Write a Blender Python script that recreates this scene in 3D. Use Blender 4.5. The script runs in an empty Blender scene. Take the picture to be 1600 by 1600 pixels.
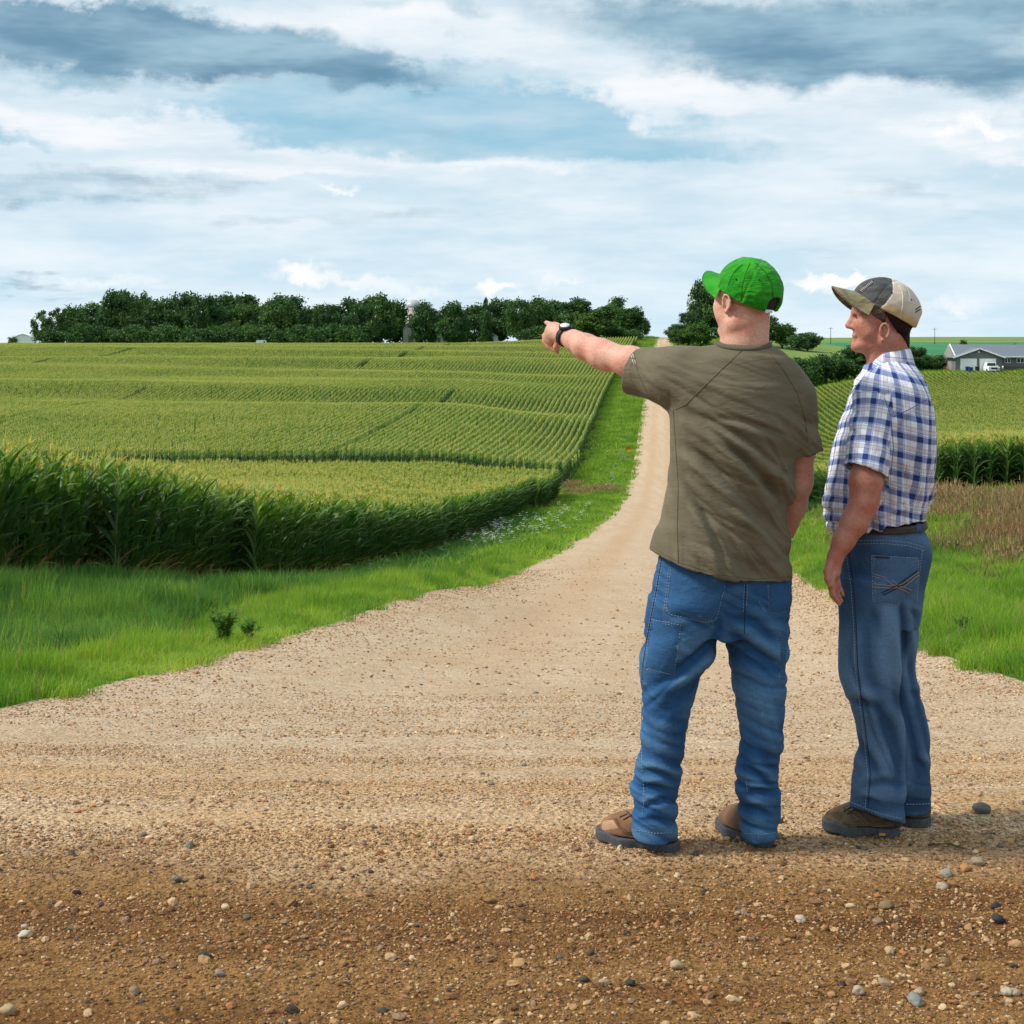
import bpy, bmesh, math, random
import numpy as np
from mathutils import Vector, Matrix
from mathutils.bvhtree import BVHTree

# ------------------------------------------------------------------ camera, sky, sun, exposure
scene = bpy.context.scene
COL = scene.collection
F = 2333.0 / 1600.0
CAMZ = 1.6
cam_data = bpy.data.cameras.new("camera")
cam = bpy.data.objects.new("camera", cam_data)
COL.objects.link(cam)
cam.location = (0, 0, CAMZ)
cam.rotation_euler = (math.radians(90), 0, 0)
cam_data.sensor_width = 36.0
cam_data.lens = 36.0 * F
cam_data.shift_y = -270.0 / 1600.0
cam_data.clip_start = 0.05
cam_data.clip_end = 20000
scene.camera = cam
scene.view_settings.view_transform = 'Standard'
scene.view_settings.look = 'None'
scene.view_settings.exposure = 0.32
scene.view_settings.gamma = 1.0
scene.view_settings.use_curve_mapping = False
scene.cycles.max_bounces = 6
scene.cycles.diffuse_bounces = 2
scene.cycles.transparent_max_bounces = 6
scene.cycles.caustics_reflective = False
scene.cycles.caustics_refractive = False

SUN_EL, SUN_AZ = math.radians(46), math.radians(-94)     # azimuth from +Y towards +X
sun_data = bpy.data.lights.new("sun", 'SUN')
sun_data.energy = 3.3
sun_data.angle = math.radians(10)
sun_data.color = (1.0, 0.95, 0.87)
sun = bpy.data.objects.new("sun", sun_data)
COL.objects.link(sun)
sdir = Vector((math.sin(SUN_AZ) * math.cos(SUN_EL), math.cos(SUN_AZ) * math.cos(SUN_EL), math.sin(SUN_EL)))
sun.rotation_euler = (-sdir).to_track_quat('-Z', 'Y').to_euler()


def lin(r, g, b):
    f = lambda c: (c / 255 / 12.92) if c / 255 <= 0.04045 else ((c / 255 + 0.055) / 1.055) ** 2.4
    return (f(r), f(g), f(b), 1.0)


class NT:
    """small helper for writing node trees"""
    def __init__(s, tree):
        s.t = tree; s.N = tree.nodes; s.L = tree.links

    def put(s, sock, v):
        if v is None: return
        if isinstance(v, bpy.types.NodeSocket): s.L.new(v, sock)
        else:
            try: sock.default_value = v
            except Exception:
                if isinstance(v, (int, float)): sock.default_value = (v,) * len(sock.default_value)
                else: sock.default_value = v[:len(sock.default_value)]

    def m(s, op, a, b=None, c=None, clamp=False):
        n = s.N.new('ShaderNodeMath'); n.operation = op; n.use_clamp = clamp
        for i, v in enumerate((a, b, c)): s.put(n.inputs[i], v)
        return n.outputs[0]

    def vm(s, op, a, b=None, sc=None):
        n = s.N.new('ShaderNodeVectorMath'); n.operation = op
        s.put(n.inputs[0], a); s.put(n.inputs[1], b)
        if sc is not None: s.put(n.inputs['Scale'], sc)
        return n.outputs['Value'] if op in ('LENGTH', 'DOT_PRODUCT', 'DISTANCE') else n.outputs[0]

    def noise(s, vec, scale, detail=3, rough=0.5, dist=0.0, col=False, dim='3D'):
        n = s.N.new('ShaderNodeTexNoise'); n.noise_dimensions = dim
        s.put(n.inputs['Vector'], vec); s.put(n.inputs['Scale'], scale)
        n.inputs['Detail'].default_value = detail; n.inputs['Roughness'].default_value = rough
        n.inputs['Distortion'].default_value = dist
        return n.outputs['Color' if col else 'Fac']

    def vor(s, vec, scale, out='Distance', feature='F1', rand=1.0):
        n = s.N.new('ShaderNodeTexVoronoi'); n.feature = feature
        s.put(n.inputs['Vector'], vec); s.put(n.inputs['Scale'], scale); n.inputs['Randomness'].default_value = rand
        return n.outputs[out]

    def ramp(s, fac, stops, interp='LINEAR'):
        n = s.N.new('ShaderNodeValToRGB'); s.put(n.inputs[0], fac)
        e = n.color_ramp.elements; n.color_ramp.interpolation = interp
        while len(e) > 1: e.remove(e[-1])
        e[0].position = stops[0][0]; e[0].color = stops[0][1]
        for p, c in stops[1:]:
            x = e.new(p); x.color = c
        return n.outputs[0]

    def mr(s, v, a, b, c=0.0, d=1.0, smooth=True):
        n = s.N.new('ShaderNodeMapRange'); n.interpolation_type = 'SMOOTHSTEP' if smooth else 'LINEAR'
        s.put(n.inputs[0], v)
        for i, x in enumerate((a, b, c, d)): s.put(n.inputs[i + 1], x)
        return n.outputs[0]

    def mix(s, fac, a, b, mode='MIX'):
        n = s.N.new('ShaderNodeMix'); n.data_type = 'RGBA'; n.blend_type = mode
        s.put(n.inputs[0], fac); s.put(n.inputs[6], a); s.put(n.inputs[7], b)
        return n.outputs[2]

    def map(s, vec, loc=(0, 0, 0), rot=(0, 0, 0), scale=(1, 1, 1), typ='POINT'):
        n = s.N.new('ShaderNodeMapping'); n.vector_type = typ
        s.put(n.inputs[0], vec); n.inputs['Location'].default_value = loc
        n.inputs['Rotation'].default_value = rot; n.inputs['Scale'].default_value = scale
        return n.outputs[0]

    def comb(s, x, y, z):
        n = s.N.new('ShaderNodeCombineXYZ')
        for i, v in enumerate((x, y, z)): s.put(n.inputs[i], v)
        return n.outputs[0]

    def sep(s, v):
        n = s.N.new('ShaderNodeSeparateXYZ'); s.put(n.inputs[0], v); return n.outputs

    def bump(s, h, strength=0.5, dist=0.01, normal=None):
        n = s.N.new('ShaderNodeBump'); s.put(n.inputs['Height'], h)
        n.inputs['Strength'].default_value = strength; n.inputs['Distance'].default_value = dist
        if normal is not None: s.L.new(normal, n.inputs['Normal'])
        return n.outputs[0]

    def attr(s, name, out='Fac'):
        n = s.N.new('ShaderNodeAttribute'); n.attribute_name = name; return n.outputs[out]


def PX(px, py):
    """sky direction (azimuth, elevation) of a place in the photograph's sky"""
    x, z = (px - 800) / 2333, (530 - py) / 2333
    return math.atan(x), math.atan(z / math.hypot(x, 1))


def build_world():
    w = bpy.data.worlds.new("World"); scene.world = w; w.use_nodes = True
    t = NT(w.node_tree); t.N.clear()
    tc = t.N.new('ShaderNodeTexCoord').outputs['Generated']
    x, y, z = t.sep(tc)
    az = t.m('ARCTAN2', x, y)
    el = t.m('ARCSINE', z)
    ae = t.comb(az, el, 0.0)
    # cloud deck coordinates: the layer is flat, so streaks get thinner towards the horizon
    k = t.m('ADD', t.m('MAXIMUM', z, 0.0), 0.055)
    deck = t.comb(t.m('DIVIDE', x, k), t.m('MULTIPLY', t.m('DIVIDE', y, k), 1.0), 0.0)
    warpc = t.noise(deck, 0.55, 3, 0.6, 0.0, col=True)
    warp = t.vm('MULTIPLY', t.vm('SUBTRACT', warpc, (0.5, 0.5, 0.5)), (0.20, 0.060, 0.0))
    warp2c = t.noise(t.map(ae, scale=(1, 1.5, 1)), 15.0, 5, 0.66, 0.0, col=True)
    warp2 = t.vm('MULTIPLY', t.vm('SUBTRACT', warp2c, (0.5, 0.5, 0.5)), (0.08, 0.055, 0.0))
    aew = t.vm('ADD', t.vm('ADD', ae, warp), warp2)

    def blobs(lst, vec):
        tot = None
        for (px, py, sx, sy, rot, amp) in lst:
            a, e = PX(px, py)
            v = t.map(vec, (a, e, 0), (0, 0, math.radians(rot)), (sx / 2333, sy / 2333, 1), 'TEXTURE')
            q = t.mr(t.vm('LENGTH', v), 1.0, 0.0, 0.0, amp)
            tot = q if tot is None else t.m('ADD', tot, q)
        return tot

    n1 = t.noise(deck, 1.3, 6, 0.62, 0.0)
    n2 = t.noise(t.map(deck, loc=(7, 3, 0)), 0.5, 3, 0.6, 0.0)
    streak = t.noise(t.map(ae, scale=(7, 32, 1)), 1.0, 4, 0.6, 0.0)
    # clear air seen between the clouds
    skyn = t.N.new('ShaderNodeTexSky'); skyn.sky_type = 'NISHITA'; skyn.sun_disc = False
    skyn.sun_elevation = SUN_EL; skyn.sun_rotation = SUN_AZ; skyn.ozone_density = 1.2
    clear = t.mix(0.82, t.mix(1.0, skyn.outputs[0], (0.10, 0.10, 0.10, 1), 'MULTIPLY'), t.mix(t.mr(streak, .3, .75), lin(138, 184, 206), lin(186, 208, 219)))
    veil = t.ramp(t.m('MULTIPLY', el, 3.6), [(0.0, lin(205, 222, 232)), (0.15, lin(200, 218, 228)), (0.4, lin(197, 214, 224)), (1.0, lin(188, 206, 216))])
    veil = t.mix(t.mr(streak, 0.30, 0.70), t.mix(1.0, veil, (0.83, 0.90, 0.93, 1), 'MULTIPLY'), t.mix(0.5, veil, lin(226, 229, 233)))
    # blue openings
    gap = blobs([(760, 190, 420, 62, 0, 1.2), (1010, 215, 330, 58, -3, 1.0), (420, 165, 330, 50, 8, 0.8), (15, 195, 110, 26, 0, 0.9),
                 (640, 130, 200, 60, 0, 0.6)], aew)
    gap = t.mr(t.m('ADD', gap, t.m('MULTIPLY', t.m('SUBTRACT', n1, 0.5), 1.3)), 0.10, 0.85)
    col = t.mix(gap, veil, clear)
    # bright white cloud banks
    white = blobs([(180, 190, 460, 60, -7, 1.0), (520, 235, 500, 50, -4, 0.75), (620, 60, 420, 90, 0, 1.0), (960, 130, 360, 66, -8, 1.1),
                   (1330, 150, 420, 60, -6, 0.9), (1530, 220, 260, 60, -10, 0.9), (700, 250, 600, 26, -2, 0.5), (350, 20, 400, 34, 0, 0.6),
                   (150, 330, 500, 30, 0, 0.35), (1150, 300, 500, 40, 0, 0.35)], aew)
    white = t.mr(t.m('ADD', white, t.m('MULTIPLY', t.m('SUBTRACT', n1, 0.5), 1.3)), 0.25, 0.95)
    wcol = t.mix(t.mr(n1, 0.30, 0.68), lin(196, 211, 221), lin(230, 231, 234))
    col = t.mix(t.m('MULTIPLY', white, 0.9), col, wcol)
    # grey blue underside of the heavier clouds
    dark = blobs([(90, 62, 460, 80, -3, 1.45), (330, 95, 560, 74, -5, 1.35), (560, 120, 300, 34, -3, 0.7), (130, 25, 220, 30, 0, .6), (1180, 60, 420, 80, -3, 1.2),
                  (1450, 40, 420, 120, 0, 1.3), (1600, 140, 260, 70, -10, 1.1), (1000, 20, 260, 60, 0, 0.7), (100, 275, 380, 48, 3, 0.85),
                  (740, 18, 60, 40, 30, 0.6), (660, 60, 40, 26, 30, 0.5), (1350, 300, 340, 30, 0, 0.4), (500, 350, 500, 30, 0, 0.35),
                  (20, 437, 70, 24, 0, 0.8), (180, 455, 200, 20, 0, 0.4), (1300, 400, 200, 30, 0, 0.25), (600, 1, 150, 20, 0, 0.3)], aew)
    dark = t.mr(t.m('ADD', dark, t.m('MULTIPLY', t.m('SUBTRACT', n1, 0.5), 1.5)), 0.10, 1.30)
    dcol = t.mix(t.mr(t.noise(t.map(deck, loc=(2, 9, 0)), 1.6, 4, 0.6), 0.32, 0.68), lin(92, 132, 157), lin(150, 181, 197))
    col = t.mix(t.m('MULTIPLY', dark, 0.95), col, dcol)
    # heaped cumulus tops low over the horizon
    cw = t.vm('ADD', ae, t.vm('MULTIPLY', t.vm('SUBTRACT', t.noise(ae, 75.0, 3, 0.6, 0.0, col=True), (0.5, 0.5, 0.5)), (0.030, 0.026, 0.0)))
    cum = blobs([(775, 445, 60, 22, 0, 1.0), (470, 425, 80, 30, 0, 0.9), (560, 440, 120, 20, 0, 0.6), (1290, 443, 90, 20, 0, 1.0), (1490, 478, 110, 30, 0, 0.6),
                 (880, 438, 90, 20, 0, 0.55), (160, 440, 220, 20, 0, 0.5), (1545, 200, 60, 24, -20, 0.9), (660, 455, 120, 20, 0, 0.5),
                 (530, 298, 60, 14, 0, 0.7), (1480, 200, 50, 20, 0, 0.7), (1330, 440, 50, 22, 0, 0.8)], cw)
    col = t.mix(t.mr(cum, 0.10, 0.95, 0, 0.85), col, lin(238, 236, 238))
    # away from the camera the same broken cloud goes on; below the horizon a dull ground colour
    col = t.mix(t.mr(el, -0.03, -0.001), lin(120, 125, 90), col)
    bg = t.N.new('ShaderNodeBackground'); t.put(bg.inputs[0], col); bg.inputs[1].default_value = 1.0
    out = t.N.new('ShaderNodeOutputWorld'); t.L.new(bg.outputs[0], out.inputs[0])
    w.cycles.sampling_method = 'MANUAL'; w.cycles.sample_map_resolution = 512


build_world()

# ------------------------------------------------------------------ object helpers
rng = np.random.default_rng(7)
random.seed(7)


def tag(o, label=None, cat=None, group=None, kind=None):
    if label: o['label'] = label
    if cat: o['category'] = cat
    if group: o['group'] = group
    if kind: o['kind'] = kind
    return o


def empty(name, loc=(0, 0, 0), rz=0.0, label=None, cat=None, group=None, kind=None):
    o = bpy.data.objects.new(name, None); COL.objects.link(o)
    o.location = loc; o.rotation_euler = (0, 0, rz); o.empty_display_size = 0.1
    return tag(o, label, cat, group, kind)


def mesh_np(name, V, Fc, mats=None, smooth=False, mi=None):
    """mesh from arrays; Fc is an (n,3) or (n,4) array, or a list of faces"""
    me = bpy.data.meshes.new(name)
    V = np.asarray(V, dtype=np.float32)
    if isinstance(Fc, np.ndarray):
        n, k = Fc.shape
        me.vertices.add(len(V)); me.vertices.foreach_set('co', V.ravel())
        me.loops.add(n * k); me.loops.foreach_set('vertex_index', Fc.astype(np.int32).ravel())
        me.polygons.add(n)
        me.polygons.foreach_set('loop_start', np.arange(0, n * k, k, dtype=np.int32))
        me.polygons.foreach_set('loop_total', np.full(n, k, dtype=np.int32))
    else:
        me.from_pydata(V.tolist(), [], Fc)
    for m in (mats if isinstance(mats, (list, tuple)) else [mats] if mats else []): me.materials.append(m)
    if mi is not None: me.polygons.foreach_set('material_index', np.asarray(mi, dtype=np.int32))
    me.polygons.foreach_set('use_smooth', np.full(len(me.polygons), bool(smooth)))
    me.update(calc_edges=True); me.validate()
    return me


def link(name, me, parent=None, loc=None, rot=None):
    o = bpy.data.objects.new(name, me); COL.objects.link(o)
    if parent is not None: o.parent = parent
    if loc is not None: o.location = loc
    if rot is not None: o.rotation_euler = rot
    return o


def material(name, rough=0.8, spec=0.3):
    m = bpy.data.materials.new(name); m.use_nodes = True
    t = NT(m.node_tree); b = m.node_tree.nodes['Principled BSDF']
    b.inputs['Roughness'].default_value = rough
    b.inputs['Specular IOR Level'].default_value = spec
    return m, t, b


def simple_mat(name, rgb, rough=0.7, spec=0.3, var=0.12, scale=8.0, metallic=0.0):
    m, t, b = material(name, rough, spec)
    tc = t.N.new('ShaderNodeTexCoord').outputs['Object']
    n = t.noise(tc, scale, 4, 0.6)
    c = (rgb[0], rgb[1], rgb[2], 1)
    lo = tuple(max(0, v * (1 - var)) for v in rgb[:3]) + (1,); hi = tuple(min(1, v * (1 + var)) for v in rgb[:3]) + (1,)
    t.put(b.inputs['Base Color'], t.ramp(n, [(0.3, lo), (0.7, hi)]))
    b.inputs['Metallic'].default_value = metallic
    return m


class MB:
    """collects boxes, tubes and quads into one mesh"""
    def __init__(s): s.V = []; s.F = []

    def add(s, V, Fc):
        o = len(s.V); s.V += [tuple(v) for v in V]; s.F += [tuple(i + o for i in f) for f in Fc]

    def box(s, x0, x1, y0, y1, z0, z1):
        V = [(x, y, z) for x in (x0, x1) for y in (y0, y1) for z in (z0, z1)]
        s.add(V, [(0, 1, 3, 2), (4, 6, 7, 5), (0, 4, 5, 1), (2, 3, 7, 6), (0, 2, 6, 4), (1, 5, 7, 3)])

    def tube(s, pts, rad, n=8, cap=True):
        pts = [Vector(p) for p in pts]
        rad = rad if isinstance(rad, (list, tuple)) else [rad] * len(pts)
        V = []; Fc = []
        up = None
        for i, p in enumerate(pts):
            d = (pts[min(i + 1, len(pts) - 1)] - pts[max(i - 1, 0)]).normalized()
            if up is None: up = Vector((0, 0, 1)) if abs(d.z) < 0.9 else Vector((1, 0, 0))
            a = d.cross(up).normalized(); b = a.cross(d).normalized(); up = b
            for j in range(n):
                t = 2 * math.pi * j / n
                V.append(p + (a * math.cos(t) + b * math.sin(t)) * rad[i])
        for i in range(len(pts) - 1):
            for j in range(n):
                k = (j + 1) % n
                Fc.append((i * n + j, i * n + k, (i + 1) * n + k, (i + 1) * n + j))
        if cap:
            Fc.append(tuple(range(n))[::-1]); Fc.append(tuple((len(pts) - 1) * n + j for j in range(n)))
        s.add(V, Fc)

    def build(s, name, mat, parent=None, smooth=False, loc=None, rot=None):
        me = mesh_np(name, s.V, s.F, mat, smooth)
        bm = bmesh.new(); bm.from_mesh(me); bmesh.ops.recalc_face_normals(bm, faces=bm.faces); bm.to_mesh(me); bm.free()
        return link(name, me, parent, loc, rot)


class VNoise:
    """value noise in numpy for geometry"""
    def __init__(s, seed=0): s.r = np.random.default_rng(seed).random((64, 64, 64)).astype(np.float32)

    def __call__(s, P):
        P = np.asarray(P, dtype=np.float64)
        i = np.floor(P).astype(np.int64); f = P - i
        f = f * f * (3 - 2 * f); i &= 63; j = (i + 1) & 63
        x0, y0, z0 = i[..., 0], i[..., 1], i[..., 2]; x1, y1, z1 = j[..., 0], j[..., 1], j[..., 2]
        fx, fy, fz = f[..., 0], f[..., 1], f[..., 2]; r = s.r
        a = r[x0, y0, z0] * (1 - fx) + r[x1, y0, z0] * fx
        b = r[x0, y1, z0] * (1 - fx) + r[x1, y1, z0] * fx
        c = r[x0, y0, z1] * (1 - fx) + r[x1, y0, z1] * fx
        d = r[x0, y1, z1] * (1 - fx) + r[x1, y1, z1] * fx
        return ((a * (1 - fy) + b * fy) * (1 - fz) + (c * (1 - fy) + d * fy) * fz) * 2 - 1

    def fbm(s, P, o=4, g=0.5):
        P = np.asarray(P, dtype=np.float64); t = 0; a = 1.0; n = 0
        for k in range(o): t = t + a * s(P * (2 ** k) + 17.3 * k); n += a; a *= g
        return t / n


VN = VNoise(3)


def scatter(name, pts, rots, scales, idx, sources, kind='stuff'):
    """ONE object whose geometry nodes put a source mesh on every point"""
    c = bpy.data.collections.new(name + '_sources')
    for i, me in enumerate(sources):
        o = bpy.data.objects.new('%s_source_%02d' % (name, i), me); c.objects.link(o)
    n = len(pts)
    me = bpy.data.meshes.new(name)
    me.vertices.add(n); me.vertices.foreach_set('co', np.asarray(pts, dtype=np.float32).ravel())
    a = me.attributes.new('rot', 'FLOAT_VECTOR', 'POINT'); a.data.foreach_set('vector', np.asarray(rots, dtype=np.float32).ravel())
    sc = np.asarray(scales, dtype=np.float32)
    if sc.ndim == 1: sc = np.repeat(sc[:, None], 3, 1)
    a = me.attributes.new('scl', 'FLOAT_VECTOR', 'POINT'); a.data.foreach_set('vector', sc.ravel())
    a = me.attributes.new('idx', 'INT', 'POINT'); a.data.foreach_set('value', np.asarray(idx, dtype=np.int32))
    o = link(name, me)
    g = bpy.data.node_groups.new(name + '_nodes', 'GeometryNodeTree')
    g.interface.new_socket('Geometry', in_out='INPUT', socket_type='NodeSocketGeometry')
    g.interface.new_socket('Geometry', in_out='OUTPUT', socket_type='NodeSocketGeometry')
    N, L = g.nodes, g.links
    gi = N.new('NodeGroupInput'); go = N.new('NodeGroupOutput')
    mp = N.new('GeometryNodeMeshToPoints'); L.new(gi.outputs[0], mp.inputs['Mesh'])
    ip = N.new('GeometryNodeInstanceOnPoints'); L.new(mp.outputs[0], ip.inputs['Points'])
    ci = N.new('GeometryNodeCollectionInfo'); ci.inputs['Collection'].default_value = c
    ci.inputs['Separate Children'].default_value = True; ci.inputs['Reset Children'].default_value = True
    L.new(ci.outputs[0], ip.inputs['Instance']); ip.inputs['Pick Instance'].default_value = True
    def at(nm, ty):
        q = N.new('GeometryNodeInputNamedAttribute'); q.data_type = ty; q.inputs['Name'].default_value = nm
        return q.outputs[0]
    L.new(at('idx', 'INT'), ip.inputs['Instance Index'])
    L.new(at('rot', 'FLOAT_VECTOR'), ip.inputs['Rotation']); L.new(at('scl', 'FLOAT_VECTOR'), ip.inputs['Scale'])
    L.new(ip.outputs[0], go.inputs[0])
    md = o.modifiers.new('scatter', 'NODES'); md.node_group = g
    return tag(o, kind=kind)


# ------------------------------------------------------------------ the lie of the land
def prof(tab):
    ys = np.array([p[0] for p in tab], float); zs = np.array([p[1] for p in tab], float)
    m = np.gradient(zs, ys)
    def f(y):
        y = np.clip(y, ys[0], ys[-1]); i = np.clip(np.searchsorted(ys, y) - 1, 0, len(ys) - 2)
        h = ys[i + 1] - ys[i]; t = (y - ys[i]) / h
        return (2*t**3 - 3*t**2 + 1) * zs[i] + (t**3 - 2*t**2 + t) * h * m[i] + (-2*t**3 + 3*t**2) * zs[i+1] + (t**3 - t**2) * h * m[i+1]
    return f


ZC = prof([(-60, 0), (-5, 0), (3, 0), (4.8, 0), (5.05, -.002), (5.3, -.02), (5.8, -.10), (6.3, -.19), (8.9, -.65), (11.8, -1.17), (14, -1.52), (17.2, -2.0), (23.2, -2.82), (31.3, -3.75), (40.9, -4.68), (59, -6.5), (87.9, -9.15),
           (119, -11.5), (150, -12.9), (170, -13.0), (190, -12.2), (211, -10.7), (250, -8.5), (300, -6.3), (350, -4.0), (400, -1.7), (470, 1.1), (530, 2.3), (600, 1.0), (700, -.5), (900, .3), (1200, 2.6), (1500, 0), (3000, -50)])
ZL = prof([(-60, 0), (-5, 0), (3, 0), (4.8, 0), (5.05, -.002), (5.3, -.02), (5.8, -.10), (6.3, -.18), (8.9, -.6), (12, -1.05), (17.2, -1.7), (27, -2.8), (38, -4.4), (53, -6.2), (75, -8.4), (90, -9.6), (118, -11.3), (134, -11.9),
           (149, -11.7), (170, -11.0), (190, -10.2), (250, -8.0), (320, -5.0), (380, -2.9), (430, -1.9), (500, -2.6), (640, -4.0), (1000, -5), (1400, -5), (3000, -60)])
ZR = prof([(-60, 0), (-5, 0), (3, 0), (4.8, 0), (5.05, -.002), (5.3, -.02), (5.8, -.10), (6.3, -.15), (8.9, -.48), (12, -.9), (17.2, -1.5), (27, -2.6), (45, -4.05), (78, -6.05), (100, -7.5), (112, -8.6), (121, -8.8), (160, -9.2),
           (210, -7.9), (236, -6.3), (252, -4.3), (262, -4.0), (300, -5.0), (400, -5.0), (500, -4.3), (700, -1.7), (900, .4), (1200, 3.1), (1300, 3.6), (1500, 0), (3000, -50)])
EL_Y = [-10, 6.19, 6.2, 6.5, 6.9, 7.6, 8.9]
EL_X = [-60, -60, -60, -14, -6, -3.5, -3.07]
ER_Y = [-10, 6.59, 6.6, 7.0, 7.6, 8.4, 9.7, 13.6, 20, 36, 60, 90]
ER_X = [60, 60, 60, 14, 6, 3.9, 3.33, 3.67, .1042*20-1+3.4, .1042*36-1+4.0, .1042*60-1+3.6, .1042*90-1+3.0]


def road_l(y): return np.where(y > 8.9, .1042 * y - 4.0, np.interp(y, EL_Y, EL_X))


def road_r(y): return np.where(y > 90, .1042 * y + 2.0, np.interp(y, ER_Y, ER_X))


def sst(x, a, b):
    t = np.clip((x - a) / (b - a), 0, 1); return t * t * (3 - 2 * t)


def H(x, y, detail=True):
    """ground height"""
    x = np.asarray(x, float); y = np.asarray(y, float)
    s = x - (.1042 * y - 1.0)
    a = s / np.maximum(y, 22.0)
    wl = sst(-a, .03, .15); wr = sst(a, .05, .19)
    z = ZC(y) * (1 - wl - wr) + ZL(y) * wl + ZR(y) * wr
    # rolling of the big field
    u = y + 0.10 * x
    roll = 0.34 * np.sin(u / 6.1 + .5) + 0.52 * np.sin(u / 10.1 + 1.9 - x / 60.) + 0.2 * np.sin(u / 3.9 + x / 35.)
    z = z + roll * sst(-a, .0, .12) * sst(y, 165, 215) * (1 - sst(y, 390, 440)) * 0.9
    # ditches and shoulders
    hl = road_l(np.maximum(y, 8.9)) - x; hr = x - road_r(np.maximum(y, 13.6))
    near = sst(y, 8.0, 18.0)
    for h, dep in ((hl, .45), (hr, .5)):
        hh = np.clip(h, 0, None)
        k = 1 + y / 60.0
        z = z - dep * near * (1 - sst(y, 250, 330)) * np.where(h > 0, sst(hh, 0, 2.2 * k) * (1 - sst(hh, 3.2 * k, 6.0 * k)), 0)
    if detail:
        # crown of the road and small unevenness
        lane = s / 3.2
        z = z + 0.05 * (1 - np.clip(lane, -1, 1) ** 2) * sst(y, 9, 20)
        P = np.stack([x * 1.6, y * 1.6, 0 * x], -1)
        z = z + (0.003 + 0.010 * sst(y, 5.2, 8)) * VN(P) * (1 - sst(y, 20, 50)) + 0.05 * VN(P * .12 + 5) * sst(np.abs(s), 3.5, 8)
    return z


def Hs(x, y): return float(H(np.array([x]), np.array([y]))[0])


def on_ground(px, py, lo=3.0, hi=900.0):
    """the first point of the ground seen at a place in the photograph"""
    k = (py - 530) / 2333; tx = (px - 800) / 2333
    ys = np.concatenate([np.arange(lo, 60, .05), np.arange(60, hi, .5)])
    z = H(tx * ys, ys)
    hit = np.nonzero(z >= CAMZ - k * ys)[0]
    if len(hit) == 0: return None
    y = ys[hit[0]]
    return tx * y, y, float(z[hit[0]])


def rows_y():
    return np.unique(np.round(np.concatenate([np.arange(-10, 3, 1.0), np.arange(3, 10, .06), np.arange(10, 20, .2), np.arange(20, 60, .6),
        np.arange(60, 160, 1.6), np.arange(160, 440, 2.2), np.arange(440, 640, 8), np.arange(640, 1400, 25), np.arange(1400, 3001, 100)]), 4))


YR = rows_y()


def grid_faces(nr, nc):
    i, j = np.meshgrid(np.arange(nr - 1), np.arange(nc - 1), indexing='ij')
    a = (i * nc + j).ravel()
    return np.stack([a, a + 1, a + nc + 1, a + nc], 1)


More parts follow.
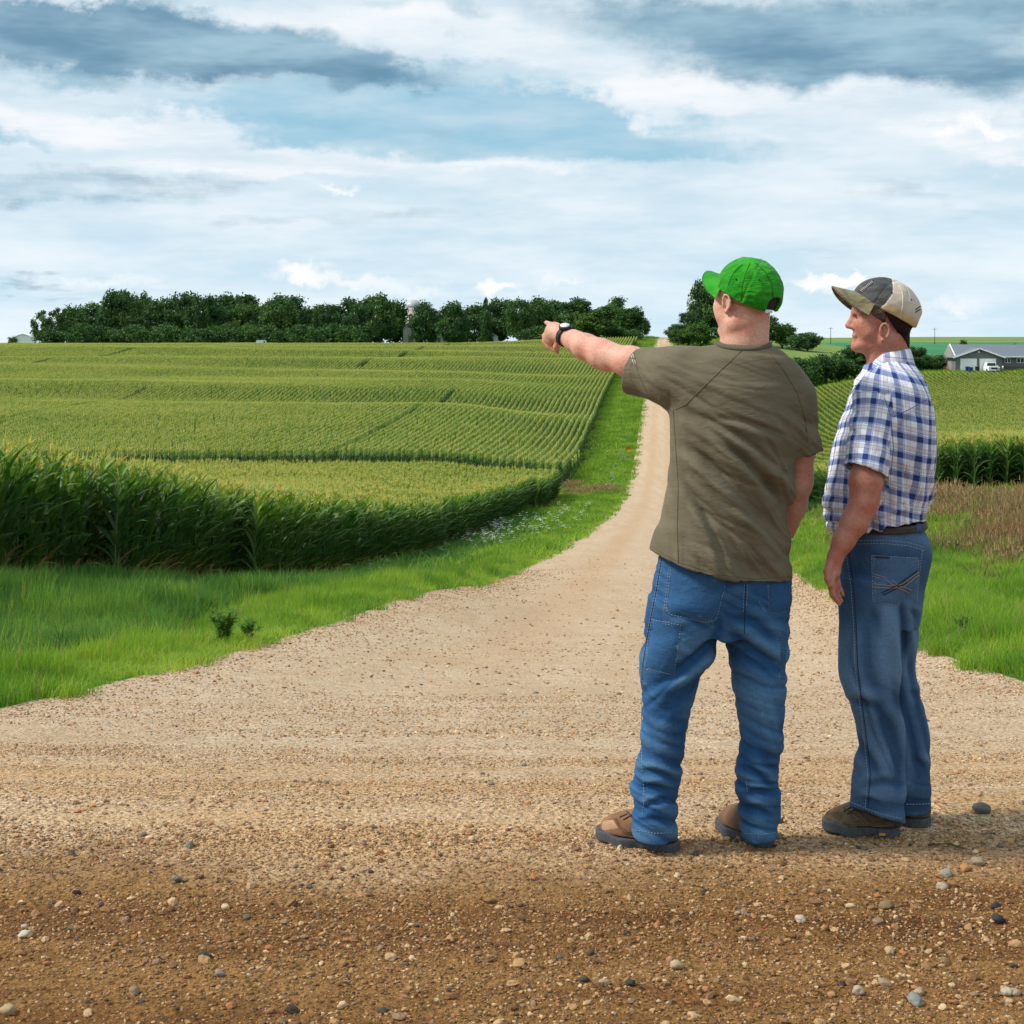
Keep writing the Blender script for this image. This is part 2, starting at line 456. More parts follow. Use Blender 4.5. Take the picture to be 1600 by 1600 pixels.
def m_dirt():
    m, t, b = material('gravel_dirt', 0.95, 0.15)
    P = t.N.new('ShaderNodeNewGeometry').outputs['Position']
    x, y, z = t.sep(P)
    big = t.noise(P, 0.9, 5, 0.6)
    mid = t.noise(P, 6.0, 5, 0.65)
    fine = t.noise(P, 60.0, 5, 0.7)
    v1 = t.vor(P, 34.0, 'Color'); v2 = t.vor(P, 90.0, 'Color'); d1 = t.vor(P, 34.0); d2 = t.vor(P, 90.0)
    streak = t.noise(t.map(P, scale=(.6, .05, 1), rot=(0, 0, -.104)), 2.2, 4, 0.6)
    dry = t.ramp(mid, [(0.25, lin(186, 162, 134)), (0.5, lin(205, 181, 153)), (0.75, lin(214, 196, 171))])
    dry = t.mix(t.mr(streak, .40, .62, 0, .35), dry, lin(188, 158, 124))
    dry = t.mix(t.mr(big, .45, .65, 0, .25), dry, lin(194, 162, 124))
    dry = t.mix(t.m('MULTIPLY', t.mr(y, 7.6, 5.2), t.mr(t.noise(t.map(P, scale=(.3, 1.6, 1)), 1.4, 4, .6), .36, .6, .25, .9)), dry, lin(198, 160, 114))
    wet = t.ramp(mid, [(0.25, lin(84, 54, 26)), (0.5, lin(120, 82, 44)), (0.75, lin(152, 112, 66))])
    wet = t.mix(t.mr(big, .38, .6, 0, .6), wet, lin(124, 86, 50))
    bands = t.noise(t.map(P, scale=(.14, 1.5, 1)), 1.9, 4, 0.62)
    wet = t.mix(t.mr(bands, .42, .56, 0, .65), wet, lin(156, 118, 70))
    lane = t.m('SUBTRACT', x, t.m('MULTIPLY', y, .1042))
    trk = t.m('ADD', t.mr(t.m('ABSOLUTE', t.m('ADD', lane, 1.9)), .75, .15), t.mr(t.m('ABSOLUTE', t.m('SUBTRACT', lane, .1)), .75, .15))
    trk = t.m('MULTIPLY', t.m('MULTIPLY', trk, t.mr(y, 8, 22)), t.mr(mid, .3, .6, .3, 1))
    dry = t.mix(t.m('MULTIPLY', trk, .55), dry, lin(196, 160, 124))
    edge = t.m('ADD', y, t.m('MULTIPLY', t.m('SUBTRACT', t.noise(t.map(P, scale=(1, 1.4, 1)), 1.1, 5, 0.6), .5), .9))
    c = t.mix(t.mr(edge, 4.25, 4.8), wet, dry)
    # single grains and pebbles
    grain = t.ramp(t.sep(v2)[0], [(0, (.5, .46, .42, 1)), (.5, (.95, .95, .95, 1)), (1, (1.32, 1.3, 1.28, 1))])
    c = t.mix(0.75, c, t.mix(1.0, c, grain, 'MULTIPLY'))
    peb = t.ramp(t.sep(v1)[1], [(0, (.6, .56, .5, 1)), (.55, (1, 1, 1, 1)), (.8, (1.3, 1.28, 1.26, 1)), (1, (.75, .8, .85, 1))])
    c = t.mix(t.m('MULTIPLY', t.mr(d1, .5, .3), .7), c, t.mix(1.0, c, peb, 'MULTIPLY'))
    c = t.mix(t.mr(fine, .6, .36, 0, .45), c, t.mix(1.0, c, (.55, .5, .45, 1), 'MULTIPLY'))
    t.put(b.inputs['Base Color'], c)
    h = t.m('ADD', t.m('MULTIPLY', t.mr(d2, .5, 0, 0, 1), .35), t.m('MULTIPLY', t.mr(d1, .45, 0), .8))
    h = t.m('ADD', h, t.m('MULTIPLY', fine, .8)); h = t.m('ADD', h, t.m('MULTIPLY', mid, 1.2))
    t.put(b.inputs['Normal'], t.bump(h, 0.95, 0.016))
    return m


def m_turf(name, a, bcol, c3, scale=1.0):
    m, t, b = material(name, 0.95, 0.1)
    P = t.N.new('ShaderNodeNewGeometry').outputs['Position']
    n = t.noise(P, 0.35 * scale, 5, 0.65); n2 = t.noise(P, 7 * scale, 5, 0.7)
    c = t.ramp(n, [(0.3, a), (0.5, bcol), (0.7, c3)])
    c = t.mix(t.mr(n2, .35, .65, 0, .6), c, t.mix(1.0, c, (.55, .6, .5, 1), 'MULTIPLY'))
    t.put(b.inputs['Base Color'], c)
    t.put(b.inputs['Normal'], t.bump(n2, .8, .08))
    return m


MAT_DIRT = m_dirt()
MAT_TURF = m_turf('turf', (.045, .12, .012, 1), (.06, .16, .015, 1), (.09, .17, .03, 1))
MAT_SOIL = m_turf('field_soil', (.03, .035, .015, 1), (.045, .05, .02, 1), (.05, .045, .03, 1))
MAT_SOY = m_turf('soybean_leaves', lin(58, 118, 84), lin(66, 128, 88), lin(84, 140, 88), .03)
MAT_FARCORN = m_turf('distant_corn', lin(96, 120, 62), lin(118, 138, 72), lin(128, 142, 84), .03)


def build_land():
    # road surface
    t = np.linspace(-1, 1, 121)
    Y = YR[YR <= 640]
    XL, XR = road_l(Y), road_r(Y)
    V = []
    for y, l, r in zip(Y, XL, XR):
        w = np.clip((r - l - 8) / 12, 0, 1)
        q = np.sign(t) * ((1 - w) * np.abs(t) + w * np.abs(t) ** 3.2)
        mid = (l + r) / 2 * (1 - w) + 0.15 * w
        x = np.where(q < 0, mid + (mid - l) * q, mid + (r - mid) * q)
        yy = np.full_like(x, y)
        V.append(np.stack([x, yy, H(x, yy)], 1))
    V = np.concatenate(V)
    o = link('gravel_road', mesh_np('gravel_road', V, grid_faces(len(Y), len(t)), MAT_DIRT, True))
    tag(o, 'tan gravel road running straight down into the valley from a wide dirt junction', kind='structure')
    # land on both sides, rows share the road's edge vertices
    off = np.concatenate([[0], np.cumsum(np.concatenate([np.full(24, .12), np.geomspace(.14, 60, 62)]))])
    parts = {'ground': ([], [], MAT_TURF, 'green grassy verges and ditches along the gravel road'),
             'field_ground': ([], [], MAT_SOIL, 'dark soil under the rows of corn'),
             'soybean_field': ([], [], MAT_SOY, 'smooth blue green soybean field on the far hillside'),
             'distant_cornfield': ([], [], MAT_FARCORN, 'pale olive far fields up to the horizon')}
    for side in (-1, 1):
        Ys = YR[YR >= (6.2 if side < 0 else 6.6)]
        E = np.where(Ys <= 640, road_l(Ys) if side < 0 else road_r(Ys), .1042 * Ys - 1)
        O = off[None, :] * side * np.ones_like(Ys)[:, None]
        X = E[:, None] + O; Yg = np.repeat(Ys[:, None], X.shape[1], 1)
        Vg = np.stack([X, Yg, H(X, Yg)], -1).reshape(-1, 3)
        Fg = grid_faces(*X.shape)
        if side > 0: Fg = Fg
        else: Fg = Fg[:, ::-1]
        cx = Vg[Fg].mean(1); s = cx[:, 0] - (.1042 * cx[:, 1] - 1)
        a = s / cx[:, 1]
        cls = np.zeros(len(Fg), int)
        cls[in_corn(cx[:, 0], cx[:, 1])] = 1
        far = (cx[:, 1] > 470)
        cls[far & (s > 0)] = 3; hl = np.abs(s)
        cls[(cx[:, 1] > 500) & (cx[:, 1] < 850) & (s > 22)] = 2
        cls[(cx[:, 1] > 290) & (cx[:, 1] <= 500) & (s > 16)] = 3
        cls[(cx[:, 1] > 530) & (s < 0)] = 3
        for ci, nm in enumerate(parts):
            f = Fg[cls == ci]
            if len(f) == 0: continue
            u, inv = np.unique(f, return_inverse=True)
            base = sum(len(v) for v in parts[nm][0])
            parts[nm][0].append(Vg[u]); parts[nm][1].append(inv.reshape(-1, 4) + base)
    for nm, (vs, fs, mt, lab) in parts.items():
        if vs:
            o = link(nm, mesh_np(nm, np.concatenate(vs), np.concatenate(fs), mt, True)); tag(o, lab, kind='structure')


# ------------------------------------------------------------------ corn
# outlines of the four fields (x, y)
SL = .1042
FIELDS = {
    'near_left': [(-62, 14.5), (-24, 16.0), (-13, 21), (-9.1, 26.4), (-6.6, 38.6), (-4.7, 53), (-3.2, 72), (-0.9, 92), (2.2, 115), (4.4, 130), (3.6, 134), (-80, 135), (-80, 100)],
    'far_left': [(-110, 150), (4.2, 148), (6.0, 152), (.1042*200-10, 200), (.1042*290-10.3, 290), (.1042*360-9.5, 360), (.1042*440-9, 440), (-190, 440), (-190, 300)],
    'near_right': [(18.6, 74), (17.6, 92), (19.8, 116), (62, 114), (62, 64), (30, 68), (21, 70.5)],
    'far_right': [(.1042*121+9, 121), (.1042*240+9, 240), (110, 240), (110, 200), (70, 120.5)],
}


def in_poly(x, y, poly):
    c = np.zeros(np.shape(x), bool); n = len(poly)
    for i in range(n):
        x1, y1 = poly[i]; x2, y2 = poly[(i + 1) % n]
        if y1 == y2: continue
        k = ((y1 > y) != (y2 > y)) & (x < (x2 - x1) * (y - y1) / (y2 - y1) + x1)
        c ^= k
    return c


def in_corn(x, y):
    c = np.zeros(np.shape(x), bool)
    for p in FIELDS.values(): c |= in_poly(x, y, p)
    return c


def m_leaf(name, c1, c2, c3, trans=0.35, dry=True, rough=0.5):
    m, t, b = material(name, rough, 0.35)
    oi = t.N.new('ShaderNodeObjectInfo')
    loc = oi.outputs['Location']
    patch = t.noise(loc, 0.045, 3, 0.5)
    r = t.m('ADD', t.m('MULTIPLY', oi.outputs['Random'], .5), t.m('MULTIPLY', patch, .7))
    c = t.ramp(r, [(0.2, c1), (0.55, c2), (0.85, c3)])
    if dry:
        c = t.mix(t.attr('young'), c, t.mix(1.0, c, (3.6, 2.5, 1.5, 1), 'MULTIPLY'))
        c = t.mix(t.attr('dry'), c, lin(168, 136, 88))
    t.put(b.inputs['Base Color'], c)
    tr = t.N.new('ShaderNodeBsdfTranslucent'); t.put(tr.inputs[0], t.mix(1.0, c, (1.15, 1.25, .7, 1), 'MULTIPLY'))
    ms = t.N.new('ShaderNodeMixShader'); ms.inputs[0].default_value = trans
    t.L.new(b.outputs[0], ms.inputs[1]); t.L.new(tr.outputs[0], ms.inputs[2])
    t.L.new(ms.outputs[0], m.node_tree.nodes['Material Output'].inputs[0])
    return m


MAT_LEAF = m_leaf('corn_leaf', (.028, .082, .022, 1), (.042, .115, .024, 1), (.070, .145, .026, 1), .34)
MAT_STALK = m_leaf('corn_stalk', (.08, .14, .035, 1), (.11, .17, .04, 1), (.15, .18, .06, 1), .1)
MAT_TASSEL = m_leaf('corn_tassel', (.52, .54, .15, 1), (.64, .62, .20, 1), (.74, .62, .25, 1), .52, False, .8)
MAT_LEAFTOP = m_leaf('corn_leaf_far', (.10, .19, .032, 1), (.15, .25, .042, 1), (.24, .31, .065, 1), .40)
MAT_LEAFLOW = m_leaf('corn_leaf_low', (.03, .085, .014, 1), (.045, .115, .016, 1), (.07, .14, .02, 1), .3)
MAT_TASSELF = m_leaf('corn_tassel_far', (.42, .45, .12, 1), (.54, .53, .16, 1), (.66, .56, .21, 1), .5, False, .8)


def blade(V, Fc, base, azi, elev, length, width, droop, nseg=6, fold=0.25, twist=0.0):
    """one arching leaf"""
    p = np.array(base, float); o = len(V)
    side = np.array([-math.sin(azi), math.cos(azi), 0.0])
    e = elev
    for i in range(nseg + 1):
        t = i / nseg
        w = width * (0.35 + 1.9 * t if t < .3 else 1.0) * (1 - max(0, (t - .35) / .65) ** 1.6)
        w = max(min(w, width), 0.002)
        d = np.array([math.cos(azi) * math.cos(e), math.sin(azi) * math.cos(e), math.sin(e)])
        up = np.array([-math.cos(azi) * math.sin(e), -math.sin(azi) * math.sin(e), math.cos(e)])
        s2 = side * math.cos(twist * t) + up * math.sin(twist * t)
        V.append(tuple(p + s2 * w / 2 + up * w * fold)); V.append(tuple(p)); V.append(tuple(p - s2 * w / 2 + up * w * fold))
        if i < nseg:
            a = o + i * 3
            Fc.append((a, a + 1, a + 4, a + 3)); Fc.append((a + 1, a + 2, a + 5, a + 4))
        p = p + d * length / nseg
        e -= droop / nseg * (0.4 + 1.3 * t)
    return len(Fc)


def corn_meshes(seed):
    """stalk, leaves and tassel of one plant, standing on z = 0"""
    R = random.Random(seed)
    h = 2.1 + R.uniform(-.08, .1)
    lean = (R.uniform(-.03, .05), R.uniform(-.04, .04))
    st = MB()
    pts = [(lean[0] * z * z / h, lean[1] * z * z / h, z) for z in np.linspace(-.12, h, 7)]
    st.tube(pts, [.014, .013, .013, .012, .010, .008, .005], 5, False)
    at = lambda z: (lean[0] * z * z / h, lean[1] * z * z / h, z)
    LV, LF, dry, young = [], [], [], []
    n = 15; plane = R.uniform(0, math.pi)
    for i in range(n):
        z = .10 + (h - .23) * (i / (n - 1)) ** .95
        azi = plane + math.pi * (i % 2) + R.gauss(0, .55)
        # the wind lays the leaves over to the east
        azi = math.atan2(math.sin(azi) * .9, math.cos(azi) * .9 + .38)
        t = i / (n - 1)
        L = (.62 + .36 * math.sin(math.pi * min(1, t * 1.05))) * R.uniform(.85, 1.12) * (1 if t < .85 else .75)
        nf = len(LF)
        blade(LV, LF, at(z), azi, R.uniform(.75, 1.1) + .25 * t, L, R.uniform(.095, .125) * (1.0 if t < .8 else .8), R.uniform(1.0, 1.8) * (1.0 - .4 * t), 6, .22, R.uniform(-.9, .9))
        d = 1.0 if (t < .06 and R.random() < .9) else (.6 if t < .12 and R.random() < .3 else R.choice([0, 0, 0, .08]))
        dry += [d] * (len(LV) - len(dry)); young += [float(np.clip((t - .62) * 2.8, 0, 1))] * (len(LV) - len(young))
    TV, TF = [], []
    top = np.array(at(h))
    tb = MB()
    tb.tube([top, top + np.array([.01, 0, .18]), top + np.array([.02, .01, .40])], [.009, .010, .004], 4, False)
    for k in range(8):
        az = R.uniform(0, 2 * math.pi); e = R.uniform(.9, 1.35); L = R.uniform(.16, .26); p0 = top + np.array([0, 0, .04 + .012 * k])
        d1 = np.array([math.cos(az) * math.cos(e), math.sin(az) * math.cos(e), math.sin(e)])
        p1 = p0 + d1 * L * .6; p2 = p1 + (d1 + np.array([.1, 0, -.6])) * L * .4
        tb.tube([p0, p1, p2], [.008, .010, .004], 3, False)
    return (st.V, st.F), (LV, LF, dry, young), (tb.V, tb.F)


def corn_parts(seed):
    (sv, sf), (lv, lf, dr, yg), (tv, tf) = corn_meshes(seed)
    s = mesh_np('corn_stalk', sv, sf, MAT_STALK, True)
    l = mesh_np('corn_leaves', lv, lf, MAT_LEAF, True)
    a = l.attributes.new('dry', 'FLOAT', 'POINT'); a.data.foreach_set('value', np.array(dr, dtype=np.float32))
    a = l.attributes.new('young', 'FLOAT', 'POINT'); a.data.foreach_set('value', np.array(yg, dtype=np.float32))
    t = mesh_np('corn_tassel', tv, tf, MAT_TASSEL, True)
    V = list(sv) + list(lv) + list(tv)
    Fc = [tuple(f) for f in sf] + [tuple(i + len(sv) for i in f) for f in lf] + [tuple(i + len(sv) + len(lv) for i in f) for f in tf]
    mi = [0] * len(sf) + [1] * len(lf) + [2] * len(tf)
    j = mesh_np('corn_plant_all', V, Fc, [MAT_STALK, MAT_LEAF, MAT_TASSEL], True, mi)
    a = j.attributes.new('dry', 'FLOAT', 'POINT'); a.data.foreach_set('value', np.array([0] * len(sv) + dr + [0] * len(tv), dtype=np.float32))
    a = j.attributes.new('young', 'FLOAT', 'POINT'); a.data.foreach_set('value', np.array([0] * len(sv) + yg + [0] * len(tv), dtype=np.float32))
    return s, l, t, j


def row_piece(seed, length=1.25, n=8):
    """a short run of a far row: simple plants"""
    R = random.Random(seed)
    V, Fc, mi = [], [], []
    for i in range(n):
        y = (i + .5) / n * length - length / 2 + R.uniform(-.04, .04); x = R.uniform(-.05, .05); h = 2.08 + R.uniform(-.07, .07)
        for k in range(8):
            t = k / 7; z = .5 + (h - .55) * t; azi = R.choice((1, -1)) * math.pi / 2 + R.gauss(0, .75)
            nf = len(Fc)
            blade(V, Fc, (x, y, z), azi, R.uniform(.7, 1.0) + .3 * t, (.36 + .14 * math.sin(math.pi * t)) * R.uniform(.8, 1.1), .085, 1.7 - .8 * t, 3, .2)
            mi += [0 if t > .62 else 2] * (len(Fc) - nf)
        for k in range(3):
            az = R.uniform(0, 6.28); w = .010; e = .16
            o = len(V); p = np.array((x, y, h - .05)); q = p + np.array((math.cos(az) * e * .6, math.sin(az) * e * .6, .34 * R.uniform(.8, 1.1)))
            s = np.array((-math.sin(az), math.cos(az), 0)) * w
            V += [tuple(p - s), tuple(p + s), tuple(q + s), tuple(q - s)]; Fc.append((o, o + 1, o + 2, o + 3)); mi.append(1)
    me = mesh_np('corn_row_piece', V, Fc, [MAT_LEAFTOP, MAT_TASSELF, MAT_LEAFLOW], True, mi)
    return me


def field_points(poly, step, row=.76, jitter=.06, phase=0.0, keep=None):
    """points along rows parallel to the road"""
    xs = [p[0] for p in poly]; ys = [p[1] for p in poly]
    pts = []
    smin = min(x - SL * y for x, y in poly); smax = max(x - SL * y for x, y in poly)
    ks = np.arange(math.floor(smin / row), math.ceil(smax / row) + 1)
    yy = np.arange(min(ys), max(ys), step)
    K, Yg = np.meshgrid(ks, yy, indexing='ij')
    Yj = Yg + rng.uniform(-step * .3, step * .3, Yg.shape)
    X = K * row + SL * Yj + phase + rng.normal(0, jitter * .4, Yg.shape)
    m = in_poly(X, Yj, poly)
    if keep is not None: m &= keep(X, Yj)
    return X[m], Yj[m], K[m]


def build_corn():
    variants = [corn_parts(100 + i) for i in range(8)]
    joined = [v[3] for v in variants]
    pieces = [row_piece(300 + i) for i in range(6)]
    cand = []
    fields = {}
    for nm in ('near_left', 'near_right'):
        X, Y, K = field_points(FIELDS[nm], .19)
        fields[nm] = [X, Y]
    # the plants seen largest: those on the open front edge facing the camera
    best = []
    for nm, (X, Y) in fields.items():
        P = FIELDS[nm]
        inner = [(x, y) for x, y in P]
        # distance to the outline
        d = np.full(X.shape, 1e9)
        for i in range(len(P)):
            a = np.array(P[i], float); b = np.array(P[(i + 1) % len(P)], float); ab = b - a
            t = np.clip(((X - a[0]) * ab[0] + (Y - a[1]) * ab[1]) / (ab @ ab), 0, 1)
            d = np.minimum(d, np.hypot(X - a[0] - t * ab[0], Y - a[1] - t * ab[1]))
        px = 800 + 2333 * X / Y
        ok = (px > -40) & (px < 1640) & (d < .55)
        if nm == 'near_right': ok &= (px > 1440)
        for i in np.nonzero(ok)[0]: best.append((Y[i] * (1 if nm == 'near_left' else 1.0), nm, i))
    best.sort()
    pick = {'near_left': set(), 'near_right': set()}
    nl = [b for b in best if b[1] == 'near_left'][:235]; nr = [b for b in best if b[1] == 'near_right'][:60]
    for b in nl + nr: pick[b[1]].add(b[2])
    LAB = {'near_left': ('tall green corn plant on the front edge of the near left cornfield', 'corn plants edging the near left field'),
           'near_right': ('corn plant edging the right cornfield above the tan grass', 'corn plants edging the near right field')}
    for nm, (X, Y) in fields.items():
        Z = H(X, Y)
        n = len(X); idx = rng.integers(0, len(joined), n)
        sc = rng.uniform(.98, 1.16, n) * (1 + .05 * VN(np.stack([X * .3, Y * .3, 0 * X], 1))); rz = rng.normal(0, .45, n)
        mask = np.ones(n, bool)
        for i in pick[nm]:
            mask[i] = False
            s, l, t, j = variants[idx[i]]
            o = link('corn_plant', s, None, (X[i], Y[i], Z[i]), (0, 0, rz[i])); o.scale = (sc[i],) * 3
            tag(o, LAB[nm][0], 'corn plant', LAB[nm][1])
            link('leaves', l, o); link('tassel', t, o)
        pts = np.stack([X, Y, Z], 1)[mask]
        rot = np.stack([rng.normal(0, .03, n), rng.normal(.02, .03, n), rz], 1)[mask]
        o = scatter('cornfield', pts, rot, sc[mask], idx[mask], joined)
        tag(o, 'rows of tall tasselled corn filling the ' + ('near left' if nm == 'near_left' else 'near right') + ' field')
    for nm in ('far_left', 'far_right'):
        # two pairs of missing rows: wheel tracks through the crop
        def keep(X, Y):
            k = np.round((X - SL * Y) / .76)
            m = ~np.isin(k % 64, [20]) | (Y > 235) if nm == 'far_left' else np.ones(X.shape, bool)
            m2 = ~np.isin(k % 90, [8, 9]) | (Y < 300) if nm == 'far_left' else m
            return m & m2 & (X / Y > -.42) & (X / Y < .42)
        X, Y, K = field_points(FIELDS[nm], 1.22, keep=keep, jitter=.05)
        n = len(X); Z = H(X, Y)
        slope = (H(X, Y + 1) - H(X, Y - 1)) / 2
        rot = np.stack([np.arctan(slope), np.zeros(n), -math.atan(SL) + np.where(rng.random(n) < .5, math.pi, 0) * 0], 1)
        sc = np.stack([rng.uniform(.9, 1.1, n), np.ones(n), rng.uniform(.985, 1.015, n) * (1 + .035 * VN(np.stack([X * .08, Y * .08, 0 * X], 1)))], 1)
        o = scatter('cornfield', np.stack([X, Y, Z], 1), rot, sc, rng.integers(0, len(pieces), n), pieces)
        tag(o, 'long parallel rows of corn rolling over the ' + ('far left field up to the tree line' if nm == 'far_left' else 'right field below the farmhouse'))
        print('corn', nm, n)


build_land()
build_corn()

# ------------------------------------------------------------------ grass, weeds and flowers
def m_grass(name, c1, c2, c3, trans=.4, scale=.55):
    m, t, b = material(name, .6, .25)
    oi = t.N.new('ShaderNodeObjectInfo')
    patch = t.noise(oi.outputs['Location'], scale, 3, .6)
    r = t.m('ADD', t.m('MULTIPLY', oi.outputs['Random'], .35), t.m('MULTIPLY', t.mr(patch, .3, .7), .65))
    c = t.ramp(r, [(0.1, c1), (0.5, c2), (0.9, c3)])
    c = t.mix(t.attr('dry'), c, lin(166, 138, 104))
    t.put(b.inputs['Base Color'], c)
    tr = t.N.new('ShaderNodeBsdfTranslucent'); t.put(tr.inputs[0], t.mix(1.0, c, (1.2, 1.2, .6, 1), 'MULTIPLY'))
    ms = t.N.new('ShaderNodeMixShader'); ms.inputs[0].default_value = trans
    t.L.new(b.outputs[0], ms.inputs[1]); t.L.new(tr.outputs[0], ms.inputs[2])
    t.L.new(ms.outputs[0], m.node_tree.nodes['Material Output'].inputs[0])
    return m


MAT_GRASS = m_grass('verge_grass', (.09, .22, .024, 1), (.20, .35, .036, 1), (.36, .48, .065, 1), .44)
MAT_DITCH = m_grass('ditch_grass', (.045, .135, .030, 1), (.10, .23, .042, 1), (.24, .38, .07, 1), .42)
MAT_TAN = m_grass('dry_grass', lin(66, 92, 36), lin(112, 88, 62), lin(148, 112, 90), .3)


def tuft(seed, n, rad, h, w, mat, dryp=.05, heads=0.0, lean=.45):
    R = random.Random(seed); V, Fc, D = [], [], []
    for i in range(n):
        r = rad * math.sqrt(R.random()); a = R.uniform(0, 2 * math.pi)
        x, y = r * math.cos(a), r * math.sin(a)
        hh = h * R.uniform(.55, 1.15); az = R.uniform(0, 2 * math.pi); L = abs(R.gauss(0, lean)) * hh
        dx, dy = math.cos(az) * L + .12 * hh, math.sin(az) * L
        f = R.uniform(0, math.pi); sx, sy = math.cos(f) * w / 2, math.sin(f) * w / 2
        o = len(V)
        V += [(x - sx, y - sy, -.03), (x + sx, y + sy, -.03), (x + dx * .35 + sx * .8, y + dy * .35 + sy * .8, hh * .6), (x + dx * .35 - sx * .8, y + dy * .35 - sy * .8, hh * .6), (x + dx, y + dy, hh)]
        Fc += [(o, o + 1, o + 2, o + 3), (o + 3, o + 2, o + 4)]
        d = 1.0 if R.random() < dryp else 0.0
        D += [d] * 5
        if R.random() < heads:
            o = len(V); q = (x + dx, y + dy, hh)
            for k in range(3):
                zz = hh * (1 + .09 * k); s = w * (1.6 - .4 * k)
                V += [(q[0] - s, q[1], zz), (q[0] + s, q[1], zz), (q[0], q[1] + s * .5, zz + hh * .12)]
                Fc.append((o + 3 * k, o + 3 * k + 1, o + 3 * k + 2)); D += [.85] * 3
    me = mesh_np('tuft', V, Fc, mat, True)
    a = me.attributes.new('dry', 'FLOAT', 'POINT'); a.data.foreach_set('value', np.array(D, dtype=np.float32))
    return me


def build_grass():
    G = [tuft(10 + i, 46, .14, .17, .006, MAT_GRASS, .04) for i in range(5)]
    Dk = [tuft(30 + i, 50, .20, .27, .009, MAT_DITCH, .012, 0) for i in range(5)]
    Tn = [tuft(50 + i, 44, .26, .30, .009, MAT_TAN, .22, .3, .6) for i in range(4)]
    Gf = [tuft(70 + i, 40, .22, .19, .016, MAT_GRASS, .04) for i in range(4)]
    Df = [tuft(90 + i, 40, .26, .26, .020, MAT_DITCH, .02, 0) for i in range(4)]
    bands = [(6.0, 14, 85, 1.0), (14, 26, 42, 1.35), (26, 46, 20, 1.9), (46, 85, 8, 2.6), (85, 150, 3.0, 3.6), (150, 300, 1.1, 5.0), (300, 520, .5, 6.5)]
    sets = {'bright': [[], [], [], []], 'dark': [[], [], [], []], 'tan': [[], [], [], []]}
    for (y0, y1, den, sc) in bands:
        w = .40 * y1 + 4
        n = int((y1 - y0) * 2 * w * den)
        X = rng.uniform(-w, w, n); Y = rng.uniform(y0, y1, n)
        px = X / Y
        hl = road_l(Y) - X; hr = X - road_r(Y)
        h = np.maximum(hl, hr)
        k = (h > -.03 - .05 * rng.random(n)) & (np.abs(px) < .39) & ~in_corn(X, Y)
        reach = np.where(hl > hr, 13 + Y * .05, np.where(Y < 290, 16 + Y * .35, 15))
        gap = (hl > hr) & (Y > 128) & (Y < 153)
        lawn = (hr > hl) & (Y > 238) & (Y < 300)
        k &= (h < reach) | gap | lawn
        # ragged first row beside the gravel
        nz = VN(np.stack([X * 1.1, Y * 1.1, 0 * X], 1)); k &= (h > .10 + .16 * nz - .05) | (h < 0) & (nz > .35)
        X, Y, h, hr, hl = X[k], Y[k], h[k], hr[k], hl[k]
        n = len(X); right = hr > hl
        nz = VN(np.stack([X * .22, Y * .13, 0 * X + 4], 1)); nz2 = VN(np.stack([X * .9, Y * .5, 0 * X + 9], 1))
        s = X - (.1042 * Y - 1)
        kk = 1 + Y / 50
        br = np.where(right, 6.0 + .12 * Y + 1.0 * nz, 1.5 * kk + .9 * nz + .4 * nz2)
        br = np.where(right & (Y > 85), 3 + nz * 2, br)
        br = np.where(Y > 110, np.where(right, 6, 7) + 2 * nz, br)
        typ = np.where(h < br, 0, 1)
        typ = np.where(right & (Y > 238), 0, typ)
        tan = right & (Y > 39 + 5 * nz2 + 4 * rng.normal(0, 1, n)) & (Y < 72) & (s > 8.3 + .05 * (Y - 37) + nz * 1.8 + 1.2 * rng.normal(0, 1, n)) & (nz2 > -.25 + .25 * nz) & (rng.random(n) < .50 + .35 * nz2)
        tan |= (~right) & (Y > 134) & (Y < 148) & (h > 1.0) & (h < 6) & (nz2 > .1)
        for (cx, cy, rx, ry) in [(TP1[0], TP1[1], .7, 5), (TP2[0], TP2[1], .5, 2.5), (TP3[0], TP3[1], .2, .3)]:
            tan |= ((X - cx) / rx) ** 2 + ((Y - cy) / ry) ** 2 < .8 + .5 * nz2
        
        typ = np.where(tan, 2, typ)
        Z = H(X, Y)
        rz = rng.uniform(0, 6.28, n)
        for ti, nm in enumerate(sets):
            q = typ == ti
            if not q.any(): continue
            P = np.stack([X, Y, Z], 1)[q]; m = q.sum()
            R = np.stack([rng.normal(0, .08, m), rng.normal(0, .08, m), rz[q]], 1)
            edge = np.clip(h[q] / .5, .45, 1)
            tall = (1.0 + .35 * nz[q] + .25 * nz2[q]) * rng.uniform(.7, 1.3, m)
            hs = edge * tall * (sc ** .45) * (1 + .5 * VN(np.stack([X[q] * 2.3, Y[q] * 1.6, 0 * X[q] + 21], 1)) * (Y[q] < 60))
            S = np.stack([np.full(m, sc), np.full(m, sc), hs], 1)
            src = (1 if sc > 2.2 and nm != 'tan' else 0)
            sets[nm][0].append(P); sets[nm][1].append(R); sets[nm][2].append(S)
            sets[nm][3].append(rng.integers(0, 4, m) + (5 if src else 0))
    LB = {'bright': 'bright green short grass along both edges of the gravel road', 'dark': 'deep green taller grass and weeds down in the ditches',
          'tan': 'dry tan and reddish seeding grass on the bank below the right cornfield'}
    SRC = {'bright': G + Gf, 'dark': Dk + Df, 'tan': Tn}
    for nm, (p, r, s, i) in sets.items():
        P, R, S, I = map(np.concatenate, (p, r, s, i))
        print('grass', nm, len(P))
        tag(scatter('grass', P, R, S, I, SRC[nm]), LB[nm])


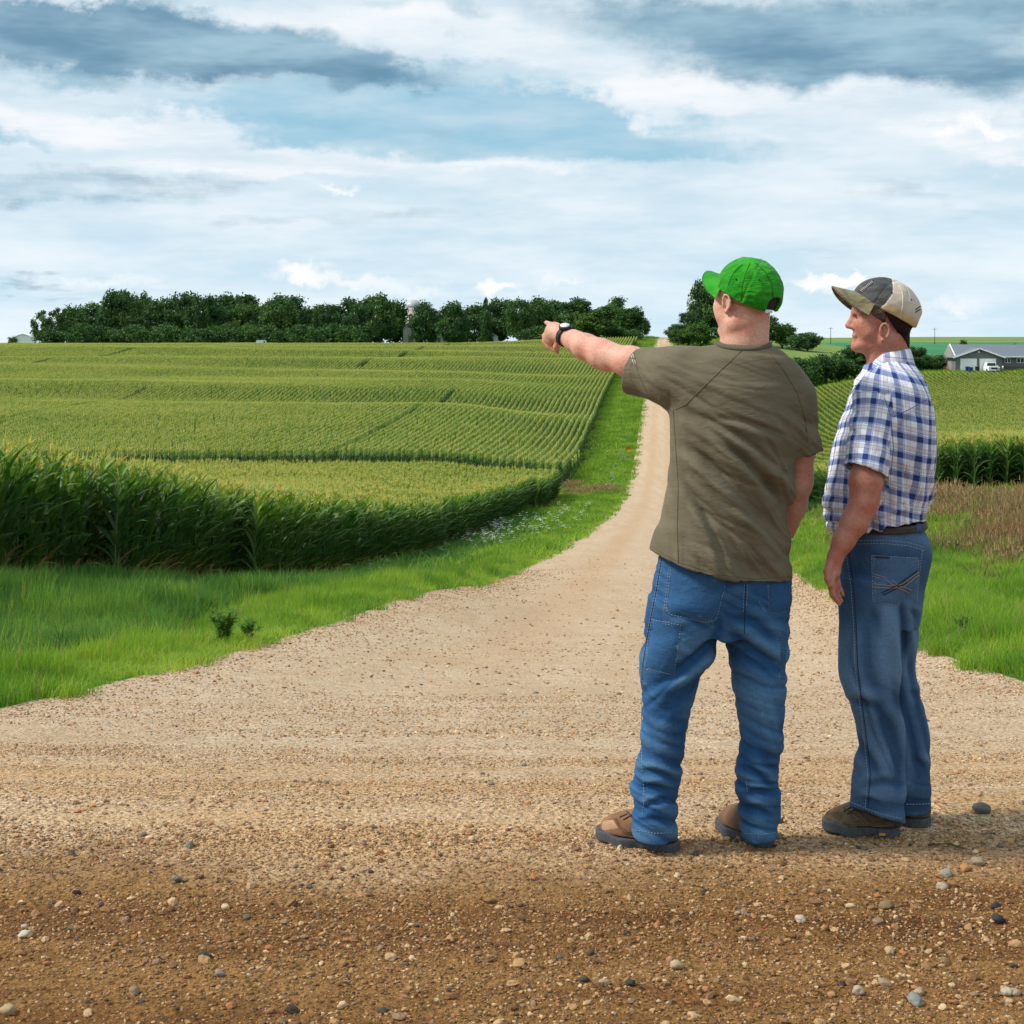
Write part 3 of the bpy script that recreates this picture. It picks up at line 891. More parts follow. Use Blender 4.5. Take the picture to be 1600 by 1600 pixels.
def build_flowers():
    m, t, b = material('petal_white', .8, .1); b.inputs['Base Color'].default_value = (.82, .84, .78, 1)
    srcs = []
    for k in range(3):
        R = random.Random(k); mb = MB(); V2, F2 = [], []
        n = 6
        for i in range(n):
            a = R.uniform(0, 6.28); r = R.uniform(.02, .16); hh = R.uniform(.4, .62)
            p = Vector((math.cos(a) * r, math.sin(a) * r, hh))
            mb.tube([(p.x * .4, p.y * .4, 0), p], .003, 3, False)
            for j in range(9):
                a2 = R.uniform(0, 6.28); rr = .045 * math.sqrt(R.random()); c = p + Vector((math.cos(a2) * rr, math.sin(a2) * rr, .01 - rr * .2)); s = .009
                o = len(V2); V2 += [(c.x - s, c.y - s, c.z), (c.x + s, c.y - s, c.z + .002), (c.x + s, c.y + s, c.z), (c.x - s, c.y + s, c.z + .003)]; F2.append((o, o + 1, o + 2, o + 3))
        V = mb.V + V2; Fc = mb.F + [tuple(i + len(mb.V) for i in f) for f in F2]
        srcs.append(mesh_np('wildflowers', V, Fc, [MAT_DITCH, m], False, [0] * len(mb.F) + [1] * len(F2)))
    P = []
    for (px, py, sx, sy, n) in [(750, 838, 34, 12, 46), (790, 828, 22, 9, 26), (835, 832, 16, 8, 8), (870, 818, 26, 7, 12), (895, 800, 16, 6, 9), (955, 742, 8, 14, 12), (975, 700, 5, 16, 10),
                                (600, 895, 20, 8, 10), (590, 918, 26, 8, 8), (510, 905, 12, 10, 5), (800, 840, 80, 14, 10), (985, 735, 5, 5, 8)]:
        for i in range(n):
            q = on_ground(px + rng.normal(0, sx), py + 12 + rng.normal(0, sy), 15)
            if q and road_l(np.array(q[1])) - q[0] > .4 and not in_corn(np.array([q[0]]), np.array([q[1]]))[0]: P.append(q)
    P = np.array([p for p in P if p[1] > 34]); n = len(P)
    sc = np.clip(P[:, 1] / 60, .7, 1.7)
    o = scatter('wildflowers', P, np.stack([0 * sc, 0 * sc, rng.uniform(0, 6.28, n)], 1), sc, rng.integers(0, 3, n), srcs)
    tag(o, 'loose drifts of small white wildflowers in the left ditch grass')


def weed(px, py, h, lab, seed, mat=None, wid=.5):
    q = on_ground(px, py)
    R = random.Random(seed)
    o = empty('weed_plant', q, 0, lab, 'plant')
    st = MB(); V, Fc = [], []
    for k in range(15):
        a = R.uniform(0, 6.28); r = R.uniform(.1, wid) * h
        top = Vector((math.cos(a) * r, math.sin(a) * r, h * R.uniform(.6, 1)))
        mid = top * .5 + Vector((0, 0, h * .1))
        st.tube([(0, 0, -.03), mid, top], [.008 * h, .006 * h, .003 * h], 4, False)
        for j in range(26):
            t = R.uniform(.08, 1); p = (mid * (2 * t) if t < .5 else mid.lerp(top, 2 * t - 1))
            blade(V, Fc, p, R.uniform(0, 6.28), R.uniform(-.1, .9), h * R.uniform(.14, .26), h * .07, .8, 2, .15)
    st.build('stem', MAT_STALK, o, True)
    link('foliage', mesh_np('foliage', V, Fc, mat or MAT_WEED, True), o)


MAT_WEED = m_grass('weed_leaf', (.06, .16, .03, 1), (.09, .20, .035, 1), (.14, .26, .045, 1), .4)
TP1 = on_ground(826, 790, 20) or (0, 60, 0)
TP2 = on_ground(930, 768, 20) or (5, 110, 0)
TP3 = on_ground(40, 895, 10) or (-8, 25, 0)
build_grass()
build_flowers()
weed(350, 1012, .40, 'dark leafy weed standing in the bright grass beside the left road edge', 1)
weed(388, 1006, .27, 'smaller dark weed just right of the tall dark weed at the left road edge', 2)
weed(595, 925, .34, 'pale green bushy weed in the left ditch grass', 3, MAT_DITCH)
weed(1505, 1000, .22, 'dark clump of weeds in the grass right of the man in the plaid shirt', 4)
weed(640, 905, .34, 'feathery green weed in the left ditch below the white wildflowers', 5, MAT_DITCH)


# ------------------------------------------------------------------ gravel stones
def stone_mesh(seed, sub=1, flat=.62):
    bm = bmesh.new(); bmesh.ops.create_icosphere(bm, subdivisions=sub, radius=1.0)
    P = np.array([v.co for v in bm.verts]); n = VN.fbm(P * .9 + seed * 3.7, 2); n2 = VN(P * 2.4 + seed)
    for v, a, c in zip(bm.verts, n, n2):
        v.co = Vector((v.co.x * (1.1 + .15 * math.sin(seed)), v.co.y * .85, v.co.z * flat)) * (1 + .42 * a + .20 * c + .10 * math.sin(9 * v.co.x + seed) * math.cos(7 * v.co.y))
    me = bpy.data.meshes.new('stone'); bm.to_mesh(me); bm.free()
    me.polygons.foreach_set('use_smooth', np.full(len(me.polygons), sub > 2)); me.materials.append(MAT_STONE)
    return me


def m_stone():
    m, t, b = material('gravel_stone', .85, .25)
    oi = t.N.new('ShaderNodeObjectInfo')
    c = t.ramp(oi.outputs['Random'], [(0, lin(150, 122, 92)), (.14, lin(190, 160, 122)), (.3, lin(132, 106, 80)), (.42, lin(205, 182, 152)), (.52, lin(168, 134, 100)), (.64, lin(156, 140, 122)),
                                       (.73, lin(176, 140, 116)), (.82, lin(222, 206, 180)), (.88, lin(120, 116, 110)), (.92, lin(186, 136, 100)), (.97, lin(84, 82, 80))], 'CONSTANT')
    c = t.mix(1.0, c, (1.0, .92, .80, 1), 'MULTIPLY')
    tc = t.N.new('ShaderNodeTexCoord').outputs['Object']
    n = t.noise(tc, 2.2, 4, .7)
    c = t.mix(t.mr(n, .3, .7, 0, .5), c, t.mix(1.0, c, (.62, .56, .48, 1), 'MULTIPLY'))
    wy = t.sep(oi.outputs['Location'])[1]
    # stones lying in the damp dirt are darker and browner
    c = t.mix(t.mr(wy, 5.1, 4.5, 0, .55), c, t.mix(1.0, c, (.62, .50, .38, 1), 'MULTIPLY'))
    t.put(b.inputs['Base Color'], c)
    return m


MAT_STONE = m_stone()


def build_stones():
    S1 = [stone_mesh(i, 1) for i in range(6)]; S2 = [stone_mesh(20 + i, 2) for i in range(6)]
    P, Sc = [], []
    for (y0, y1, den, r0, r1) in [(3.2, 5.0, 7500, .0022, .0065), (3.2, 5.2, 420, .006, .012), (3.2, 5.0, 30, .011, .018), (4.7, 7, 4200, .0026, .006), (4.7, 8, 130, .006, .012), (7, 11, 700, .004, .009),
                                  (11, 20, 45, .008, .018), (20, 45, 4, .015, .03)]:
        w = .37 * y1 + .1; n = int((y1 - y0) * 2 * w * den)
        X = rng.uniform(-w, w, n); Y = rng.uniform(y0, y1, n)
        nz = 1.3 * VN(np.stack([X * .35, Y * 3.6, 0 * X + 2], 1)) + .5 * VN(np.stack([X * 4, Y * 8, 0 * X + 7], 1))
        k = (np.abs(X / Y) < .36) & (road_l(Y) < X) & (road_r(Y) > X) & (nz + rng.uniform(-.7, .9, n) > 0)
        # drifts of loose stones gather along the edges
        X, Y = X[k], Y[k]; n = len(X)
        r = r0 * (r1 / r0) ** (rng.random(n) ** 2.2)
        P.append(np.stack([X, Y, H(X, Y) + r * .22], 1)); Sc.append(r)
    for side in (-1, 1):
        n = 5200; Y = rng.uniform(7.5, 40, n); off = np.abs(rng.normal(0, .34, n)) * (1 + Y / 40)
        X = (road_l(Y) + off) if side < 0 else (road_r(Y) - off)
        k = np.abs(X / Y) < .37; X, Y = X[k], Y[k]; r = rng.uniform(.003, .008, len(X)) * (1 + Y / 40)
        P.append(np.stack([X, Y, H(X, Y) + r * .3], 1)); Sc.append(r)
    P = np.concatenate(P); Sc = np.concatenate(Sc); n = len(P)
    idx = np.where(Sc > .010, rng.integers(6, 12, n), rng.integers(0, 6, n))
    sc3 = Sc[:, None] * rng.uniform(.8, 1.25, (n, 3))
    print('stones', n)
    o = scatter('gravel', P, np.stack([rng.normal(0, .25, n), rng.normal(0, .25, n), rng.uniform(0, 6.28, n)], 1), sc3, idx, S1 + S2)
    tag(o, 'loose gravel and pebbles strewn over the dirt road')
    # the stones big enough to point at
    big = [(1057, 1520, 11, (214, 196, 168), 'pale cream pebble alone in the brown dirt below the left boots'),
           (1251, 1446, 9, (222, 212, 196), 'round whitish pebble in brown dirt right of centre'),
           (1560, 1447, 11, (70, 72, 82), 'blocky dark blue grey stone near the right edge'),
           (1556, 1426, 7, (62, 66, 78), 'small dark stone just above the blocky dark stone'),
           (1384, 1420, 10, (160, 140, 110), 'two toned tan pebble in the dirt at lower right'),
           (1478, 1369, 9, (176, 176, 170), 'flat light grey pebble below the plaid man'),
           (1508, 1367, 9, (206, 158, 104), 'orange tan pebble beside a flat grey pebble'),
           (1528, 1356, 11, (188, 174, 160), 'rounded pinkish grey stone near the right edge'),
           (1472, 1388, 9, (208, 194, 172), 'pale tan pebble below the flat grey pebble'),
           (1388, 1491, 8, (212, 192, 156), 'cream pebble on bare brown dirt at lower right'),
           (1430, 1576, 12, (158, 166, 168), 'blue grey stone at the bottom right'),
           (1436, 1553, 9, (204, 184, 160), 'pale pebble at the bottom right among gravel'),
           (1381, 1544, 9, (190, 172, 148), 'tan angular pebble near the bottom at right'),
           (1340, 1553, 11, (206, 192, 172), 'light flat stone near the bottom at right'),
           (1572, 1556, 10, (216, 204, 186), 'whitish stone in the bottom right corner'),
           (1586, 1557, 9, (196, 180, 160), 'tan stone in the far bottom right corner'),
           (40, 1470, 9, (226, 220, 208), 'bright white pebble near the left edge'),
           (38, 1457, 6, (214, 208, 190), 'small white pebble above the bright white pebble'),
           (120, 1399, 6, (66, 72, 84), 'small dark blue pebble in the brown dirt at left'),
           (318, 1508, 10, (70, 84, 86), 'dark greenish stone in the dirt at lower left'),
           (344, 1533, 9, (168, 162, 158), 'grey flat pebble at the lower left'),
           (210, 1562, 10, (168, 148, 122), 'tan rounded stone near the bottom at left'),
           (12, 1592, 12, (196, 176, 144), 'tan stone in the bottom left corner'),
           (276, 1384, 9, (128, 130, 124), 'flat grey green stone in the brown dirt at left'),
           (296, 1328, 8, (142, 150, 146), 'grey stone at the border of dry and damp dirt'),
           (456, 1586, 9, (92, 78, 66), 'dark brown stone at the bottom left of centre'),
           (1532, 1276, 14, (112, 114, 120), 'dark grey stone on pale gravel right of the plaid man'),
           (1370, 1314, 9, (120, 106, 90), 'brownish stone beside the hiking shoe'),
           (1218, 1290, 7, (150, 130, 104), 'tan stone between the two men on pale gravel'),
           (985, 1547, 9, (76, 80, 74), 'dark green grey pebble near the bottom centre'),
           (945, 1552, 9, (206, 188, 158), 'cream pebble near the bottom centre')]
    for k, (px, py, r, c, lab) in enumerate(big):
        q = on_ground(px, py, 2.5)
        R = r / 2333 * q[1]
        me = stone_mesh(60 + k, 3, .66); me.materials.clear()
        me.materials.append(simple_mat('stone_skin', tuple(v * k_ for k_, v in zip((.60, .55, .48), lin(*(c if max(c) > 120 else tuple(int(.5 * v + .5 * sum(c) / 3) for v in c)))[:3])), .85, .2, .22, 60.0))
        o = link('stone', me, None, (q[0], q[1], q[2] + R * .35), (rng.normal(0, .2), rng.normal(0, .2), rng.uniform(0, 6.28)))
        o.scale = (R,) * 3
        tag(o, lab, 'stone')


build_stones()
# a few bits of dry straw
for k, (px, py, L, a) in enumerate([(1480, 1328, .12, .35), (1476, 1326, .10, .15), (1484, 1331, .09, .5)]):
    q = on_ground(px, py, 2.5); mb = MB()
    mb.tube([(-L / 2, 0, .004), (0, .004, .012), (L / 2, 0, .004)], .0016, 5)
    o = mb.build('straw', MAT_TAN, None, True, q, (0, 0, -a)); tag(o, ('longest dry pale straw on the gravel below the plaid man', 'nearly level middle straw of three below the plaid man', 'shortest and steepest straw of three below the plaid man')[k], 'straw', 'straws on the gravel below the plaid man')


# ------------------------------------------------------------------ trees
def m_crown(name, c1, c2, c3):
    m, t, b = material(name, .7, .2)
    oi = t.N.new('ShaderNodeObjectInfo')
    tone = t.attr('tone')
    r = t.m('ADD', t.m('MULTIPLY', tone, .7), t.m('MULTIPLY', oi.outputs['Random'], .3))
    c = t.ramp(r, [(0.05, c1), (0.5, c2), (0.95, c3)])
    t.put(b.inputs['Base Color'], c)
    tr = t.N.new('ShaderNodeBsdfTranslucent'); t.put(tr.inputs[0], c)
    ms = t.N.new('ShaderNodeMixShader'); ms.inputs[0].default_value = .22
    t.L.new(b.outputs[0], ms.inputs[1]); t.L.new(tr.outputs[0], ms.inputs[2])
    t.L.new(ms.outputs[0], m.node_tree.nodes['Material Output'].inputs[0])
    return m


CR_DARK = m_crown('crown_dark', (.030, .076, .026, 1), (.060, .130, .036, 1), (.125, .215, .050, 1))
CR_MID = m_crown('crown_mid', (.036, .088, .024, 1), (.065, .145, .030, 1), (.125, .21, .045, 1))
CR_LIGHT = m_crown('crown_light', (.04, .09, .02, 1), (.08, .15, .025, 1), (.14, .21, .04, 1))
MAT_BARK = simple_mat('bark', (.09, .075, .06), .95, .1, .35, 6)


def tree_mesh(seed, shape='round', leaf=.62, nleaf=7400, cm=CR_DARK):
    """unit tree, 10 m tall, crown as thousands of leaf sprays"""
    R = np.random.default_rng(seed)
    # cluster centres
    nc = 74; C = []
    while len(C) < nc:
        p = R.uniform(-1, 1, 3); 
        if shape == 'spruce':
            z = (p[2] + 1) / 2; rr = (1 - z) * .95 + .04
            if math.hypot(p[0], p[1]) > rr: continue
            C.append((p[0] * 2.1, p[1] * 2.1, .9 + z * 8.6, .5 + .5 * (1 - z)))
            continue
        if np.linalg.norm(p) > 1: continue
        if shape == 'round': q = (p[0] * 3.7, p[1] * 3.7, 5.3 + p[2] * 3.9)
        elif shape == 'tall': q = (p[0] * 2.3, p[1] * 2.3, 5.3 + p[2] * 4.3)
        elif shape == 'wide': q = (p[0] * 4.8, p[1] * 4.2, 5.0 + p[2] * 3.7)
        elif shape == 'sparse': q = (p[0] * 3.4, p[1] * 3.4, 5.6 + p[2] * 3.6)
        else: q = (p[0] * 3.0, p[1] * 3.0, 2.6 + p[2] * 2.4)
        q = np.array(q); q[:2] *= 1 + .18 * math.sin(q[2] * 1.3 + seed)
        C.append((q[0], q[1], q[2], R.uniform(.8, 1.45) * (.8 if shape == 'sparse' else 1)))
    C = np.array(C)
    if shape == 'sparse': C = C[:38]
    per = nleaf // len(C)
    i = np.repeat(np.arange(len(C)), per); n = len(i)
    d = R.normal(size=(n, 3)); d /= np.linalg.norm(d, axis=1)[:, None]
    rad = C[i, 3:4] * R.uniform(.25, 1.15, (n, 1)) * np.array([[1.05, 1.05, .8]])
    P = C[i, :3] + d * rad
    a = R.normal(size=(n, 3)) + d * .8; a /= np.linalg.norm(a, axis=1)[:, None]
    b = np.cross(a, R.normal(size=(n, 3))); b /= np.linalg.norm(b, axis=1)[:, None]; c = np.cross(a, b)
    s = leaf * R.uniform(.5, 1.1, (n, 1)) * .5
    V = np.stack([P - b * s, P + c * s * .6, P + b * s, P - c * s * .6], 1).reshape(-1, 3)
    V[:, 2] = np.maximum(V[:, 2], .05)
    Fc = np.arange(n * 4).reshape(-1, 4)
    crown = mesh_np('crown', V, Fc, cm, False)
    tone = np.repeat(np.clip(R.normal(.45, .24, len(C))[i] + R.normal(0, .12, n), 0, 1), 4)
    at = crown.attributes.new('tone', 'FLOAT', 'POINT'); at.data.foreach_set('value', tone.astype(np.float32))
    mb = MB()
    top = 7.0 if shape != 'bush' else 2.0
    tr = [(0, 0, -.5), (.08, .05, top * .25), (-.05, .1, top * .55), (.1, 0, top)]
    mb.tube(tr, [.30, .24, .17, .05], 8)
    for k in range(9):
        t = C[R.integers(0, len(C))]; z0 = R.uniform(.2, .7) * top
        mb.tube([(0, 0, z0), (t[0] * .5, t[1] * .5, (z0 + t[2]) / 2 + .3), (t[0], t[1], t[2])], [.11, .07, .02], 5, False)
    trunk = mesh_np('trunk', mb.V, mb.F, MAT_BARK, True)
    return crown, trunk


def build_trees():
    KINDS = {'round': [tree_mesh(1, 'round'), tree_mesh(2, 'round'), tree_mesh(3, 'round', cm=CR_MID), tree_mesh(12, 'round')],
             'tall': [tree_mesh(4, 'tall'), tree_mesh(5, 'tall'), tree_mesh(13, 'tall', cm=CR_MID)], 'wide': [tree_mesh(6, 'wide'), tree_mesh(7, 'wide', cm=CR_MID)],
             'sparse': [tree_mesh(8, 'sparse', .6, 3000)], 'spruce': [tree_mesh(9, 'spruce', .5)], 'bush': [tree_mesh(10, 'bush', .6, 3000, CR_MID), tree_mesh(11, 'bush', .6, 3000)],
             'light': [tree_mesh(14, 'round', cm=CR_LIGHT)]}
    WID = {'round': 8.6, 'tall': 5.8, 'wide': 10.8, 'sparse': 8.0, 'spruce': 3.9, 'bush': 7.4, 'light': 8.6}
    HT = {'round': 9.7, 'tall': 10.1, 'wide': 9.2, 'sparse': 9.6, 'spruce': 9.8, 'bush': 5.4, 'light': 9.7}
    cnt = [0]

    for kd, lst in KINDS.items():
        hs, ws = [], []
        for cr, tk in lst:
            v = np.empty(len(cr.vertices) * 3, np.float32); cr.vertices.foreach_get('co', v); v = v.reshape(-1, 3)
            hs.append(np.percentile(v[:, 2], 99.3)); ws.append(np.percentile(v[:, 0], 98) - np.percentile(v[:, 0], 2))
        HT[kd] = float(np.mean(hs)); WID[kd] = float(np.mean(ws))

    def place(px, top, wpx, Y, kind, lab, group=None, cat='tree', name=None, zb=None):
        X = (px - 800) / 2333 * Y; z0 = Hs(X, Y) if zb is None else zb
        zt = CAMZ + (530 - top) / 2333 * Y
        k = KINDS[kind]; cr, tk = k[cnt[0] % len(k)]; cnt[0] += 1
        o = empty(name or {'spruce': 'spruce_tree', 'bush': 'shrub'}.get(kind, 'leafy_tree'), (X, Y, z0), rng.uniform(0, 6.28), lab, cat, group)
        sz = (zt - z0) / HT[kind]; sx = wpx / 2333 * Y / WID[kind]
        o.scale = (sx, sx, sz)
        link('crown', cr, o); link('trunk', tk, o)

    G = 'trees of the long line on the left horizon'
    GL = 'dark leafy tree in the long tree line on the left horizon'
    main = [(66, 488, 30, 'sparse', 'thin open crowned tree at the left end of the tree line'), (90, 484, 26, 'sparse', 'second thin tree from the left end of the tree line'),
            (118, 480, 40, 'round', 'rounded low tree third from the left end of the tree line'), (84, 518, 40, 'bush', 'low light green shrub at the left foot of the tree line'),
            (150, 474, 40, 'round', GL), (182, 463, 40, 'round', GL), (196, 461, 34, 'tall', 'tallest dark tree in the left third of the tree line'), (222, 463, 46, 'wide', GL),
            (255, 467, 44, 'round', GL), (288, 466, 46, 'round', GL), (318, 464, 44, 'wide', GL), (350, 466, 44, 'round', GL), (382, 466, 38, 'tall', GL), (378, 484, 40, 'round', GL),
            (412, 474, 38, 'round', GL), (438, 467, 42, 'round', GL), (462, 466, 34, 'tall', 'tall dark tree just left of the dip in the tree line'),
            (488, 484, 40, 'round', GL), (512, 478, 40, 'wide', GL), (545, 470, 40, 'tall', 'tall tree right of the dip in the tree line'), (566, 474, 34, 'round', GL), (590, 468, 44, 'round', GL),
            (618, 472, 36, 'round', 'dark tree just left of the silo dome'), (664, 477, 34, 'round', 'dark tree just right of the silo dome'), (684, 486, 30, 'round', GL),
            (708, 479, 34, 'round', GL), (716, 484, 26, 'tall', GL), (742, 481, 40, 'round', GL), (759, 470, 14, 'spruce', 'slim pointed spruce rising above the tree line'),
            (782, 474, 44, 'round', GL), (812, 470, 42, 'wide', GL), (842, 470, 40, 'round', GL), (870, 470, 44, 'round', GL), (902, 472, 40, 'round', GL), (900, 492, 44, 'round', GL),
            (927, 486, 46, 'light', 'light green rounded tree in front of the dark trees above the wristwatch'), (950, 477, 34, 'round', GL),
            (967, 467, 26, 'tall', 'tall spiky dark tree near the right end of the tree line'), (985, 481, 36, 'round', 'dark tree second from the right end of the tree line'),
            (1000, 498, 24, 'round', 'lowest dark tree at the right end of the tree line')]
    ORD = ['first', 'second', 'third', 'fourth', 'fifth', 'sixth', 'seventh', 'eighth', 'ninth', 'tenth', 'eleventh', 'twelfth', 'thirteenth', 'fourteenth', 'fifteenth', 'sixteenth', 'seventeenth', 'eighteenth',
           'nineteenth', 'twentieth', 'twenty-first', 'twenty-second', 'twenty-third', 'twenty-fourth', 'twenty-fifth', 'twenty-sixth', 'twenty-seventh', 'twenty-eighth', 'twenty-ninth', 'thirtieth',
           'thirty-first', 'thirty-second', 'thirty-third', 'thirty-fourth', 'thirty-fifth', 'thirty-sixth', 'thirty-seventh', 'thirty-eighth', 'thirty-ninth', 'fortieth', 'forty-first']
    order = sorted(range(len(main)), key=lambda i: main[i][0])
    main = [(a, b, c, d, e if e != GL else '%s tree, %s from the left in the long tree line' % ({'wide': 'broad dark', 'tall': 'tall dark'}.get(d, 'rounded dark'), ORD[order.index(i)])) for i, (a, b, c, d, e) in enumerate(main)]
    for k, (px, top, w, kind, lab) in enumerate(main):
        Y = 470 + (k * 37 % 5) * 9 + (12 if 'light' not in lab else -14)
        place(px, top - 1, w * 1.22, Y, kind, lab, G)
    # undergrowth that closes the foot of the wood, with openings near the farmyard
    for k, px in enumerate(list(range(130, 560, 26)) + [830, 852, 880, 905, 960, 985]):
        place(px, 507 + (k * 7 % 5) * 2, 42, 462 + (k * 13 % 7), 'bush', 'low dark bush, %s from the left at the foot of the tree line' % ORD[k], 'bushes at the foot of the tree line', 'bush')
    G2 = 'trees beyond the road crest on the right'
    for (px, top, w, kind, lab, Y) in [(1060, 508, 30, 'round', 'small rounded tree right of the far road crest', 425), (1076, 486, 34, 'round', 'dark tree partly behind the tallest right hand tree', 430),
                                       (1100, 447, 44, 'round', 'tallest dark tree beyond the road left of the green cap', 436), (1128, 455, 46, 'round', 'dark tree hidden behind the green cap', 440),
                                       (1095, 505, 50, 'wide', 'lower broad tree in front of the tallest right hand tree', 420),
                                       (1160, 470, 50, 'wide', 'dark tree behind the neck of the man in the green cap', 432), (1196, 496, 40, 'round', 'dark tree right of the green cap', 428),
                                       (1222, 506, 40, 'round', 'rounded dark tree between the two men', 426), (1244, 524, 34, 'bush', 'low dark tree between the two men', 420),
                                       (1262, 519, 34, 'round', 'small separate round tree just left of the plaid man', 424)]:
        place(px, top, w, Y, kind, lab, G2)
    G3 = 'shrubs of the hedge left of the farmhouse'
    for k, (px, top, w, kind) in enumerate([(1240, 562, 40, 'bush'), (1264, 559, 40, 'bush'), (1288, 556, 38, 'bush'), (1314, 552, 44, 'bush'), (1335, 544, 44, 'round'), (1360, 552, 40, 'bush'), (1385, 554, 40, 'bush'), (1410, 550, 40, 'bush'),
                                            (1432, 545, 34, 'round'), (1452, 556, 36, 'bush'), (1472, 556, 34, 'bush')]):
        lab = {0: 'leftmost shrub of the hedge beyond the right cornfield', 4: 'taller bright green shrub behind the chin of the plaid man', 8: 'taller shrub behind the collar of the plaid man',
               10: 'shrub at the left corner of the farmhouse'}.get(k, 'dark green shrub, %s from the left in the hedge beyond the right cornfield' % ORD[k])
        place(px, top, w, 262 + (k * 5 % 4), kind, lab, G3, 'shrub', 'shrub')
    place(1506, 533, 16, 330, 'light', 'small light green treetop above the farmhouse roof', None)
    place(1582, 538, 26, 300, 'sparse', 'thin tree behind the farmhouse roof at the right edge', None)
    place(20, 526, 14, 640, 'round', 'tiny dark tree beside the far white barn on the left horizon', None)


build_trees()


# ------------------------------------------------------------------ farm buildings and small things
def at_px(px, Y): return (px - 800) / 2333 * Y


def z_px(py, Y): return CAMZ + (530 - py) / 2333 * Y


M_SIDE_DK = simple_mat('siding_dark', (.17, .172, .18), .8, .2, .08, 3)
M_SIDE_LT = simple_mat('siding_light', (.30, .29, .26), .8, .2, .06, 3)
M_ROOF = simple_mat('roof_shingles', (.17, .195, .23), .9, .1, .18, 14)
M_WHITE = simple_mat('white_paint', (.92, .92, .90), .5, .4, .03, 3)
M_GLASS = simple_mat('window_glass', (.03, .035, .04), .1, .6, .1, 3)
M_BRICK = simple_mat('stone_skirt', (.13, .115, .10), .9, .1, .3, 10)


def prism(mb, pts, y0, y1):
    """extrude an x,z outline from y0 to y1"""
    n = len(pts)
    V = [(p[0], y0, p[1]) for p in pts] + [(p[0], y1, p[1]) for p in pts]
    mb.add(V, [tuple(range(n))[::-1], tuple(range(n, 2 * n))] + [(i, (i + 1) % n, n + (i + 1) % n, n + i) for i in range(n)])


def slab(mb, a, b, th, y0, y1):
    """sloping board between two x,z points"""
    dx, dz = b[0] - a[0], b[1] - a[1]; L = math.hypot(dx, dz); nx, nz = -dz / L * th, dx / L * th
    prism(mb, [a, b, (b[0] + nx, b[1] + nz), (a[0] + nx, a[1] + nz)], y0, y1)


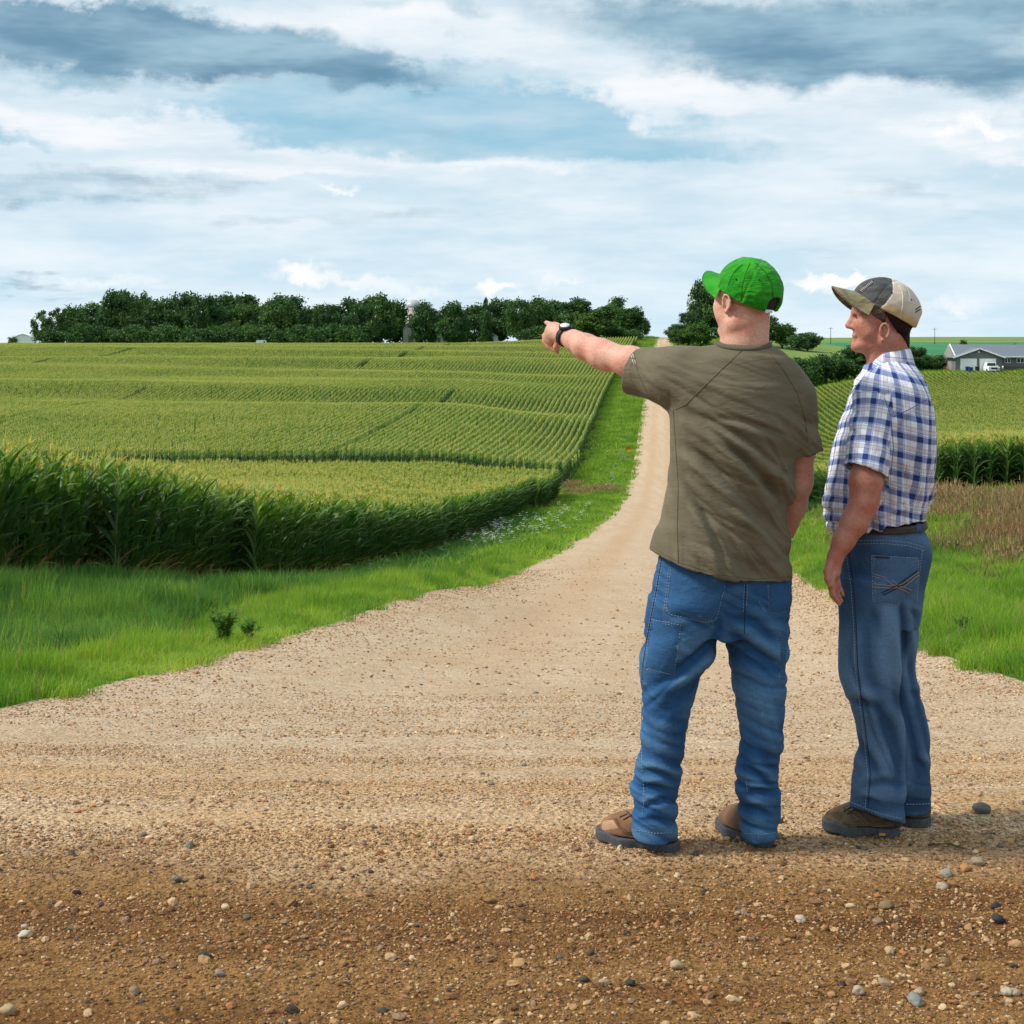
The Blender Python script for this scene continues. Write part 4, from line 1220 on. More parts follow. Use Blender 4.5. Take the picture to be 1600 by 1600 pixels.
def build_house():
    Y = 257.0; x = lambda p: at_px(p, Y) ; z0 = z_px(581.5, Y)
    zz = lambda p: z_px(p, Y) - z0
    X0 = x(1490)
    h = empty('farmhouse', (X0, Y, z0), 0, 'long grey farmhouse with blue grey roof and two white garage doors', 'house')
    L = lambda p: x(p) - X0
    wl, wr = L(1493), L(1566); ev = zz(557.5); ap = zz(545)
    cx = L(1529.5)
    mb = MB(); prism(mb, [(wl, -.4), (wr, -.4), (wr, ev), (cx, ap - .15), (wl, ev)], 0, 7.0); mb.build('garage_wall', M_SIDE_DK, h)
    XL_ = at_px(1484.5, 261.6) - X0
    mb = MB(); mb.box(XL_ + .3, wl - .003, 2.4, 7.4, -.4, ev); mb.build('side_wall', M_SIDE_LT, h)
    mb = MB(); mb.box(wr + .003, L(1790), 2.0, 7.4, -.4, ev); mb.build('house_wall', M_SIDE_DK, h)
    mb = MB(); mb.box(wr + .003, L(1790), 1.88, 1.998, -.4, .95); mb.build('stone_skirt', M_BRICK, h)
    # main roof, ridge running left to right
    ry = 4.6; rz = zz(539.5)
    mb = MB()
    xl, xr = XL_, L(1800)
    def sheet(y_a, z_a, y_b, z_b, th=.14):
        V = []
        for xx in (xl, xr):
            V += [(xx, y_a, z_a), (xx, y_b, z_b), (xx, y_b, z_b + th), (xx, y_a, z_a + th)]
        mb.add(V, [(0, 1, 2, 3), (4, 7, 6, 5), (0, 4, 5, 1), (1, 5, 6, 2), (2, 6, 7, 3), (3, 7, 4, 0)])
    sheet(1.3, ev - .02, ry, rz); sheet(ry + .002, rz, 7.9, ev - .02)
    rf = mb.build('roof', M_ROOF, h)
    mb = MB(); mb.box(wr + .4, xr, 1.2, 1.297, ev - .12, ev + .12); mb.build('gutter', M_WHITE, h)
    # left gable end with its white rake boards
    mb = MB(); V = [(XL_ + .3, 2.4, ev), (XL_ + .3, 7.4, ev), (XL_ + .3, ry, rz - .05), (wl, 2.4, ev), (wl, 7.4, ev), (wl, ry, rz - .05)]
    mb.add(V, [(0, 1, 2), (3, 5, 4), (0, 2, 5, 3), (1, 4, 5, 2), (0, 3, 4, 1)]); mb.build('gable_wall', M_SIDE_LT, h)
    mb = MB()
    for (ya, za, yb, zb) in ((1.3, ev - .04, ry, rz), (ry, rz, 7.9, ev - .04)):
        V = [(xl - .12, ya, za), (xl - .003, ya, za), (xl - .12, yb, zb), (xl - .003, yb, zb), (xl - .12, ya, za + .26), (xl - .003, ya, za + .26), (xl - .12, yb, zb + .26), (xl - .003, yb, zb + .26)]
        mb.add(V, [(0, 1, 3, 2), (4, 6, 7, 5), (0, 2, 6, 4), (1, 5, 7, 3), (0, 4, 5, 1), (2, 3, 7, 6)])
    mb.build('rake_board', M_WHITE, h)
    # front gable roof and fascia
    a = (L(1488), ev - .22); c = (cx, ap); e = (L(1569), ev - .2)
    mb = MB(); slab(mb, a, c, .12, -.55, 5.0); slab(mb, c, e, .12, -.55, 5.0); mb.build('gable_roof', M_ROOF, h)
    mb = MB(); slab(mb, (a[0], a[1] - .06), (c[0], c[1] - .06), .24, -.62, -.553); slab(mb, (c[0], c[1] - .06), (e[0], e[1] - .06), .24, -.62, -.553); mb.build('fascia', M_WHITE, h)
    for (p0, p1) in ((1500.5, 1526), (1530.5, 1556)):
        z1 = zz(560.5)
        mb = MB(); mb.box(L(p0), L(p1), -.05, -.003, 0, z1); d = mb.build('garage_door', M_WHITE, h)
        for k in range(4):
            mb = MB(); mb.box(L(p0) + .06, L(p1) - .06, -.075, -.052, z1 * k / 4 + .05, z1 * (k + 1) / 4 - .05); mb.build('door_panel', M_WHITE, d)
        mb = MB(); mb.box(L(p0) - .1, L(p0) - .003, -.04, -.002, 0, z1 + .1); mb.box(L(p1) + .003, L(p1) + .1, -.04, -.002, 0, z1 + .1); mb.box(L(p0), L(p1), -.04, -.002, z1 + .003, z1 + .1)
        mb.build('door_trim', M_SIDE_LT, h)
    for (p0, p1) in ((1575.5, 1584.5), (1594.5, 1606), (1640, 1652), (1690, 1702)):
        za, zb_ = zz(567.5), zz(560)
        mb = MB(); mb.box(L(p0), L(p1), 1.90, 1.995, za, zb_); w = mb.build('window', M_WHITE, h)
        n = 2
        for k in range(n):
            xa = L(p0) + (L(p1) - L(p0)) * k / n + .07; xb = L(p0) + (L(p1) - L(p0)) * (k + 1) / n - .07
            mb = MB(); mb.box(xa, xb, 1.87, 1.897, za + .08, zb_ - .08); mb.build('pane', M_GLASS, w)
    mb = MB(); mb.tube([(cx, -.09, zz(550)), (cx, -.003, zz(550))], .16, 12); mb.build('gable_lamp', M_WHITE, h)
    # pickup truck parked nose out in front of the right door
    t = empty('pickup_truck', (x(1544), Y - 3.2, Hs(x(1544), Y - 3.2)), 0, 'white pickup truck parked before the right garage door', 'pickup truck')
    w = .95
    mb = MB(); prism(mb, [(-w, .42), (w, .42), (w, 1.02), (w - .06, 1.12), (-w + .06, 1.12), (-w, 1.02)], 0, 5.2); mb.build('body', M_WHITE, t)
    mb = MB(); prism(mb, [(-w + .08, 1.123), (w - .08, 1.123), (w - .24, 1.78), (-w + .24, 1.78)], 1.5, 3.4); cb = mb.build('cab', M_WHITE, t)
    mb = MB(); prism(mb, [(-w + .2, 1.2), (w - .2, 1.2), (w - .3, 1.68), (-w + .3, 1.68)], 1.47, 1.497); mb.build('windscreen', M_GLASS, cb)
    dk = simple_mat('rubber', (.025, .025, .025), .9, .2); red = simple_mat('lamp_red', (.4, .03, .02), .4, .5); chrome = simple_mat('chrome', (.6, .6, .6), .3, .6)
    mb = MB(); mb.box(-w, w, -.12, -.003, .38, .6); mb.build('bumper', chrome, t)
    mb = MB(); mb.box(-.5, .5, -.05, -.003, .68, .95); mb.build('grille', dk, t)
    for sx in (-1, 1):
        mb = MB(); mb.box(sx * .74 - .12, sx * .74 + .12, -.04, -.003, .74, .95); mb.build('headlight', chrome, t)
        for yy in (.9, 4.2):
            mb = MB(); mb.tube([(sx * .72, yy, .38), (sx * .97, yy, .38)], .38, 16); mb.build('wheel', dk, t)
        mb = MB(); mb.box(sx * (w + .12) - .09, sx * (w + .12) + .09, 1.5, 1.6, 1.12, 1.32); mb.build('mirror', M_WHITE, t)
    blue = simple_mat('bin_blue', (.02, .045, .16), .5, .4); blk = simple_mat('bin_black', (.03, .03, .035), .5, .4)
    for (px, Yb, m, hgt, lab) in ((1512, 254, blue, 1.15, 'left of two dark blue wheeled bins before the left garage door'), (1516.5, 253, blue, 1.1, 'right of two dark blue wheeled bins before the left garage door'),
                                  (1527, 255, blk, 1.1, 'black wheeled bin standing between the two garage doors')):
        xb = at_px(px, Yb); b = empty('wheeled_bin', (xb, Yb, Hs(xb, Yb)), 0, lab, 'bin', 'wheeled bins')
        mb = MB(); V = [(-.24, -.28, .08), (.24, -.28, .08), (.24, .28, .08), (-.24, .28, .08), (-.31, -.36, hgt - .1), (.31, -.36, hgt - .1), (.31, .36, hgt - .1), (-.31, .36, hgt - .1)]
        mb.add(V, [(0, 3, 2, 1), (4, 5, 6, 7), (0, 1, 5, 4), (1, 2, 6, 5), (2, 3, 7, 6), (3, 0, 4, 7)]); mb.build('body', m, b)
        mb = MB(); mb.box(-.34, .34, -.4, .4, hgt - .097, hgt); mb.build('lid', m, b)
        for sx in (-1, 1): mb = MB(); mb.tube([(sx * .26, .3, .12), (sx * .32, .3, .12)], .12, 10); mb.build('wheel', dk, b)
    # picnic table
    xb = at_px(1562, 254); b = empty('picnic_table', (xb, 254, Hs(xb, 254)), 0, 'wooden picnic table right of the pickup truck by the garage', 'table')
    wd = simple_mat('old_wood', (.16, .11, .07), .9, .1, .3, 6)
    mb = MB(); mb.box(-.8, .8, -.35, .35, .7, .76); mb.build('tabletop', wd, b)
    for s in (-1, 1):
        mb = MB(); mb.box(-.8, .8, s * .62 - .12, s * .62 + .12, .4, .45); mb.build('bench', wd, b)
        mb = MB(); mb.box(s * .6 - .05, s * .6 + .05, -.6, .6, .3, .38); mb.box(s * .6 - .04, s * .6 + .04, -.3, -.2, 0, .7); mb.box(s * .6 - .04, s * .6 + .04, .2, .3, 0, .7); mb.build('trestle', wd, b)
    # orange flower bed
    orange = m_crown('flower_orange', (.45, .13, .02, 1), (.6, .2, .03, 1), (.2, .15, .03, 1))
    crown, _ = tree_mesh(77, 'bush', .3, 900, orange)
    xb = at_px(1480, 256); b = link('flower_bed', crown, None, (xb, 256, Hs(xb, 256))); b.scale = (.24, .2, .24); tag(b, 'bed of orange flowers at the left corner of the farmhouse', 'flower bed')
    # white mail box and lamp like things along the wall right of the garage
    for (px, lab, hh) in ((1567, 'white round garden post beside the picnic table', .9),):
        xb = at_px(px, 254); b = empty('garden_post', (xb, 254, Hs(xb, 254)), 0, lab, 'post')
        mb = MB(); mb.tube([(0, 0, 0), (0, 0, hh)], .05, 8); mb.build('pole', M_WHITE, b, True)
        mb = MB(); mb.tube([(0, 0, hh), (0, 0, hh + .1), (0, 0, hh + .3)], [.08, .16, .06], 10); mb.build('lamp_shade', M_WHITE, b, True)


def build_farmyard():
    grey = simple_mat('dome_metal', (.42, .42, .43), .45, .5, .1, 2); conc = simple_mat('silo_concrete', (.45, .40, .36), .9, .1, .12, 2)
    Y = 540; x = at_px(646, Y); z0 = Hs(x, Y); r = 13.5 / 2333 * Y
    s = empty('silo', (x, Y, z0), 0, 'domed grey silo rising above the trees of the left horizon', 'silo')
    zt = z_px(468, Y) - z0
    mb = MB(); mb.tube([(0, 0, -1), (0, 0, zt - r * .95)], r, 28); mb.build('shaft', conc, s, True)
    for k in range(9):
        zr = (zt - r) * (k + .6) / 9; mb = MB(); mb.tube([(0, 0, zr), (0, 0, zr + .12)], r + .04, 28); mb.build('hoop', grey, s, True)
    mb = MB(); n = 7
    mb.tube([(0, 0, zt - r * .95 + .003 + r * .95 * math.sin(i / n * math.pi / 2)) for i in range(n + 1)], [max(.02, r * math.cos(i / n * math.pi / 2)) for i in range(n + 1)], 28)
    mb.build('dome', grey, s, True)
    pale = simple_mat('barn_boards', (.45, .44, .38), .9, .1, .2, 1.5); rust = simple_mat('barn_roof', (.22, .17, .15), .8, .2, .3, 2); whi = simple_mat('barn_white', (.75, .76, .78), .7, .2, .06, 1)

    def barn(px0, px1, ptop, peave, Y, m, mr, lab, depth=12):
        x0, x1 = at_px(px0, Y), at_px(px1, Y); z0 = Hs((x0 + x1) / 2, Y)
        b = empty('barn', ((x0 + x1) / 2, Y, z0), 0, lab, 'barn')
        w = (x1 - x0) / 2; ze = z_px(peave, Y) - z0; za = z_px(ptop, Y) - z0
        mb = MB(); prism(mb, [(-w, -1), (w, -1), (w, ze), (w * .55, ze + (za - ze) * .62), (0, za - .1), (-w * .55, ze + (za - ze) * .62), (-w, ze)], 0, depth); mb.build('wall', m, b)
        pr = [(-w - .3, ze - .2), (-w * .55, ze + (za - ze) * .62), (0, za), (w * .55, ze + (za - ze) * .62), (w + .3, ze - .2)]
        mb = MB()
        for p, q in zip(pr[:-1], pr[1:]): slab(mb, p, q, .15, -.4, depth + .4)
        mb.build('roof', mr, b)
        mb = MB(); mb.box(-w * .3, w * .3, -.12, -.003, 0, ze * .7); mb.build('door', mr, b)
    barn(630, 653, 503, 514, 500, pale, rust, 'weathered pale barn among the trees under the silo', 6)
    barn(566, 580, 515, 522, 500, whi, rust, 'small white shed between trunks left of the pale barn', 5)
    barn(679, 693, 511, 518, 500, whi, rust, 'white shed between trunks right of the silo', 5)
    barn(698, 716, 522, 527, 500, whi, rust, 'low white shed farther right among the trunks', 5)
    barn(760, 778, 521, 526, 496, whi, rust, 'small white shed under the pointed spruce', 5)
    barn(24, 48, 522, 526, 640, whi, whi, 'low white barn far off on the left horizon', 8)
    # white van peeping over the corn
    Y = 452; x = at_px(408, Y); z0 = Hs(x, Y)
    v = empty('parked_van', (x, Y, z0), 0, 'roof of a white van showing above the corn before the trees', 'van')
    ht = z_px(531.5, Y) - z0
    mb = MB(); prism(mb, [(-1.6, .35), (1.6, .35), (1.6, ht * .6), (1.15, ht), (-1.35, ht), (-1.6, ht * .8)], 0, 1.9); mb.build('body', whi, v)
    mb = MB(); prism(mb, [(.7, ht * .62), (1.48, ht * .62), (1.1, ht * .93), (.7, ht * .93)], -.03, -.003); mb.build('side_window', M_GLASS, v)
    for sx in (-1, 1): mb = MB(); mb.tube([(sx, -.05, .35), (sx, .2, .35)], .35, 14); mb.build('wheel', M_GLASS, v)
    # power poles on the far right hillside
    wood = simple_mat('pole_wood', (.16, .14, .12), .95, .1, .2, 2)
    for (px, top, Y, lab) in ((1298, 511, 760, 'thin utility pole on the far hill left of the plaid man'), (1460.5, 512, 760, 'thin utility pole on the far hill right of the plaid man')):
        x = at_px(px, Y); z0 = Hs(x, Y); p = empty('utility_pole', (x, Y, z0), 0, lab, 'utility pole', 'utility poles on the far right hill')
        ht = z_px(top, Y) - z0
        mb = MB(); mb.tube([(0, 0, -.5), (0, 0, ht)], [.20, .13], 8); mb.build('pole', wood, p, True)
        mb = MB(); mb.box(-1.1, 1.1, -.08, .08, ht - .9, ht - .74); mb.build('crossarm', wood, p)
        for sx in (-1, 0, 1): mb = MB(); mb.tube([(sx * .95, 0, ht - .74), (sx * .95, 0, ht - .5)], .05, 6); mb.build('insulator', M_WHITE, p)
    # orange and yellow marker in the grass beside the road
    q = on_ground(981, 711, 60); p = empty('road_marker', q, 0, 'small orange and yellow marker in the grass beside the far road', 'marker')
    hh = 13 / 2333 * q[1]; w = hh * .28
    org = simple_mat('marker_orange', (.45, .14, .02), .6, .3); yel = simple_mat('marker_yellow', (.75, .5, .02), .6, .3)
    mb = MB(); mb.tube([(0, 0, 0), (0, 0, hh * .5)], w * .2, 6); mb.build('pole', org, p)
    mb = MB(); mb.box(-w, w, -.03, .03, hh * .5, hh); mb.build('top_plate', org, p)
    mb = MB(); mb.box(-w * .3, w, -.07, -.033, hh * .28, hh * .62); mb.build('reflector', yel, p)


build_house()
build_farmyard()

# ------------------------------------------------------------------ people: distance fields turned into meshes
def smin(a, b, k):
    if k <= 0: return np.minimum(a, b)
    h = np.clip(.5 + .5 * (b - a) / k, 0, 1)
    return b * (1 - h) + a * h - k * h * (1 - h)


class Field:
    def __init__(s, lo, hi, h):
        s.h = h; s.lo = np.array(lo, float); n = np.ceil((np.array(hi) - s.lo) / h).astype(int) + 1; s.n = n
        s.ax = [s.lo[i] + h * np.arange(n[i]) for i in range(3)]
        s.D = np.full(n, .12, np.float32)

    def sub(s, lo, hi, m=.07):
        sl = []
        for i in range(3):
            a = max(0, int((lo[i] - m - s.lo[i]) / s.h)); b = min(s.n[i], int((hi[i] + m - s.lo[i]) / s.h) + 2)
            if b <= a: return None
            sl.append(slice(a, b))
        g = np.meshgrid(*[s.ax[i][sl[i]] for i in range(3)], indexing='ij', sparse=True)
        return tuple(sl), g

    def add(s, f, lo, hi, k=.02, op='add'):
        q = s.sub(lo, hi)
        if q is None: return
        sl, (x, y, z) = q
        d = f(x, y, z).astype(np.float32)
        if op == 'add': s.D[sl] = smin(s.D[sl], d, k)
        else: s.D[sl] = -smin(-s.D[sl], d, k)

    # primitives ------------------------------------------------
    def cone(s, a, b, ra, rb, k=.02, op='add', cut=None):
        a = np.array(a, float); b = np.array(b, float); ab = b - a; L2 = ab @ ab + 1e-12
        def f(x, y, z):
            t = np.clip(((x - a[0]) * ab[0] + (y - a[1]) * ab[1] + (z - a[2]) * ab[2]) / L2, 0, 1)
            d = np.sqrt((x - a[0] - t * ab[0]) ** 2 + (y - a[1] - t * ab[1]) ** 2 + (z - a[2] - t * ab[2]) ** 2) - (ra + (rb - ra) * t)
            if cut is not None: d = np.maximum(d, (x - cut[0][0]) * cut[1][0] + (y - cut[0][1]) * cut[1][1] + (z - cut[0][2]) * cut[1][2])
            return d
        r = max(ra, rb); s.add(f, np.minimum(a, b) - r, np.maximum(a, b) + r, k, op)

    def chain(s, pts, k=.008, op='add'):
        for p, q in zip(pts[:-1], pts[1:]): s.cone(p[0], q[0], p[1], q[1], k, op)

    def ell(s, c, r, M=None, k=.02, op='add', cut=None):
        """ellipsoid with frame M (rows: local axes in world)"""
        c = np.array(c, float); M = np.eye(3) if M is None else M
        def f(x, y, z):
            dx, dy, dz = x - c[0], y - c[1], z - c[2]
            u = [M[i][0] * dx + M[i][1] * dy + M[i][2] * dz for i in range(3)]
            k1 = np.sqrt((u[0] / r[0]) ** 2 + (u[1] / r[1]) ** 2 + (u[2] / r[2]) ** 2)
            k2 = np.sqrt((u[0] / r[0] ** 2) ** 2 + (u[1] / r[1] ** 2) ** 2 + (u[2] / r[2] ** 2) ** 2) + 1e-9
            d = np.where(k1 < 1e-3, -min(r), k1 * (k1 - 1) / k2)
            if cut is not None: d = np.maximum(d, cut(u[0], u[1], u[2]))
            return d
        m = max(r); s.add(f, c - m, c + m, k, op)

    def loft(s, secs, k=.02, op='add', power=2.0, clip=None, ztop=None, zbot=None, shrink=0.0):
        """stack of ellipses: rows (z, cx, cy, rx, ry), any order"""
        S = np.array(sorted(secs), float); zs = S[:, 0]
        P = [prof(list(zip(zs, S[:, i]))) for i in range(1, 5)]
        z0 = zs[0] if zbot is None else zbot; z1 = zs[-1] if ztop is None else ztop
        def f(x, y, z):
            zz = z[0, 0, :] if z.ndim == 3 else z
            cx, cy, rx, ry = [p(zz)[None, None, :] for p in P]
            rx = rx - shrink; ry = ry - shrink
            u = np.abs(x - cx) / rx; v = np.abs(y - cy) / ry
            k1 = (u ** power + v ** power) ** (1 / power)
            k2 = np.sqrt((u / rx) ** 2 + (v / ry) ** 2) + 1e-9
            d = np.where(k1 < .2, -np.minimum(rx, ry) * .8, k1 * (k1 - 1) / k2)
            d = np.maximum(d, np.maximum(z - z1, z0 - z))
            if clip is not None: d = np.maximum(d, clip(x, y, z))
            return d
        r = S[:, 3:5].max()
        s.add(f, (S[:, 1].min() - r, S[:, 2].min() - r, z0), (S[:, 1].max() + r, S[:, 2].max() + r, z1), k, op)

    def mesh(s, smooth=1):
        D = s.D; n = D.shape
        neg = D < 0
        c = np.zeros((n[0] - 1, n[1] - 1, n[2] - 1), np.int8)
        for dx in (0, 1):
            for dy in (0, 1):
                for dz in (0, 1): c += neg[dx:n[0] - 1 + dx, dy:n[1] - 1 + dy, dz:n[2] - 1 + dz]
        act = (c > 0) & (c < 8); idx = np.argwhere(act)
        vid = np.full(act.shape, -1, np.int64); vid[act] = np.arange(len(idx))
        acc = np.zeros((len(idx), 3)); cnt = np.zeros(len(idx))
        cor = [(0, 0, 0), (1, 0, 0), (0, 1, 0), (1, 1, 0), (0, 0, 1), (1, 0, 1), (0, 1, 1), (1, 1, 1)]
        for a in range(8):
            for b in range(a + 1, 8):
                ca, cb = np.array(cor[a]), np.array(cor[b])
                if np.abs(ca - cb).sum() != 1: continue
                da = D[tuple((idx + ca).T)]; db = D[tuple((idx + cb).T)]
                m = (da < 0) != (db < 0); t = (da / np.where(m, da - db, 1))[:, None]
                acc += np.where(m[:, None], ca + (cb - ca) * t, 0); cnt += m
        V = s.lo + (idx + acc / cnt[:, None]) * s.h
        Fs = []
        for axis in range(3):
            o = [0, 1, 2]; o.remove(axis); u, v = o
            sl0 = [slice(1, n[i] - 1) for i in range(3)]; sl0[axis] = slice(0, n[axis] - 1)
            sl1 = list(sl0); sl1[axis] = slice(1, n[axis])
            a = neg[tuple(sl0)]; b = neg[tuple(sl1)]
            e = np.argwhere(a != b)
            if len(e) == 0: continue
            inside = a[tuple(e.T)]
            base = e.copy(); base[:, u] += 1; base[:, v] += 1
            def at(du, dv):
                q = base.copy(); q[:, u] -= du; q[:, v] -= dv
                return vid[tuple(q.T)]
            q = np.stack([at(0, 0), at(1, 0), at(1, 1), at(0, 1)], 1)
            flip = inside if axis != 1 else ~inside
            q[~flip] = q[~flip][:, ::-1]
            Fs.append(q)
        Fc = np.concatenate(Fs); Fc = Fc[(Fc >= 0).all(1)]
        for _ in range(smooth): V = laplace(V, Fc, .5)
        return V, Fc


def laplace(V, Fc, w=.5):
    acc = np.zeros_like(V); cnt = np.zeros(len(V)); k = Fc.shape[1]
    for i in range(k):
        a = Fc[:, i]; b = Fc[:, (i + 1) % k]
        for c in range(3): acc[:, c] += np.bincount(a, V[b, c], len(V)) + np.bincount(b, V[a, c], len(V))
        cnt += np.bincount(a, minlength=len(V)) + np.bincount(b, minlength=len(V))
    return V + w * (acc / np.maximum(cnt, 1)[:, None] - V)


def normals(V, Fc):
    n = np.cross(V[Fc[:, 2]] - V[Fc[:, 0]], V[Fc[:, 3]] - V[Fc[:, 1]])
    N = np.zeros_like(V)
    for i in range(4):
        for c in range(3): N[:, c] += np.bincount(Fc[:, i], n[:, c], len(V))
    return N / (np.linalg.norm(N, axis=1)[:, None] + 1e-12)


def crease(P, d_along, d_across, f_across, f_along, seed, warp=.5):
    """rope like cloth folds: sharp valleys running along d_along"""
    a = P @ np.array(d_along, float); b = P @ np.array(d_across, float)
    w = VN(np.stack([a * 5 + seed, b * 5, P[:, 1] * 3], 1)) * warp
    n = VN(np.stack([b * f_across + w, a * f_along + seed * 1.7, P[:, 1] * 1.5 + seed], 1))
    n2 = VN(np.stack([b * f_across * 2.1 + w * 2, a * f_along * 1.8 + seed * 2.3, P[:, 1] * 2 + seed], 1))
    v = np.clip(1 - np.abs(n) * 3.2, -1, 1); v2 = np.clip(1 - np.abs(n2) * 3.2, -1, 1)
    return -(np.abs(v) ** .8 * np.sign(v)) * .65 - .35 * v2


class Man:
    def __init__(s, x0, y0, Y, feet=None):
        s.Y = Y

    def P(s, px, py, dy=0.0):
        Y = s.Y + dy
        return np.array([(px - 800) / 2333 * Y, Y, CAMZ - (py - 530) / 2333 * Y])

    def sec(s, py, xl, xr, cy, ry):
        a = s.P((xl + xr) / 2, py, cy)
        return (a[2], a[0], a[1], (xr - xl) / 2 / 2333 * a[1], ry)


def head_frame(heading, pitch=0.0):
    """rows: forward, left, up"""
    h = math.radians(heading); p = math.radians(pitch)
    f = np.array([-math.sin(h) * math.cos(p), math.cos(h) * math.cos(p), math.sin(p)])
    l = np.array([-math.cos(h), -math.sin(h), 0.0]); u = np.cross(f, l)
    return np.stack([f, l, u])


def build_head(F_, C, M, ear_z=-.04, ear_tilt=0.0, k=1.0, stout=0.0):
    W = lambda f, l, u: C + (M[0] * f + M[1] * l + M[2] * u) * k
    e = lambda c, r, kk=.02, op='add', MM=None: F_.ell(W(*c), tuple(v * k for v in r), M if MM is None else MM, kk, op)
    co = lambda a, b, ra, rb, kk=.012, op='add': F_.cone(W(*a), W(*b), ra * k, rb * k, kk, op)
    e((-.012, 0, .045), (.098, .078, .086), .02)
    e((.030, 0, -.012), (.062, .063 + stout, .085), .03)
    for sd in (-1, 1):
        co((-.005, sd * (.046 + stout), -.066), (.062, sd * .014, -.088), .030, .021, .02)
        co((.058, sd * .040, -.018), (.045, sd * .048, -.045), .024, .022, .02)
        co((.080, sd * .016, .020), (.068, sd * .040, .018), .012, .012, .012)
    e((.076, 0, -.089), (.020, .024, .019), .012)
    co((.086, 0, .010), (.104, 0, -.022), .0085, .0105, .010)
    for sd in (-1, 1): co((.098, sd * .008, -.026), (.088, sd * .014, -.028), .0075, .0075, .006)
    co((.083, -.014, -.0555), (.083, .014, -.0555), .0075, .0075, .006)
    co((.0835, -.016, -.0545), (.0835, .016, -.0545), .006, .006, .004)
    co((.080, -.014, -.0690), (.080, .014, -.0690), .0075, .0075, .005)
    co((.098, -.018, -.0615), (.094, .018, -.0615), .0022, .0022, .002, 'sub')
    for sd in (-1, 1):
        e((.086, sd * .030, .004), (.014, .014, .0085), .008, 'sub')
        co((.074, sd * .024, .0095), (.068, sd * .040, .006), .0055, .0055, .004)
        co((.0745, sd * .024, -.002), (.068, sd * .040, -.003), .0045, .0045, .004)
        # ear: rim, lobe and hollow
        ze = ear_z; y = .0765 + stout * .8
        pts = []
        for i in range(9):
            a = math.radians(-60 + i * 35)
            pts.append((math.cos(a) * -.0145 - .001, sd * (y + .0085), ze + .006 + math.sin(a) * .0235))
        for p, q in zip(pts[:-1], pts[1:]): co(p, q, .0044, .0044, .002)
        e((-.002, sd * (y + .001), ze + .002), (.012, .006, .024), .004)
        co((.004, sd * (y + .004), ze - .022), (.003, sd * (y + .001), ze - .027), .0065, .005, .005)
        co((-.003, sd * (y + .011), ze + .010), (.001, sd * (y + .010), ze - .008), .0068, .0062, .002, 'sub')
        co((.009, sd * (y - .002), ze), (.008, sd * (y - .002), ze - .006), .005, .004, .003)
    return W


def hand(F_, fingers, k=.006):
    for ch in fingers: F_.chain(ch, k)


def mat_skin(name, base, red, rough=.5):
    m, t, b = material(name, rough, .35)
    tc = t.N.new('ShaderNodeNewGeometry').outputs['Position']
    n = t.noise(tc, 16, 4, .6); n2 = t.noise(tc, 120, 3, .6)
    c = t.mix(t.mr(n, .35, .68), base, red)
    c = t.mix(t.mr(t.noise(tc, 45, 4, .7), .5, .7, 0, .28), c, t.mix(1.0, c, (1.12, .93, .88, 1), 'MULTIPLY'))
    c = t.mix(t.mr(n2, .40, .70, 0, .5), c, t.mix(1.0, c, (.8, .62, .55, 1), 'MULTIPLY'))
    t.put(b.inputs['Base Color'], c)
    b.inputs['Subsurface Weight'].default_value = .06; b.inputs['Subsurface Radius'].default_value = (.012, .005, .003); b.inputs['Subsurface Scale'].default_value = .6
    t.put(b.inputs['Normal'], t.bump(t.m('ADD', n2, t.noise(tc, 320, 3, .6)), .5, .003))
    return m


def mat_cloth(name, c1, c2, wr=.35, sheen=.1, scale=1.0):
    m, t, b = material(name, .92, .1)
    P = t.N.new('ShaderNodeNewGeometry').outputs['Position']
    n = t.noise(t.map(P, rot=(0, .7, 0), scale=(1, 1, 2.4)), 7 * scale, 4, .55, .6); f = t.noise(P, 260, 3, .6)
    c = t.mix(t.mr(n, .3, .7), c1, c2); c = t.mix(t.mr(f, .4, .7, 0, .2), c, t.mix(1.0, c, (.7, .7, .7, 1), 'MULTIPLY'))
    t.put(b.inputs['Base Color'], c)
    wv = t.noise(t.map(P, rot=(0, .75, 0), scale=(1, 1, 3.2)), 22 * scale, 3, .5, .8)
    t.put(b.inputs['Normal'], t.bump(t.m('ADD', t.m('MULTIPLY', wv, wr), t.m('MULTIPLY', f, .05)), .6, .012))
    b.inputs['Sheen Weight'].default_value = sheen
    return m


def mat_denim(name, dark, mid, light):
    m, t, b = material(name, .9, .15)
    P = t.N.new('ShaderNodeNewGeometry').outputs['Position']
    n = t.noise(t.map(P, scale=(1.4, 1.4, .8)), 5, 4, .6, .3); f = t.noise(t.map(P, scale=(1, 1, .35)), 210, 3, .7)
    wear = t.attr('wear')
    c = t.mix(t.mr(n, .2, .8), dark, mid)
    c = t.mix(t.m('MULTIPLY', wear, t.mr(t.noise(P, 320, 3, .75), -.3, 1.1)), c, light)
    c = t.mix(t.mr(f, .35, .7, 0, .45), c, t.mix(1.0, c, (1.5, 1.45, 1.35, 1), 'MULTIPLY'))
    t.put(b.inputs['Base Color'], c)
    wv = t.noise(t.map(P, rot=(0, .35, 0), scale=(1, 1, 2.6)), 24, 3, .55, .7)
    t.put(b.inputs['Normal'], t.bump(t.m('ADD', t.m('MULTIPLY', wv, .35), t.m('MULTIPLY', f, .06)), .65, .012))
    return m


